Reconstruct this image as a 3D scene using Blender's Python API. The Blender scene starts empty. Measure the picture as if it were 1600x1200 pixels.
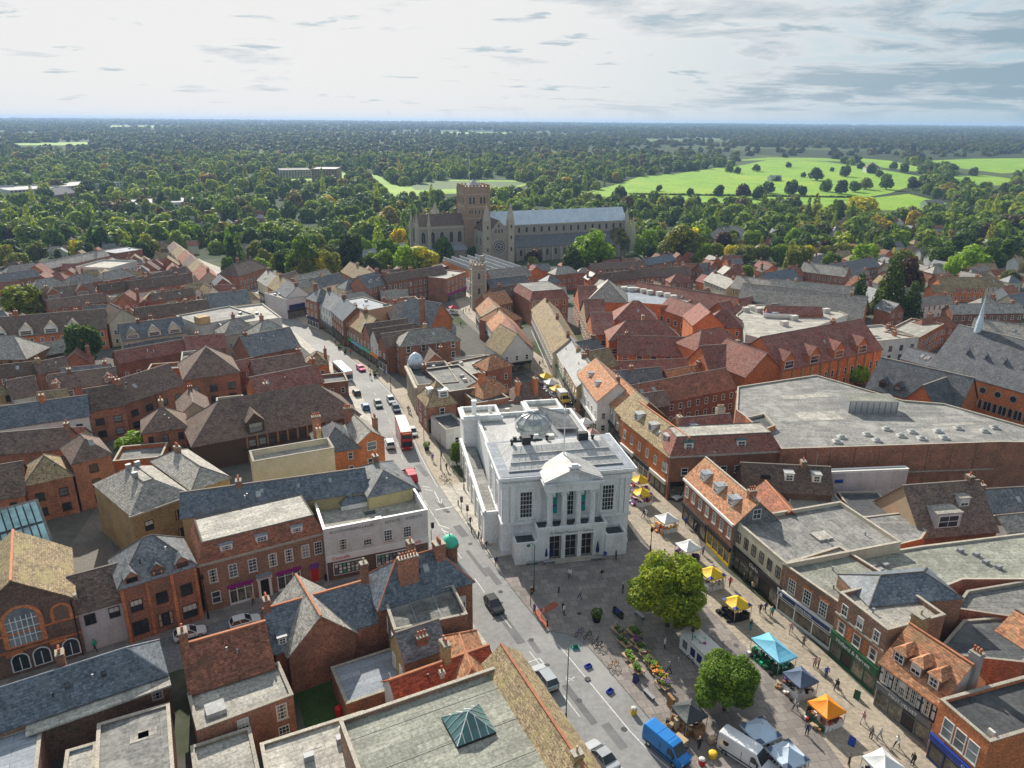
import bpy, math, random
import numpy as np
from mathutils import Vector, Matrix
R=math.radians
rng=random.Random(7)
S=bpy.context.scene
C=S.collection
# ---------------- camera ----------------
F_PX,PITCH,ROLL,CAM_H=1150.0,R(19.6),0.0081,66.0
cd=bpy.data.cameras.new('camera'); cam=bpy.data.objects.new('camera',cd); C.objects.link(cam); S.camera=cam
cd.sensor_width=36; cd.lens=36*F_PX/1600; cd.clip_start=0.5; cd.clip_end=60000
_r0=Vector((1,0,0)); _u0=Vector((0,math.sin(PITCH),math.cos(PITCH))); _f=Vector((0,math.cos(PITCH),-math.sin(PITCH)))
_c,_s=math.cos(ROLL),math.sin(ROLL)
CR=_r0*_c+_u0*_s; CU=_u0*_c-_r0*_s
_m=Matrix((( CR.x,CU.x,-_f.x,0),(CR.y,CU.y,-_f.y,0),(CR.z,CU.z,-_f.z,CAM_H),(0,0,0,1)))
cam.matrix_world=_m
# ---------------- sky and sun ----------------
SUN_EL=R(31); SUN_AZ=(-0.36,0.933)
sdir=Vector((SUN_AZ[0]*math.cos(SUN_EL),SUN_AZ[1]*math.cos(SUN_EL),math.sin(SUN_EL))).normalized()
W=bpy.data.worlds.new('World'); S.world=W; W.use_nodes=True
nt=W.node_tree; nt.nodes.clear()
def N(t,ty,**k):
    n=t.nodes.new(ty)
    for a,b in k.items():
        if a in('i',):
            for kk,vv in b.items(): n.inputs[kk].default_value=vv
        else: setattr(n,a,b)
    return n
def L(t,a,b): t.links.new(a,b)
def M2(t,op,a,b=None,clamp=False):
    n=t.nodes.new('ShaderNodeMath'); n.operation=op; n.use_clamp=clamp
    for k,v in enumerate((a,b)):
        if v is None: continue
        if isinstance(v,(int,float)): n.inputs[k].default_value=v
        else: L(t,v,n.inputs[k])
    return n.outputs[0]
def MIX(t,f,a,b,bt='MIX'):
    n=t.nodes.new('ShaderNodeMix'); n.data_type='RGBA'; n.blend_type=bt
    for k,v in ((0,f),(6,a),(7,b)):
        if isinstance(v,(int,float)): n.inputs[k].default_value=v
        elif isinstance(v,tuple): n.inputs[k].default_value=(*v[:3],1)
        else: L(t,v,n.inputs[k])
    return n.outputs[2]
def RAMP(t,f,stops,interp='LINEAR'):
    n=t.nodes.new('ShaderNodeValToRGB'); n.color_ramp.interpolation=interp
    e=n.color_ramp.elements
    while len(e)<len(stops): e.new(0.5)
    for x,(p,c) in zip(e,stops):
        x.position=p; x.color=(c,c,c,1) if isinstance(c,(int,float)) else (*c,1)
    L(t,f,n.inputs[0]); return n.outputs[0]
def NOISE(t,vec,scale,detail=3,rough=.5,dist=0):
    n=t.nodes.new('ShaderNodeTexNoise'); n.inputs['Scale'].default_value=scale; n.inputs['Detail'].default_value=detail
    n.inputs['Roughness'].default_value=rough; n.inputs['Distortion'].default_value=dist
    if vec is not None: L(t,vec,n.inputs['Vector'])
    return n.outputs['Fac']
def MAPV(t,vec,scale=(1,1,1),loc=(0,0,0)):
    n=t.nodes.new('ShaderNodeMapping'); n.inputs['Scale'].default_value=scale; n.inputs['Location'].default_value=loc
    L(t,vec,n.inputs['Vector']); return n.outputs[0]
sky=N(nt,'ShaderNodeTexSky',sky_type='NISHITA',sun_disc=False,sun_elevation=SUN_EL,sun_rotation=math.atan2(SUN_AZ[0],SUN_AZ[1]),air_density=1.0,dust_density=1.2,ozone_density=1.0,altitude=100)
tc=N(nt,'ShaderNodeTexCoord')
sx=N(nt,'ShaderNodeSeparateXYZ'); L(nt,tc.outputs['Generated'],sx.inputs[0])
zc=M2(nt,'MAXIMUM',sx.outputs[2],0.012)
zz=M2(nt,'ADD',zc,0.11)
cb=N(nt,'ShaderNodeCombineXYZ'); L(nt,M2(nt,'DIVIDE',sx.outputs[0],zz),cb.inputs[0]); L(nt,M2(nt,'DIVIDE',sx.outputs[1],zz),cb.inputs[1])
cv=cb.outputs[0]
n1=NOISE(nt,MAPV(nt,cv,(1.0,1.25,1),(2.4,7.4,0)),1.0,9,.64,.3)
n2=NOISE(nt,MAPV(nt,cv,(.22,.35,1),(7.3,3.2,0)),1.0,3,.5)
# side away from the sun carries the broken cloud, the sun side a bright thin veil
vd=N(nt,'ShaderNodeVectorMath',operation='DOT_PRODUCT'); L(nt,tc.outputs['Generated'],vd.inputs[0]); vd.inputs[1].default_value=tuple(sdir)
glow=RAMP(nt,vd.outputs['Value'],[(.50,0),(.88,1)],'EASE')
amt=M2(nt,'ADD',M2(nt,'ADD',n1,M2(nt,'MULTIPLY',M2(nt,'SUBTRACT',n2,.5),.45)),M2(nt,'ADD',M2(nt,'MULTIPLY',glow,-.10),M2(nt,'MULTIPLY',sx.outputs[0],.11)))
mask=RAMP(nt,amt,[(.415,0),(.475,1)])
dark=RAMP(nt,amt,[(.43,0),(.58,1)])
skyc=MIX(nt,.42,sky.outputs[0],(7.6,7.9,8.2))
veil=RAMP(nt,vd.outputs['Value'],[(.2,.3),(.55,.8),(.85,.97)])
veilc=MIX(nt,glow,(4.0,5.7,6.7),(8.3,8.3,8.2))
base=MIX(nt,veil,skyc,veilc)
cloudc=MIX(nt,dark,MIX(nt,glow,(6.6,7.1,7.4),(8.8,8.7,8.6)),MIX(nt,glow,(2.7,3.8,4.6),(5.0,5.7,6.2)))
hz=RAMP(nt,sx.outputs[2],[(0.0,.0),(.03,1)])
mk=M2(nt,'MULTIPLY',mask,M2(nt,'MULTIPLY',hz,.88))
full=MIX(nt,mk,base,cloudc)
n3=NOISE(nt,MAPV(nt,cv,(1.7,2.6,1),(5.1,1.3,0)),1.0,7,.6,.25)
puff=M2(nt,'MULTIPLY',RAMP(nt,M2(nt,'ADD',n3,M2(nt,'MULTIPLY',sx.outputs[0],.04)),[(.60,0),(.66,.8)]),hz)
full=MIX(nt,puff,full,MIX(nt,glow,(2.9,4.1,4.9),(4.4,5.4,6.0)))
up=RAMP(nt,sx.outputs[2],[(.16,0),(.55,1)])
full=MIX(nt,M2(nt,'MULTIPLY',up,.55),full,skyc)
bg=N(nt,'ShaderNodeBackground'); bg.inputs['Strength'].default_value=0.075
L(nt,full,bg.inputs['Color'])
wo=N(nt,'ShaderNodeOutputWorld'); L(nt,bg.outputs[0],wo.inputs[0])
sl=bpy.data.lights.new('sun','SUN'); sl.energy=5.0; sl.angle=R(0.6); sl.color=(1.0,.93,.82)
so=bpy.data.objects.new('sun',sl); C.objects.link(so); so.rotation_euler=sdir.to_track_quat('Z','Y').to_euler(); so.location=(-200,500,300)
S.view_settings.view_transform='Standard'; S.view_settings.look='None'; S.view_settings.exposure=0.46; S.view_settings.gamma=1.0
S.view_settings.use_curve_mapping=False
S.cycles.use_denoising=True; S.cycles.max_bounces=6; S.cycles.diffuse_bounces=3; S.cycles.glossy_bounces=2; S.cycles.transmission_bounces=3; S.cycles.transparent_max_bounces=4
S.cycles.volume_bounces=0; S.cycles.caustics_reflective=False; S.cycles.caustics_refractive=False
# ---------------- survey: picture point -> place ----------------
TY=[-60,0,130,300,380,460,560,700,1000,1600,2500,4500,8000,12000,20000]
TZ=[0,0,0,-4,-11,-18,-23,-25,-21,-12,0,14,34,52,30]
def T(y): return float(np.interp(y,TY,TZ))
def ray(px,py):
    d=_f+CR*((px-800)/F_PX)+CU*((600-py)/F_PX); return d
def P(px,py,h=0.0):
    """plan position of the point seen at px,py that stands h above the ground"""
    d=ray(px,py); z=0.0
    for _ in range(12):
        t=(z+h-CAM_H)/d.z if d.z<-1e-4 else 20000
        t=min(max(t,1),20000)
        z=T(d.y*t)
    return Vector((d.x*t,d.y*t))
def PX(x,y,z):
    v=Vector((x,y,z-CAM_H)); dz=v.dot(_f); return (800+F_PX*v.dot(CR)/dz,600-F_PX*v.dot(CU)/dz)
# ---------------- materials ----------------
MT={}
def mat(name,c1,c2=None,scale=1.2,rough=.85,bump=0.0,fine=.25,course=0,stain=None,metal=0.0,spec=.3,objrand=.18,streak=0,brick=False,objcol=False,transl=0.0,seams=False):
    m=bpy.data.materials.new(name); m.use_nodes=True; t=m.node_tree; t.nodes.clear()
    c2=c2 or tuple(v*.7 for v in c1)
    tcn=N(t,'ShaderNodeTexCoord'); oi=N(t,'ShaderNodeObjectInfo')
    vec=N(t,'ShaderNodeVectorMath',operation='ADD'); L(t,tcn.outputs['Object'],vec.inputs[0])
    cmb=N(t,'ShaderNodeCombineXYZ')
    for k in range(3): L(t,M2(t,'MULTIPLY',oi.outputs['Random'],37.0+11*k),cmb.inputs[k])
    L(t,cmb.outputs[0],vec.inputs[1]); v=vec.outputs[0]
    f=RAMP(t,NOISE(t,v,scale,5,.62),[(.33,0),(.67,1)])
    col=MIX(t,f,c1,c2)
    if objcol: col=MIX(t,1.0,col,oi.outputs['Color'],'MULTIPLY')
    if fine:
        fine=min(.95,fine*1.9)
        g=NOISE(t,v,scale*9,2,.7)
        col=MIX(t,fine,col,MIX(t,1.0,col,RAMP(t,g,[(.3,.35),(.7,1.7)]),'MULTIPLY'))
    sx=None
    hgt=None
    if course or brick:
        sx=N(t,'ShaderNodeSeparateXYZ'); L(t,tcn.outputs['Object'],sx.inputs[0])
    if course:
        w=M2(t,'FRACT',M2(t,'MULTIPLY',sx.outputs[2],1.0/course))
        ln=RAMP(t,w,[(0,.55),(.22,1)])
        row=M2(t,'FLOOR',M2(t,'MULTIPLY',sx.outputs[2],1.0/course))
        wn=N(t,'ShaderNodeTexWhiteNoise',noise_dimensions='3D')
        cc=N(t,'ShaderNodeCombineXYZ'); L(t,row,cc.inputs[2]); L(t,M2(t,'FLOOR',M2(t,'MULTIPLY',sx.outputs[0],2.6)),cc.inputs[0]); L(t,M2(t,'FLOOR',M2(t,'MULTIPLY',sx.outputs[1],2.6)),cc.inputs[1])
        L(t,cc.outputs[0],wn.inputs['Vector'])
        tl=RAMP(t,wn.outputs['Value'],[(0,.66),(1,1.34)])
        col=MIX(t,1.0,col,MIX(t,1.0,ln,tl,'MULTIPLY'),'MULTIPLY'); hgt=ln
    if brick:
        bv=N(t,'ShaderNodeCombineXYZ'); L(t,M2(t,'ADD',sx.outputs[0],sx.outputs[1]),bv.inputs[0]); L(t,sx.outputs[2],bv.inputs[1])
        bt=N(t,'ShaderNodeTexBrick'); bt.inputs['Scale'].default_value=1.0; bt.inputs['Brick Width'].default_value=.34; bt.inputs['Row Height'].default_value=.11
        bt.inputs['Mortar Size'].default_value=.012; bt.inputs['Color1'].default_value=(.75,.75,.75,1); bt.inputs['Color2'].default_value=(1.25,1.2,1.1,1); bt.inputs['Mortar'].default_value=(1.15,1.2,1.2,1)
        L(t,bv.outputs[0],bt.inputs['Vector'])
        col=MIX(t,.8,col,MIX(t,1.0,col,bt.outputs['Color'],'MULTIPLY'))
    if seams:
        bt=N(t,'ShaderNodeTexBrick'); bt.inputs['Scale'].default_value=1.0; bt.inputs['Brick Width'].default_value=6.0; bt.inputs['Row Height'].default_value=1.0; bt.inputs['Mortar Size'].default_value=.035; bt.inputs['Mortar Smooth'].default_value=.4
        bt.inputs['Color1'].default_value=(.84,.84,.84,1); bt.inputs['Color2'].default_value=(1.16,1.15,1.13,1); bt.inputs['Mortar'].default_value=(.55,.55,.55,1); L(t,tcn.outputs['Object'],bt.inputs['Vector'])
        col=MIX(t,1.0,col,bt.outputs['Color'],'MULTIPLY')
    if stain:
        sc,amt_=stain[1],stain[2]
        vv=MAPV(t,v,(1,1,stain[3] if len(stain)>3 else 1))
        s=RAMP(t,NOISE(t,vv,sc,6,.7,.4),[(.50,0),(.66,amt_)])
        col=MIX(t,s,col,stain[0])
    if objrand:
        col=MIX(t,1.0,col,RAMP(t,oi.outputs['Random'],[(0,1-objrand),(1,1+objrand)]),'MULTIPLY')
    b=N(t,'ShaderNodeBsdfPrincipled'); L(t,col,b.inputs['Base Color']); b.inputs['Roughness'].default_value=rough
    b.inputs['Metallic'].default_value=metal; b.inputs['Specular IOR Level'].default_value=spec
    if bump:
        bn=N(t,'ShaderNodeBump'); bn.inputs['Strength'].default_value=bump; bn.inputs['Distance'].default_value=.05
        h=hgt if hgt is not None else NOISE(t,v,scale*8,3)
        L(t,h,bn.inputs['Height']); L(t,bn.outputs[0],b.inputs['Normal'])
    o=N(t,'ShaderNodeOutputMaterial'); sh=b.outputs[0]
    if transl:
        tr=N(t,'ShaderNodeBsdfTranslucent'); L(t,MIX(t,1.0,col,(1.5,1.6,.6),'MULTIPLY'),tr.inputs['Color'])
        ms=N(t,'ShaderNodeMixShader'); ms.inputs[0].default_value=transl; L(t,sh,ms.inputs[1]); L(t,tr.outputs[0],ms.inputs[2]); sh=ms.outputs[0]
    L(t,sh,o.inputs[0]); MT[name]=m; return m
def plain(name,c,rough=.6,metal=0,spec=.4,var=.06,em=None):
    return mat(name,c,tuple(v*.9 for v in c),scale=.8,rough=rough,metal=metal,spec=spec,fine=0,objrand=var)
LIME=(.36,.33,.24); MOSS=(.13,.15,.03)
# walls
mat('brick',(.36,.165,.105),(.24,.11,.075),.5,fine=.35,brick=True,stain=((.16,.11,.08),.25,.5))
mat('brick_orange',(.58,.20,.08),(.42,.15,.065),.4,fine=.3,brick=True,stain=((.25,.12,.07),.2,.4))
mat('brick_brown',(.33,.19,.13),(.22,.13,.09),.5,fine=.35,brick=True,stain=((.1,.085,.07),.25,.5))
mat('brick_dark',(.20,.125,.095),(.13,.085,.068),.5,fine=.35,brick=True)
mat('brick_yellow',(.42,.31,.16),(.33,.23,.12),.5,fine=.3,brick=True,stain=((.2,.16,.1),.25,.5))
mat('white_wall',(.74,.74,.71),(.62,.62,.60),.5,fine=.1,stain=((.4,.39,.36),.35,.55,.35))
mat('cream_wall',(.62,.56,.44),(.52,.47,.36),.5,fine=.1,stain=((.36,.32,.25),.35,.5,.35))
mat('yellow_wall',(.50,.42,.22),(.42,.35,.18),.5,fine=.1,stain=((.25,.21,.13),.35,.5,.35))
mat('grey_wall',(.42,.43,.43),(.34,.35,.35),.5,fine=.1,stain=((.25,.25,.25),.35,.5,.35))
mat('blue_wall',(.22,.42,.55),(.18,.36,.48),.5,fine=.1)
mat('pale_wall',(.60,.57,.58),(.52,.49,.50),.5,fine=.1,stain=((.36,.34,.32),.3,.5,.4))
mat('town_stone',(.80,.81,.80),(.70,.72,.72),.35,fine=.1,stain=((.38,.37,.34),.3,.6,.3),objrand=.02)
mat('flint',(.42,.37,.30),(.28,.255,.215),1.3,fine=.5,stain=((.42,.37,.29),.12,.6),objrand=.05)
mat('ashlar',(.52,.47,.38),(.41,.37,.30),.6,fine=.3,objrand=.06)
mat('tower_brick',(.44,.29,.185),(.32,.22,.15),.5,fine=.4,stain=((.34,.29,.21),.2,.6),objrand=.0)
# roofs
mat('tile_brown',(.205,.142,.112),(.135,.097,.08),.6,bump=.5,fine=.35,course=.17,stain=((.2,.155,.1),.35,.5),objrand=.25)
mat('tile_red',(.36,.145,.085),(.22,.095,.062),.7,bump=.5,fine=.4,course=.17,stain=((.16,.10,.06),.4,.6),objrand=.2)
mat('tile_bright',(.40,.09,.045),(.30,.07,.04),.9,bump=.5,fine=.4,course=.16,objrand=.08)
mat('tile_plum',(.30,.125,.092),(.205,.09,.072),.5,bump=.5,fine=.3,course=.17,stain=((.27,.19,.15),.3,.5),objrand=.15)
mat('tile_orange',(.56,.27,.14),(.30,.14,.08),1.6,bump=.6,fine=.6,course=.2,stain=((.30,.24,.13),.6,.6),objrand=.12)
mat('tile_moss',(.34,.255,.15),(.22,.165,.10),.7,bump=.5,fine=.5,course=.17,stain=((.36,.31,.13),.4,.75),objrand=.15)
mat('slate',(.185,.192,.20),(.125,.132,.14),.5,rough=.55,bump=.4,fine=.3,course=.2,stain=((.22,.225,.22),.35,.5),objrand=.2)
mat('slate_blue',(.145,.172,.20),(.10,.122,.145),.5,rough=.5,bump=.4,fine=.35,course=.22,stain=((.19,.21,.22),.4,.5,.3),objrand=.1)
mat('slate_pale',(.36,.335,.295),(.25,.235,.21),.6,rough=.7,bump=.4,fine=.35,course=.2,stain=((.34,.31,.24),.4,.5),objrand=.18)
mat('slate_dark',(.115,.12,.13),(.075,.08,.088),.5,rough=.6,bump=.4,fine=.3,course=.2,stain=((.19,.19,.185),.35,.5),objrand=.1)
mat('felt',(.215,.212,.20),(.15,.15,.145),.25,fine=.3,stain=((.33,.32,.29),.22,.75),objrand=.22,seams=True)
mat('felt_dark',(.085,.09,.095),(.06,.065,.07),.3,fine=.25,stain=((.17,.17,.165),.2,.6),objrand=.15,seams=True)
mat('felt_green',(.29,.295,.25),(.215,.22,.185),.3,fine=.3,stain=((.15,.155,.13),.28,.8,.2),objrand=.1,seams=True)
mat('felt_pale',(.44,.42,.37),(.33,.315,.28),.3,fine=.3,stain=((.20,.19,.165),.35,.75),objrand=.12,seams=True)
mat('lead',(.33,.36,.40),(.26,.29,.33),.3,rough=.75,spec=.15,fine=.15,stain=((.24,.26,.29),.3,.4,.2),objrand=.05,seams=True)
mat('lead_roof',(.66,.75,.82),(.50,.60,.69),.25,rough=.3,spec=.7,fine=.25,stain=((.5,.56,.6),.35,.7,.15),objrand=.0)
mat('lead_pale',(.44,.44,.43),(.36,.36,.355),.3,rough=.75,spec=.15,fine=.15,stain=((.28,.28,.27),.35,.6),objrand=.05)
mat('stone_cap',(.42,.38,.31),(.32,.29,.24),.8,fine=.3)
mat('ridge_red',(.50,.21,.11),(.38,.16,.09),1,fine=.3)
mat('ridge_grey',(.20,.175,.15),(.15,.13,.115),1,fine=.3)
mat('pot',(.50,.17,.08),(.38,.12,.06),1,fine=.3)
mat('pot_buff',(.50,.42,.28),(.4,.33,.22),1,fine=.3)
mat('moss',(.10,.17,.03),(.16,.19,.04),1.5,fine=.6)
plain('white',(.78,.78,.76),.5); plain('offwhite',(.62,.60,.55),.6); plain('dark',(.025,.025,.028),.5); plain('darkbrown',(.06,.035,.025),.6)
plain('black',(.012,.012,.013),.4); plain('grey',(.30,.31,.32),.5); plain('midgrey',(.16,.165,.17),.5); plain('metal',(.55,.57,.59),.35,.8); plain('steel_dark',(.10,.11,.115),.4,.5)
plain('red',(.55,.02,.02),.4); plain('blue',(.02,.06,.35),.4); plain('navy',(.015,.03,.12),.4); plain('skyblue',(.16,.5,.68),.6); plain('green',(.015,.09,.04),.4)
plain('brightgreen',(.02,.45,.22),.35); plain('copper',(.06,.55,.36),.5); plain('yellow',(.80,.52,.02),.6); plain('orange',(.85,.27,.01),.6); plain('magenta',(.3,.02,.22),.5)
plain('pink',(.55,.3,.3),.6); plain('purple',(.18,.06,.3),.6); plain('teal',(.03,.35,.33),.5); plain('wood',(.30,.16,.07),.7); plain('wood_pale',(.45,.32,.18),.7); plain('skin',(.55,.33,.24),.6)
plain('tan',(.46,.34,.22),.7)
def glassm(name,c,rough=.08,var=.5):
    m=mat(name,c,tuple(v*.45 for v in c),scale=.5,rough=rough,fine=0,objrand=var,spec=.6); return m
glassm('glass',(.05,.06,.07)); glassm('glass_pale',(.22,.25,.27)); glassm('glass_green',(.10,.24,.23),.12,.1); mat('glass_shop',(.16,.15,.12),(.02,.024,.026),1.3,rough=.12,fine=.5,objrand=.4,spec=.6,stain=((.30,.24,.14),1.1,.7,.4)); glassm('glass_roof',(.46,.50,.48),.3,.1); glassm('glass_blue',(.22,.40,.45),.2,.1)
# ---------------- mesh helpers ----------------
class MB:
    def __init__(s): s.v=[]; s.f=[]; s.m=[]; s.mats=[]
    def mi(s,m):
        if m not in s.mats: s.mats.append(m)
        return s.mats.index(m)
    def face(s,pts,m):
        n=len(s.v); s.v+= [tuple(p) for p in pts]; s.f.append(tuple(range(n,n+len(pts)))); s.m.append(s.mi(m)); return s
    def box(s,x0,y0,z0,x1,y1,z1,m,top=None,nobot=False):
        if x0>x1:x0,x1=x1,x0
        if y0>y1:y0,y1=y1,y0
        if z0>z1:z0,z1=z1,z0
        a=[(x0,y0,z0),(x1,y0,z0),(x1,y1,z0),(x0,y1,z0),(x0,y0,z1),(x1,y0,z1),(x1,y1,z1),(x0,y1,z1)]
        n=len(s.v); s.v+=a; k=s.mi(m); kt=s.mi(top) if top else k
        fs=[((0,1,5,4),k),((1,2,6,5),k),((2,3,7,6),k),((3,0,4,7),k),((4,5,6,7),kt)]
        if not nobot: fs.append(((3,2,1,0),k))
        for q,mm in fs: s.f.append(tuple(n+i for i in q)); s.m.append(mm)
        return s
    def slab(s,pts,th,m):
        """sloped slab: top polygon pts (ccw from above), thickness th down"""
        b=[(p[0],p[1],p[2]-th) for p in pts]; n=len(pts)
        s.face(pts,m); s.face(list(reversed(b)),m)
        for i in range(n):
            j=(i+1)%n; s.face([b[i],b[j],pts[j],pts[i]],m)
        return s
    def prism(s,poly,z0,z1,m,top=None,bot=True):
        n=len(poly)
        s.face([(p[0],p[1],z1) for p in poly],top or m)
        if bot: s.face([(p[0],p[1],z0) for p in reversed(poly)],m)
        for i in range(n):
            a,b=poly[i],poly[(i+1)%n]; s.face([(a[0],a[1],z0),(b[0],b[1],z0),(b[0],b[1],z1),(a[0],a[1],z1)],m)
        return s
    def lathe(s,cx,cy,prof,m,seg=10,cap=True,ph=0,arc=1.0):
        rings=[]
        for r,z in prof:
            n=len(s.v); s.v+=[(cx+r*math.cos(2*math.pi*(i+ph)/seg),cy+r*math.sin(2*math.pi*(i+ph)/seg),z) for i in range(seg)]; rings.append(n)
        k=s.mi(m)
        for a,b in zip(rings,rings[1:]):
            for i in range(seg):
                j=(i+1)%seg; s.f.append((a+i,a+j,b+j,b+i)); s.m.append(k)
        if cap: 
            s.f.append(tuple(rings[-1]+i for i in range(seg))); s.m.append(k)
            s.f.append(tuple(rings[0]+i for i in reversed(range(seg)))); s.m.append(k)
        return s
    def tube(s,pts,r,m,seg=6):
        pts=[Vector(p) for p in pts]
        rings=[]
        for i,p in enumerate(pts):
            d=(pts[min(i+1,len(pts)-1)]-pts[max(i-1,0)]).normalized()
            a=d.orthogonal().normalized() if abs(d.z)>.99 else d.cross(Vector((0,0,1))).normalized(); b=d.cross(a).normalized()
            rr=r[i] if isinstance(r,(list,tuple)) else r
            n=len(s.v); s.v+=[tuple(p+a*rr*math.cos(2*math.pi*k/seg)+b*rr*math.sin(2*math.pi*k/seg)) for k in range(seg)]; rings.append(n)
        kk=s.mi(m)
        for a,b in zip(rings,rings[1:]):
            for i in range(seg):
                j=(i+1)%seg; s.f.append((a+i,b+i,b+j,a+j)); s.m.append(kk)
        s.f.append(tuple(rings[0]+i for i in range(seg))); s.m.append(kk); s.f.append(tuple(rings[-1]+i for i in reversed(range(seg)))); s.m.append(kk)
        return s
    def mesh(s,name,smooth=False):
        me=bpy.data.meshes.new(name); me.from_pydata(s.v,[],s.f)
        for m in s.mats: me.materials.append(MT[m])
        me.polygons.foreach_set('material_index',s.m)
        if smooth: me.polygons.foreach_set('use_smooth',[True]*len(s.f))
        me.update(); return me
    def build(s,name,parent=None,smooth=False,loc=None,rz=0):
        return ob(name,s.mesh(name,smooth),parent,loc,rz)
def ob(name,me,parent=None,loc=None,rz=0):
    o=bpy.data.objects.new(name,me); C.objects.link(o)
    if parent: o.parent=parent
    if loc is not None: o.location=loc
    if rz: o.rotation_euler=(0,0,rz)
    return o
def tag(o,label,cat,group=None,kind=None):
    if label: o['label']=label
    if cat: o['category']=cat
    if group: o['group']=group
    if kind: o['kind']=kind
    return o
def empty(name,loc,rz=0):
    o=bpy.data.objects.new(name,None); C.objects.link(o); o.location=loc; o.rotation_euler=(0,0,rz); o.empty_display_size=.2
    return o
def copy_tree(o,parent=None):
    c=o.copy(); C.objects.link(c); c.parent=parent
    for ch in o.children: copy_tree(ch,c)
    return c
CACHE={}
def cached(key,fn):
    if key not in CACHE: CACHE[key]=fn()
    return CACHE[key]
# ---------------- building kit ----------------
WST={'sash':('white',3,4,'glass',True),'sash2':('white',2,2,'glass',True),'plain':('white',1,2,'glass',True),'dark':('darkbrown',2,1,'glass',False),'darkw':('darkbrown',3,2,'glass',False),
 'blind':('white',2,4,'glass_pale',True),'far':('white',1,1,'glass',False),'fard':('darkbrown',1,1,'glass',False),'grey':('grey',2,1,'glass',False),'leaded':('offwhite',3,3,'glass',True),'black':('black',2,2,'glass_pale',False)}
def frame_mesh(w,h,st):
    fm,nx,ny,gl,_=WST[st]; m=MB(); f=.09; y0,y1=-.08,.03
    m.box(-w/2,y0,0,-w/2+f,y1,h,fm); m.box(w/2-f,y0,0,w/2,y1,h,fm); m.box(-w/2+f,y0,0,w/2-f,y1,f,fm); m.box(-w/2+f,y0,h-f,w/2-f,y1,h,fm)
    for i in range(1,nx):
        x=-w/2+w*i/nx; m.box(x-.025,y0+.02,f,x+.025,-.02,h-f,fm)
    for j in range(1,ny):
        z=h*j/ny; b=.045 if j*2==ny else .025; m.box(-w/2+f,y0+.015,z-b,w/2-f,-.022,z+b,fm)
    return m.mesh('window')
def pane_mesh(w,h,st,v=0):
    """glass; v 1: blind drawn half down, 2: curtains at the sides"""
    g=WST[st][3]; x,z0,z1=w/2-.08,.08,h-.08; m=MB().face([(-x,-.035,z0),(x,-.035,z0),(x,-.035,z1),(-x,-.035,z1)],g)
    if v==1: zb=z0+(z1-z0)*.55; m.face([(-x,-.038,zb),(x,-.038,zb),(x,-.038,z1),(-x,-.038,z1)],'offwhite' if g!='dark' else g)
    if v==2:
        for sg in (-1,1): f=[(sg*x*.62,-.038,z0),(sg*x,-.038,z0),(sg*x,-.038,z1),(sg*x*.62,-.038,z1)]; m.face(f if sg>0 else f[::-1],'tan' if g!='dark' else g)
    return m.mesh('pane')
def far_mesh(w,h,st,v=0):
    fm,nx,ny,gl,_=WST[st]; m=MB(); f=.11
    if v and gl=='glass': gl='glass_pale'
    m.box(-w/2-.08,-.14,-.1,w/2+.08,.02,-.002,'stone_cap' if fm=='white' else fm)
    m.box(-w/2,-.08,0,-w/2+f,.03,h,fm); m.box(w/2-f,-.08,0,w/2,.03,h,fm); m.box(-w/2+f,-.08,0,w/2-f,.03,f,fm); m.box(-w/2+f,-.08,h-f,w/2-f,.03,h,fm)
    m.box(-w/2+f,-.075,h/2-.04,w/2-f,.03,h/2+.04,fm)
    m.face([(-w/2+f,-.04,f),(w/2-f,-.04,f),(w/2-f,-.04,h-f),(-w/2+f,-.04,h-f)],gl)
    return m.mesh('window')
def window(parent,loc,rz,w,h,st='sash',near=True,sill=None):
    w=round(w*10)/10; h=round(h*10)/10
    if not near:
        v=rng.choice((0,0,0,1)); return ob('window',cached(('far',w,h,st,v),lambda:far_mesh(w,h,st,v)),parent,loc,rz)
    o=ob('window',cached(('fr',w,h,st),lambda:frame_mesh(w,h,st)),parent,loc,rz)
    v=rng.choice((0,0,0,1,2,2)); ob('pane',cached(('pn',w,h,st,v),lambda:pane_mesh(w,h,st,v)),o)
    if WST[st][4] if sill is None else sill:
        ob('sill',cached(('sl',w),lambda:MB().box(-w/2-.1,-.16,-.12,w/2+.1,.02,-.003,'stone_cap').mesh('sill')),o)
    return o
def text_obj(parent,txt,loc,rot,size,matn,align='CENTER',ext=.015,sx=1.0):
    cu=bpy.data.curves.new('lettering','FONT'); cu.body=txt; cu.size=size; cu.align_x=align; cu.align_y='CENTER'; cu.extrude=ext; cu.resolution_u=2
    cu.materials.append(MT[matn]); o=ob('lettering',cu,parent,loc); o.rotation_euler=rot; o.scale.x=sx; return o
class Bd: pass
FOOT=[]; REG=[]
def line_frame(A,B):
    u=(B-A); w=u.length; u=u/w; back=Vector((-u.y,u.x)); return u,back,w
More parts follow.
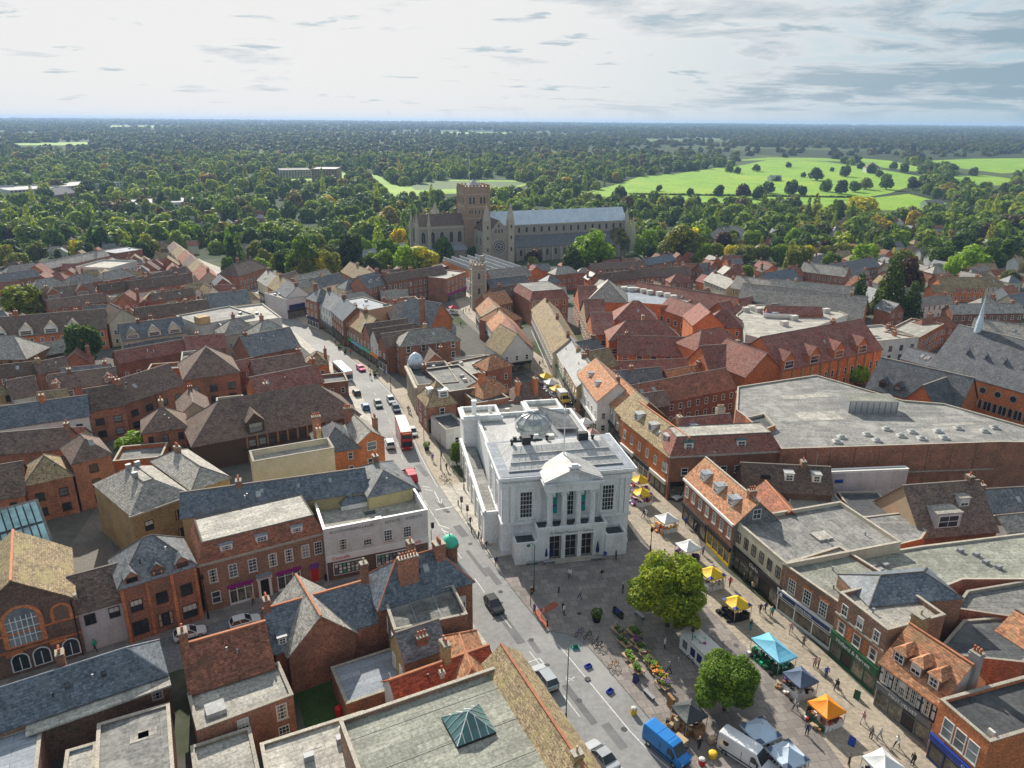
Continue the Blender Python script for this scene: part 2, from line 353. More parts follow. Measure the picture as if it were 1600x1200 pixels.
def bld(label,A,B,e,dep,roof='gx',s=.85,wall='brick',rm='tile_brown',name='building',cat='building',over=.3,par=.7,rg='ridge_grey',near=True,base=0,win=(),chim=(),dorm=(),sky=(),group=None,world=False,inset=2.2,mh=2.6,gab=None,cap='stone_cap',flatm='felt',sink=4,of=None):
    """A,B: the two ends of the front eave (picture points standing e above ground, or plan points when world); dep: depth in m or a picture point on the ridge (pitched) / rear edge (flat)"""
    a=Vector(A) if world else P(A[0],A[1],e+base); b=Vector(B) if world else P(B[0],B[1],e+base)
    u,bk,w=line_frame(a,b)
    zg=T((a.y+b.y)/2)+base
    if isinstance(dep,tuple):
        d_=ray(*dep); o=Vector((0,0,CAM_H)); n3=Vector((bk.x,bk.y,0)); a3=Vector((a.x,a.y,zg+e))
        if roof in('gx','hip'):
            # z = zg+e + s*f
            t=(zg+e+s*(n3.dot(o-a3))-o.z)/(d_.z-s*n3.dot(d_)); f=n3.dot(o+d_*t-a3); d=max(2.0,2*f)
        else:
            zz=zg+e+(mh if roof=='mans' else 0)
            t=(zz-o.z)/d_.z; d=max(2.0,n3.dot(o+d_*t-a3)+(inset if roof=='mans' else 0))
        d=min(d,60)
    else: d=dep
    k=Bd(); k.w,k.d,k.e,k.s,k.near=w,d,e,s,near; k.rz=math.atan2(u.y,u.x); k.roof=roof
    root=empty(name,(a.x,a.y,zg),k.rz); k.root=root; k.zg=zg
    if of:
        root.parent=of.root; q=of.root; root.matrix_parent_inverse=(Matrix.Translation(q.location)@Matrix.Rotation(q.rotation_euler.z,4,'Z')).inverted()
        if name=='building': root.name='wing'
    else:
        tag(root,label,cat,group)
        if not group: REG.append((a+u*w/2,label))
    # walls
    m=MB(); z0=-sink-base
    if roof=='gx':
        r=s*d/2; m.face([(0,0,z0),(w,0,z0),(w,0,e),(0,0,e)],wall); m.face([(w,d,z0),(0,d,z0),(0,d,e),(w,d,e)],wall)
        m.face([(w,0,z0),(w,d,z0),(w,d,e),(w,d/2,e+r),(w,0,e)],gab or wall); m.face([(0,d,z0),(0,0,z0),(0,0,e),(0,d/2,e+r),(0,d,e)],gab or wall); k.r=r
    elif roof=='gy':
        r=s*w/2; m.face([(0,0,z0),(w,0,z0),(w,0,e),(w/2,0,e+r),(0,0,e)],gab or wall); m.face([(w,d,z0),(0,d,z0),(0,d,e),(w/2,d,e+r),(w,d,e)],gab or wall)
        m.face([(w,0,z0),(w,d,z0),(w,d,e),(w,0,e)],wall); m.face([(0,d,z0),(0,0,z0),(0,0,e),(0,d,e)],wall); k.r=r
    elif roof=='shed':
        r=s*d; m.face([(0,0,z0),(w,0,z0),(w,0,e),(0,0,e)],wall); m.face([(w,d,z0),(0,d,z0),(0,d,e+r),(w,d,e+r)],wall); m.face([(w,0,z0),(w,d,z0),(w,d,e+r),(w,0,e)],wall); m.face([(0,d,z0),(0,0,z0),(0,0,e),(0,d,e+r)],wall); k.r=r
    else:
        t=.28 if roof=='flat' else 0
        if roof=='flat':
            for q in ((0,0,w,t),(0,d-t,w,d),(0,t,t,d-t),(w-t,t,w,d-t)): m.box(q[0],q[1],z0,q[2],q[3],e,wall,cap)
        else:
            m.face([(0,0,z0),(w,0,z0),(w,0,e),(0,0,e)],wall); m.face([(w,0,z0),(w,d,z0),(w,d,e),(w,0,e)],wall); m.face([(w,d,z0),(0,d,z0),(0,d,e),(w,d,e)],wall); m.face([(0,d,z0),(0,0,z0),(0,0,e),(0,d,e)],wall)
        k.r=0
    m.build('wall',root)
    # roof
    m=MB(); th=.16; o=over; zz=.05
    if roof=='gx':
        r=k.r; so=s*o
        m.slab([(-o,-o,e-so+zz),(w+o,-o,e-so+zz),(w+o,d/2,e+r+zz),(-o,d/2,e+r+zz)],th,rm); m.slab([(-o,d/2,e+r+zz),(w+o,d/2,e+r+zz),(w+o,d+o,e-so+zz),(-o,d+o,e-so+zz)],th,rm)
        k.roofo=m.build('roof',root); rw=.15 if near else .11; ob('ridge',MB().box(-o-.02,d/2-rw,e+r-.05,w+o+.02,d/2+rw,e+r+rw,rg).mesh('ridge'),k.roofo)
    elif roof=='gy':
        r=k.r; so=s*o
        m.slab([(-o,-o,e-so+zz),(w/2,-o,e+r+zz),(w/2,d+o,e+r+zz),(-o,d+o,e-so+zz)],th,rm); m.slab([(w/2,-o,e+r+zz),(w+o,-o,e-so+zz),(w+o,d+o,e-so+zz),(w/2,d+o,e+r+zz)],th,rm)
        k.roofo=m.build('roof',root); rw=.15 if near else .11; ob('ridge',MB().box(w/2-rw,-o-.02,e+r-.05,w/2+rw,d+o+.02,e+r+rw,rg).mesh('ridge'),k.roofo)
    elif roof=='shed':
        so=s*o; m.slab([(-o,-o,e-so+zz),(w+o,-o,e-so+zz),(w+o,d+o,e+k.r+so+zz),(-o,d+o,e+k.r+so+zz)],th,rm); k.roofo=m.build('roof',root)
    elif roof=='hip':
        x0,x1,y0,y1=-o,w+o,-o,d+o; W_,D_=x1-x0,y1-y0; zb=e-s*o+zz
        if W_>=D_: h=D_/2; p,q=(x0+h,d/2,zb+s*h),(x1-h,d/2,zb+s*h); fs=[[(x0,y0,zb),(x1,y0,zb),q,p],[(x1,y1,zb),(x0,y1,zb),p,q],[(x0,y1,zb),(x0,y0,zb),p],[(x1,y0,zb),(x1,y1,zb),q]]
        else: h=W_/2; p,q=(w/2,y0+h,zb+s*h),(w/2,y1-h,zb+s*h); fs=[[(x0,y0,zb),(x1,y0,zb),p],[(x1,y1,zb),(x0,y1,zb),q],[(x0,y1,zb),(x0,y0,zb),p,q],[(x1,y0,zb),(x1,y1,zb),q,p]]
        k.r=s*h-s*o
        for f in fs: m.face(f,rm)
        m.face([(x0,y0,zb-.12),(x0,y1,zb-.12),(x1,y1,zb-.12),(x1,y0,zb-.12)],rm)
        for f in (((x0,y0),(x1,y0)),((x1,y0),(x1,y1)),((x1,y1),(x0,y1)),((x0,y1),(x0,y0))): m.face([(*f[0],zb-.12),(*f[1],zb-.12),(*f[1],zb),(*f[0],zb)],rm)
        k.roofo=m.build('roof',root)
        rm_=MB()
        for c in [((x0,y0,zb),p),((x0,y1,zb),p if W_>=D_ else q),((x1,y0,zb),q if W_>=D_ else p),((x1,y1,zb),q),(p,q)]:
            if (Vector(c[0])-Vector(c[1])).length>.3: rm_.tube([c[0],c[1]],.11,rg,5)
        rm_.build('ridge',k.roofo)
    elif roof=='mans':
        i=inset; zt=e+mh; o=.15
        lo=[(-o,-o),(w+o,-o),(w+o,d+o),(-o,d+o)]; hi=[(i,i),(w-i,i),(w-i,d-i),(i,d-i)]
        for a_,b_,c_,d_ in zip(lo,lo[1:]+lo[:1],hi[1:]+hi[:1],hi): m.face([(*a_,e+.02),(*b_,e+.02),(*c_,zt),(*d_,zt)],rm)
        m.face([(*p,zt) for p in hi],flatm); m.face([(*p,e+.02) for p in reversed(lo)],rm); k.r=mh
        k.roofo=m.build('roof',root)
        e2=MB()
        for a_,b_ in zip(hi,hi[1:]+hi[:1]): e2.tube([(*a_,zt+.03),(*b_,zt+.03)],.12,rg,4)
        e2.build('ridge',k.roofo); ob('cornice',MB().box(-.3,-.3,e-.3,w+.3,-.003,e+.015,cap).mesh('cornice'),root)
    elif roof=='flat':
        t=.28; m.box(t+.003,t+.003,e-par-.3,w-t-.003,d-t-.003,e-par,rm); k.roofo=m.build('roof',root)
        cp=MB(); 
        for q in ((-.06,-.06,w+.06,t+.05),(-.06,d-t-.05,w+.06,d+.06),(-.06,t+.05,t+.05,d-t-.05),(w-t-.05,t+.05,w+.06,d-t-.05)): cp.box(q[0],q[1],e+.003,q[2],q[3],e+.12,cap)
        cp.build('coping',root)
    FOOT.append([a,b,b+bk*d,a+bk*d])
    for x in win: wins(k,*x)
    for x in chim: chimney(k,*x)
    for x in dorm: dormer(k,*x)
    if not of and roof in('gx','hip') and not group and w>6 and d>5 and cat=='building':
        if not chim and rng.random()<.55: chimney(k,rng.choice([.12,.3,.7,.88]) if roof=='gx' else .5,.5 if roof=='gx' else .75,.9,.8,1.2,rng.choice([1,2,3]),rng.choice(['brick','brick_brown','brick_yellow']))
        for _ in range(rng.choice([0,1,2])):
            vu,vt=rng.uniform(.3,.7),rng.uniform(.3,.7); vy=vt*d/2; MB().lathe(vu*w,vy,[(.09,e+s*vy-.1),(.09,e+s*vy+.55),(.13,e+s*vy+.6)],rng.choice(['grey','offwhite','dark']),6).build('vent_pipe',root)
        if rng.random()<.3: skylight(k,rng.uniform(.3,.7),rng.uniform(.25,.5),.8,1.1)
        if rng.random()<.3 and roof=='gx':
            ax=rng.choice([.15,.85])*w; MB().tube([(ax,d/2,e+k.r-.3),(ax,d/2,e+k.r+2.4)],.03,'grey',4).tube([(ax-.5,d/2,e+k.r+2.2),(ax+.5,d/2,e+k.r+2.2)],.02,'grey',4).build('aerial',root)
    if not of and roof=='flat' and w>7 and d>7 and not group:
        for _ in range(rng.choice([2,3,4])):
            vx,vy=rng.uniform(1.5,w-1.5),rng.uniform(1.5,d-1.5); zz_=e-par
            t_=rng.random()
            if t_<.4: MB().box(vx-.5,vy-.35,zz_,vx+.5,vy+.35,zz_+.7,rng.choice(['grey','offwhite'])).build('air_unit',root)
            elif t_<.7: MB().lathe(vx,vy,[(.12,zz_),(.12,zz_+.6),(.2,zz_+.65)],'grey',6).build('vent_pipe',root)
            else: MB().box(vx-.9,vy-.6,zz_+.001,vx+.9,vy+.6,zz_+.03,rng.choice(['felt_pale','felt_dark'])).build('roof_patch',root,rz=0)
    for x in sky: skylight(k,*x)
    return k
def wallxf(k,wl):
    if wl=='f': return (lambda u,z:(u,-.0,z)),0,k.w
    if wl=='r': return (lambda u,z:(k.w,u,z)),math.pi/2,k.d
    if wl=='b': return (lambda u,z:(k.w-u,k.d,z)),math.pi,k.w
    return (lambda u,z:(0,k.d-u,z)),-math.pi/2,k.d
def wins(k,wl,rows,cols,w=1.1,h=1.7,st='sash',span=(0,1)):
    """windows on one wall; rows: sill heights; cols: count or list of fractions"""
    fn,rz,ln=wallxf(k,wl)
    if isinstance(cols,int): us=[span[0]+(span[1]-span[0])*(i+.5)/cols for i in range(cols)]
    else: us=cols
    for z in rows:
        for f in us: window(k.root,fn(f*ln,z),rz,w,h,st,k.near)
def chimney(k,u,v,top=1.6,sx=.9,sy=1.5,pots=3,m='brick',pm='pot'):
    """stack at plan fraction u,v rising top above the ridge"""
    x,y=u*k.w,v*k.d; zt=k.e+k.r+top; z0=k.e-.6
    mb=MB(); mb.box(x-sx/2,y-sy/2,z0,x+sx/2,y+sy/2,zt,m); mb.box(x-sx/2-.09,y-sy/2-.09,zt-.34,x+sx/2+.09,y+sy/2+.09,zt-.14,m); mb.box(x-sx/2-.05,y-sy/2-.05,zt+.003,x+sx/2+.05,y+sy/2+.05,zt+.11,'stone_cap')
    c=mb.build('chimney',k.root)
    pm_=cached(('pot',pm),lambda:MB().lathe(0,0,[(.15,0),(.13,.12),(.115,.5),(.14,.55),(.14,.62)],pm,8).mesh('chimney_pot',True))
    for i in range(pots):
        t=(i+.5)/pots-.5; p=(x+t*sx*.95,y,zt+.11) if sx>sy else (x,y+t*sy*.95,zt+.11)
        ob('chimney_pot',pm_,c,p)
    return c
def dormer(k,u,t=.3,w=1.5,h=1.5,kind='gable',rm=None,st='sash2',wallm='white',side='f'):
    """dormer on the slope of side f/b/l/r; t: fraction up the slope where its face stands"""
    rm=rm or k.roofo.data.materials[0].name
    if side in 'fb': ln,dp=k.w,(k.d/2)
    else: ln,dp=k.d,(k.w/2)
    s=k.s
    if k.roof=='mans': i=2.2; s=k.r/i; dp=i
    if k.roof=='shed': dp=k.d
    yf=t*dp; zf=k.e+s*yf; x=u*ln
    back=(h+(.55*w/2*1.1 if kind=='gable' else 0))/s+.3
    m=MB(); z1=zf+h
    m.box(x-w/2,yf,zf-.3,x+w/2,yf+back,z1,wallm)
    if kind=='gable':
        r=.5*w; m.face([(x-w/2,yf,z1),(x+w/2,yf,z1),(x,yf,z1+r)],wallm)
        o=.15; m.slab([(x-w/2-o,yf-o,z1-.1),(x,yf-o,z1+r+.08),(x,yf+back,z1+r+.08),(x-w/2-o,yf+back,z1-.1)],.09,rm); m.slab([(x,yf-o,z1+r+.08),(x+w/2+o,yf-o,z1-.1),(x+w/2+o,yf+back,z1-.1),(x,yf+back,z1+r+.08)],.09,rm)
    elif kind=='hip':
        o=.15; r=.55*w; a,b=(x-w/2-o,yf-o,z1),(x+w/2+o,yf-o,z1); p=(x,yf+w*.45,z1+r); q=(x,yf+back+.4,z1+r); m.face([a,b,p],rm); m.face([b,(b[0],yf+back,z1),q,p],rm); m.face([(a[0],yf+back,z1),a,p,q],rm)
    else:
        m.box(x-w/2-.12,yf-.15,z1+.003,x+w/2+.12,yf+back,z1+.14,rm if kind=='flat' else 'lead')
    d=m.build('dormer',k.root)
    rz={'f':0,'r':math.pi/2,'b':math.pi,'l':-math.pi/2}[side]
    d.rotation_euler=(0,0,rz); d.location={'f':(0,0,0),'r':(k.w,0,0),'b':(k.w,k.d,0),'l':(0,k.d,0)}[side]
    if st: window(d,(x,yf-.01,zf+.12),0,w*.8,h*.82,st,k.near,False)
    return d
def skylight(k,u,t,w=.9,h=1.2,side='f',gl='glass_roof'):
    """rooflight lying on the slope"""
    ln,dp=(k.w,k.d/2) if side in 'fb' else (k.d,k.w/2)
    s=k.s; x=u*ln; y=t*dp; dy=h/math.sqrt(1+s*s); f=lambda xx,yy,o:(xx,yy,k.e+s*yy+.06+o)
    m=MB(); m.slab([f(x-w/2,y,.12),f(x+w/2,y,.12),f(x+w/2,y+dy,.12),f(x-w/2,y+dy,.12)],.16,'grey')
    o=m.build('skylight',k.root); rz={'f':0,'r':math.pi/2,'b':math.pi,'l':-math.pi/2}[side]; o.rotation_euler=(0,0,rz); o.location={'f':(0,0,0),'r':(k.w,0,0),'b':(k.w,k.d,0),'l':(0,k.d,0)}[side]
    g=.08; MB().face([f(x-w/2+g,y+g,.128),f(x+w/2-g,y+g,.128),f(x+w/2-g,y+dy-g,.128),f(x-w/2+g,y+dy-g,.128)],gl).build('pane',o)
    return o
def shop(k,u0,u1,zt=3.0,fas='dark',txt=None,tm='white',fr='dark',wl='f',size=.55,fh=.7,n=4,door=None,glass='glass_shop',ta='CENTER',tsx=1.0,label=None):
    """ground floor shopfront between wall fractions u0,u1"""
    fn,rz,ln=wallxf(k,wl); a,b=u0*ln,u1*ln; w=b-a
    m=MB(); pr=-.12; p=.14
    m.box(0,pr,0,w,.02,.45,fr)
    for i in range(n+1):
        x=min(max(w*i/n-p/2,0),w-p); m.box(x,pr,.453,x+p,.02,zt-fh-.003,fr)
    m.box(p,pr+.02,zt-fh-.5,w-p,.0,zt-fh-.42,fr)
    o=m.build('shopfront',k.root,loc=fn(a,0),rz=rz)
    for i in range(n):
        x0,x1=w*i/n+p/2+.01,w*(i+1)/n-p/2-.01
        isd= door is not None and i in (door if isinstance(door,(list,tuple)) else (door,))
        MB().face([(x0,-.05,.46),(x1,-.05,.46),(x1,-.05,zt-fh-.01),(x0,-.05,zt-fh-.01)],'black' if isd else glass).build('door' if isd else 'shop_window',o)
    f=MB().box(-.05,-.3,zt-fh,w+.05,.02,zt,fas); f.box(-.1,-.36,zt+.003,w+.1,.0,zt+.1,fas)
    fo=f.build('fascia',o)
    if txt: text_obj(fo,txt,(w/2,-.315,zt-fh/2),(math.pi/2,0,0),size,tm,sx=tsx)
    return o
def box_part(k,name,x0,y0,z0,x1,y1,z1,m,top=None):
    return MB().box(x0,y0,z0,x1,y1,z1,m,top).build(name,k.root)

def polyblock(label,pts,h,wall='brick',rm='felt',par=.6,name='building',cat='building',cap='stone_cap',group=None,sink=5,hts=None,near=True):
    """flat roofed block of any plan; pts: roof edge corners as picture points h above ground, ccw seen from above"""
    q=[P(p[0],p[1],h) for p in pts]
    ar=sum(a.x*b.y-b.x*a.y for a,b in zip(q,q[1:]+q[:1]))
    if ar<0: q=q[::-1]
    c=sum(q,Vector((0,0)))/len(q); zg=T(c.y); root=empty(name,(c.x,c.y,zg)); tag(root,label,cat,group)
    FOOT.append(list(q)); q=[p-c for p in q]; n=len(q); inn=[]
    for i in range(n):
        a,b,d=q[i-1],q[i],q[(i+1)%n]; e1=(b-a).normalized(); e2=(d-b).normalized(); n1=Vector((-e1.y,e1.x)); n2=Vector((-e2.y,e2.x)); v=(n1+n2); v=v.normalized()/max(.4,v.normalized().dot(n1)); inn.append(b+v*.35)
    m=MB()
    for i in range(n):
        a,b=q[i],q[(i+1)%n]; m.face([(a.x,a.y,-sink),(b.x,b.y,-sink),(b.x,b.y,h),(a.x,a.y,h)],wall)
    m.build('wall',root)
    m=MB(); m.face([(p.x,p.y,h-par) for p in inn],rm); ro=m.build('roof',root)
    m=MB()
    for i in range(n):
        j=(i+1)%n; a,b,c_,d=q[i],q[j],inn[j],inn[i]; m.face([(a.x,a.y,h+.0),(b.x,b.y,h+.0),(c_.x,c_.y,h+.0),(d.x,d.y,h+.0)],cap); m.face([(d.x,d.y,h),(c_.x,c_.y,h),(c_.x,c_.y,h-par-.05),(d.x,d.y,h-par-.05)],cap)
    m.build('coping',root)
    k=Bd(); k.root,k.h,k.c,k.zg,k.par,k.q=root,h,c,zg,par,q; k.near=near
    def edge_wins(i,rows,cols,w=1.1,hh=1.6,st='sash'):
        a,b=q[i],q[(i+1)%n]; u=(b-a); rz=math.atan2(u.y,u.x)
        for z in rows:
            for t in range(cols):
                p=a+u*((t+.5)/cols); window(root,(p.x,p.y,z),rz,w,hh,st,near)
    k.ew=edge_wins
    return k
def on_roof(k,px,py,h=None):
    """local position on a block's flat roof of the picture point"""
    p=P(px,py,(k.h-k.par) if h is None else h)-k.c; return p
def roof_box(k,name,px,py,sx,sy,sz,m,rz=0,top=None,dz=0):
    p=on_roof(k,px,py); o=MB().box(-sx/2,-sy/2,0,sx/2,sy/2,sz,m,top).build(name,k.root,loc=(p.x,p.y,k.h-k.par+.004+dz),rz=rz); return o

def hs(label,A,B,e,dep,roof='gx',wall='brick',rm='tile_brown',aw='f',st='sash2',ww=1.0,wh=1.5,pitch=2.6,shopc=None,**kw):
    """town house with windows laid out by itself on the walls named in aw"""
    kw.setdefault('near',False); k=bld(label,A,B,e,dep,roof,kw.pop('s',.85),wall,rm,**kw)
    z0=1.0 if not shopc else 4.0
    for wl in aw:
        ln=k.w if wl in 'fb' else k.d; n=max(1,int(ln/pitch)); top=k.e-.3-(k.s*0)
        rows=[]; z=z0 if wl=='f' else 1.0
        while z+wh<top+.1: rows.append(z); z+=2.9
        if not rows and k.e>2.4: rows=[max(.6,k.e-wh-.5)]
        wins(k,wl,rows,n,ww,wh,st)
    if shopc: shop(k,.02,.98,3.4,shopc,None,fr=rng.choice(['dark','white','midgrey']),n=max(2,int(k.w/2)),fh=.7)
    return k
# ---------------- ground ----------------
def ground_material():
    m=bpy.data.materials.new('land'); m.use_nodes=True; t=m.node_tree; t.nodes.clear()
    g=N(t,'ShaderNodeNewGeometry'); v=g.outputs['Position']
    a=NOISE(t,v,.035,5,.6); b=NOISE(t,v,.5,4,.7); c=NOISE(t,v,.0022,4,.6)
    town=MIX(t,RAMP(t,a,[(.5,0),(.6,1)]),(.13,.125,.115),(.055,.075,.03)); town=MIX(t,.35,town,MIX(t,1.0,town,RAMP(t,b,[(.3,.5),(.7,1.5)]),'MULTIPLY'))
    vo=N(t,'ShaderNodeTexVoronoi'); vo.inputs['Scale'].default_value=.0032; L(t,v,vo.inputs['Vector'])
    far=MIX(t,RAMP(t,vo.outputs['Color'],[(.3,0),(.8,1)]),(.035,.055,.018),(.085,.115,.04)); far=MIX(t,RAMP(t,c,[(.5,0),(.62,1)]),far,(.04,.06,.025))
    far=MIX(t,.4,far,MIX(t,1.0,far,RAMP(t,a,[(.3,.6),(.7,1.4)]),'MULTIPLY'))
    sp=N(t,'ShaderNodeSeparateXYZ'); L(t,v,sp.inputs[0])
    yy=M2(t,'ADD',sp.outputs[1],M2(t,'MULTIPLY',M2(t,'SUBTRACT',a,.5),160))
    f=RAMP(t,M2(t,'DIVIDE',yy,1000),[(.40,0),(.47,1)])
    col=MIX(t,f,town,far)
    b_=N(t,'ShaderNodeBsdfPrincipled'); b_.inputs['Roughness'].default_value=.95; b_.inputs['Specular IOR Level'].default_value=.1; L(t,col,b_.inputs['Base Color'])
    o=N(t,'ShaderNodeOutputMaterial'); L(t,b_.outputs[0],o.inputs[0]); MT['land']=m
ground_material()
mat('asphalt',(.27,.27,.262),(.215,.215,.21),.15,fine=.1,stain=((.34,.335,.32),.06,.6),objrand=0,rough=.8)
mat('asphalt_dark',(.085,.09,.095),(.065,.07,.075),.3,fine=.3,objrand=0)
mat('side_asphalt',(.19,.19,.19),(.145,.145,.147),.3,fine=.3,objrand=0)
def paver(name,c1,c2,w,h,mort=(.5,.5,.5),ang=0.0,ms=.02):
    m=mat(name,c1,c2,.3,fine=.09,objrand=0,stain=(tuple(v*.6 for v in c1),.15,.5)); t=m.node_tree
    b=[n for n in t.nodes if n.type=='BSDF_PRINCIPLED'][0]; src=b.inputs['Base Color'].links[0].from_socket
    g=N(t,'ShaderNodeNewGeometry'); mp=N(t,'ShaderNodeMapping'); mp.inputs['Rotation'].default_value=(0,0,ang); L(t,g.outputs['Position'],mp.inputs['Vector'])
    bt=N(t,'ShaderNodeTexBrick'); bt.inputs['Scale'].default_value=1; bt.inputs['Brick Width'].default_value=w; bt.inputs['Row Height'].default_value=h; bt.inputs['Mortar Size'].default_value=ms; bt.inputs['Mortar Smooth'].default_value=.3
    bt.inputs['Color1'].default_value=(.8,.8,.8,1); bt.inputs['Color2'].default_value=(1.2,1.18,1.15,1); bt.inputs['Mortar'].default_value=(*mort,1); L(t,mp.outputs[0],bt.inputs['Vector'])
    L(t,MIX(t,1.0,src,bt.outputs['Color'],'MULTIPLY'),b.inputs['Base Color'])
paver('plaza_paving',(.26,.232,.212),(.212,.19,.176),1.2,1.2,(.6,.6,.6),-.18,.035)
paver('buff_paving',(.40,.345,.27),(.335,.29,.23),.45,.3,(.75,.75,.75),.42)
paver('pale_paving',(.50,.47,.41),(.43,.40,.35),.6,.45,(.75,.75,.75),.42)
paver('setts',(.20,.185,.165),(.16,.15,.135),.25,.15,(.6,.6,.6),.42)
mat('kerb',(.42,.40,.36),(.34,.32,.29),.8,fine=.2,objrand=0)
mat('paint_white',(.66,.66,.63),(.5,.5,.48),2.0,fine=.5,objrand=0)
mat('paint_red',(.36,.10,.06),(.30,.085,.05),1,fine=.3,objrand=0)
mat('grass',(.205,.37,.006),(.14,.285,.006),.03,fine=.3,objrand=.05,stain=((.30,.40,.015),.012,.7))
mat('grass_dark',(.075,.135,.02),(.055,.105,.017),.05,fine=.3,objrand=0)
mat('lawn',(.05,.10,.02),(.03,.07,.015),1.0,fine=.5,objrand=0)
def struct(o): o['kind']='structure'; return o
ys=[-60,-20]+list(range(0,140,20))+list(range(140,640,20))+list(range(660,1600,60))+list(range(1600,5000,300))+list(range(5000,15001,1000))
xs=[-16000,-6000,-2500,-1200,-600,-300,-100,0,100,300,600,1200,2500,6000,16000]
vs=[(x,y,T(y)-.02) for y in ys for x in xs]; nx=len(xs)
fs=[(j*nx+i,j*nx+i+1,(j+1)*nx+i+1,(j+1)*nx+i) for j in range(len(ys)-1) for i in range(nx-1)]
me=bpy.data.meshes.new('ground'); me.from_pydata(vs,[],fs); me.materials.append(MT['land']); struct(ob('ground',me))
def dens(pts,step=4.0):
    out=[Vector(pts[0])]
    for a,b in zip(pts,pts[1:]):
        a,b=Vector(a),Vector(b); n=max(1,int((b-a).length/step))
        out+=[a+(b-a)*(i/n) for i in range(1,n+1)]
    return out
def smooth(pts,it=2):
    pts=[Vector(p) for p in pts]
    for _ in range(it):
        q=[pts[0]]
        for a,b in zip(pts,pts[1:]): q+=[a*.75+b*.25,a*.25+b*.75]
        pts=q+[pts[-1]]
    return pts
def offset(pts,d):
    out=[]
    for i,p in enumerate(pts):
        t=(pts[min(i+1,len(pts)-1)]-pts[max(i-1,0)]).normalized(); out.append(p+Vector((-t.y,t.x))*d)
    return out
def ribbon(name,a,b,z,m,side=None,n=None):
    """sheet between two polylines, z above the ground; side: kerb face material"""
    mb=MB()
    def rs(p,n):
        L_=[0]
        for q,r in zip(p,p[1:]): L_.append(L_[-1]+(r-q).length)
        return [Vector((float(np.interp(t*L_[-1],L_,[q.x for q in p])),float(np.interp(t*L_[-1],L_,[q.y for q in p])))) for t in [i/n for i in range(n+1)]]
    n=n or max(2,int(max(sum((q-p).length for p,q in zip(a,a[1:])),sum((q-p).length for p,q in zip(b,b[1:])))/3))
    A,B=rs(a,n),rs(b,n); h=lambda p,o=z:(p.x,p.y,T(p.y)+o)
    for i in range(n):
        mb.face([h(A[i]),h(B[i]),h(B[i+1]),h(A[i+1])],m)
        if side:
            mb.face([h(A[i],-.3),h(A[i]),h(A[i+1]),h(A[i+1],-.3)],side); mb.face([h(B[i]),h(B[i],-.3),h(B[i+1],-.3),h(B[i+1])],side)
    return struct(mb.build(name))
def patch(name,pts,z,m,side=None,world=False):
    """flat or draped polygon given as picture points (or plan points)"""
    import mathutils
    q=[Vector(p) if world else P(*p) for p in pts]
    q=dens(q+[q[0]],6.0)[:-1]
    tri=mathutils.geometry.tessellate_polygon([[Vector((p.x,p.y,0)) for p in q]])
    mb=MB(); vs=[(p.x,p.y,T(p.y)+z) for p in q]
    for t in tri:
        a,b,c=[vs[i] for i in t]
        if (b[0]-a[0])*(c[1]-a[1])-(b[1]-a[1])*(c[0]-a[0])<0: b,c=c,b
        mb.face([a,b,c],m)
    if side:
        for i in range(len(vs)):
            a,b=vs[i],vs[(i+1)%len(vs)]; mb.face([(a[0],a[1],a[2]-.3),(b[0],b[1],b[2]-.3),b,a],side)
    return struct(mb.build(name))
# main street: its market-side edge line as read from the photograph
RK=smooth([P(*p) for p in [(1130,1260),(1017,1180),(941,1088),(865,997),(797,917),(707,792),(676,744),(652,697),(641,662),(619,622),(597,598),(562,570),(497,520),(440,482),(404,456),(385,440),(300,405)]],2)
LK=[p+(q-p)*(1 if p.y<150 else max(.78,1-(p.y-150)/300)) for p,q in zip(RK,offset(RK,8.6))]
ribbon('road',LK,RK,.03,'asphalt')
ribbon('pavement',offset(LK,3.0),LK,.14,'pale_paving','kerb')
# market-side pavement beyond the town hall
i0=next(i for i,p in enumerate(RK) if p.y>126)
ribbon('pavement',RK[i0:],offset(RK[i0:],-4.2),.14,'buff_paving','kerb')
i1=next(i for i,p in enumerate(RK) if p.y>93)
ribbon('pavement',RK[i1:i0+1],offset(RK[i1:i0+1],-6.0),.14,'pale_paving','kerb')
# market square
patch('market_square',[(1240,1260),(1130,1260),(1075,1190),(1020,1130),(940,1035),(912,1003),(885,990),(854,987),(797,917),(770,872),(1000,845),(1030,870),(1130,960),(1240,1060),(1360,1200),(1400,1260)],.15,'plaza_paving','kerb')
patch('pavement',[(1395,1260),(1340,1228),(1290,1160),(1200,1050),(1130,975),(1060,905),(1010,850),(975,805),(985,780),(1040,800),(1130,890),(1250,985),(1350,1080),(1480,1200),(1540,1260)],.156,'buff_paving')
patch('loading_bay',[(865,997),(1017,1180),(1130,1260),(1075,1190),(1020,1130),(940,1035),(912,1003),(885,992)],.034,'asphalt')
patch('red_paving',[(834,956),(841,953),(858,980),(852,984)],.158,'paint_red'); patch('red_paving',[(842,954),(866,941),(874,947),(850,962)],.161,'paint_red')
patch('loading_bay',[(838,972),(862,980),(925,1003),(965,1060),(900,1035),(860,992)],.032,'asphalt'); patch('shaded_street',[(1000,760),(1040,800),(1030,850),(985,800)],.152,'buff_paving')
# narrow market place street running up to the clock tower
ML=smooth([P(*p) for p in [(990,850),(985,790),(950,725),(905,665),(858,612),(800,570),(745,520),(712,490),(700,470),(690,455)]],2)
ribbon('lane',ML,offset(ML,-11.0),.04,'buff_paving')
ribbon('lane',offset(ML,0.0),offset(ML,-3.0),.05,'setts')
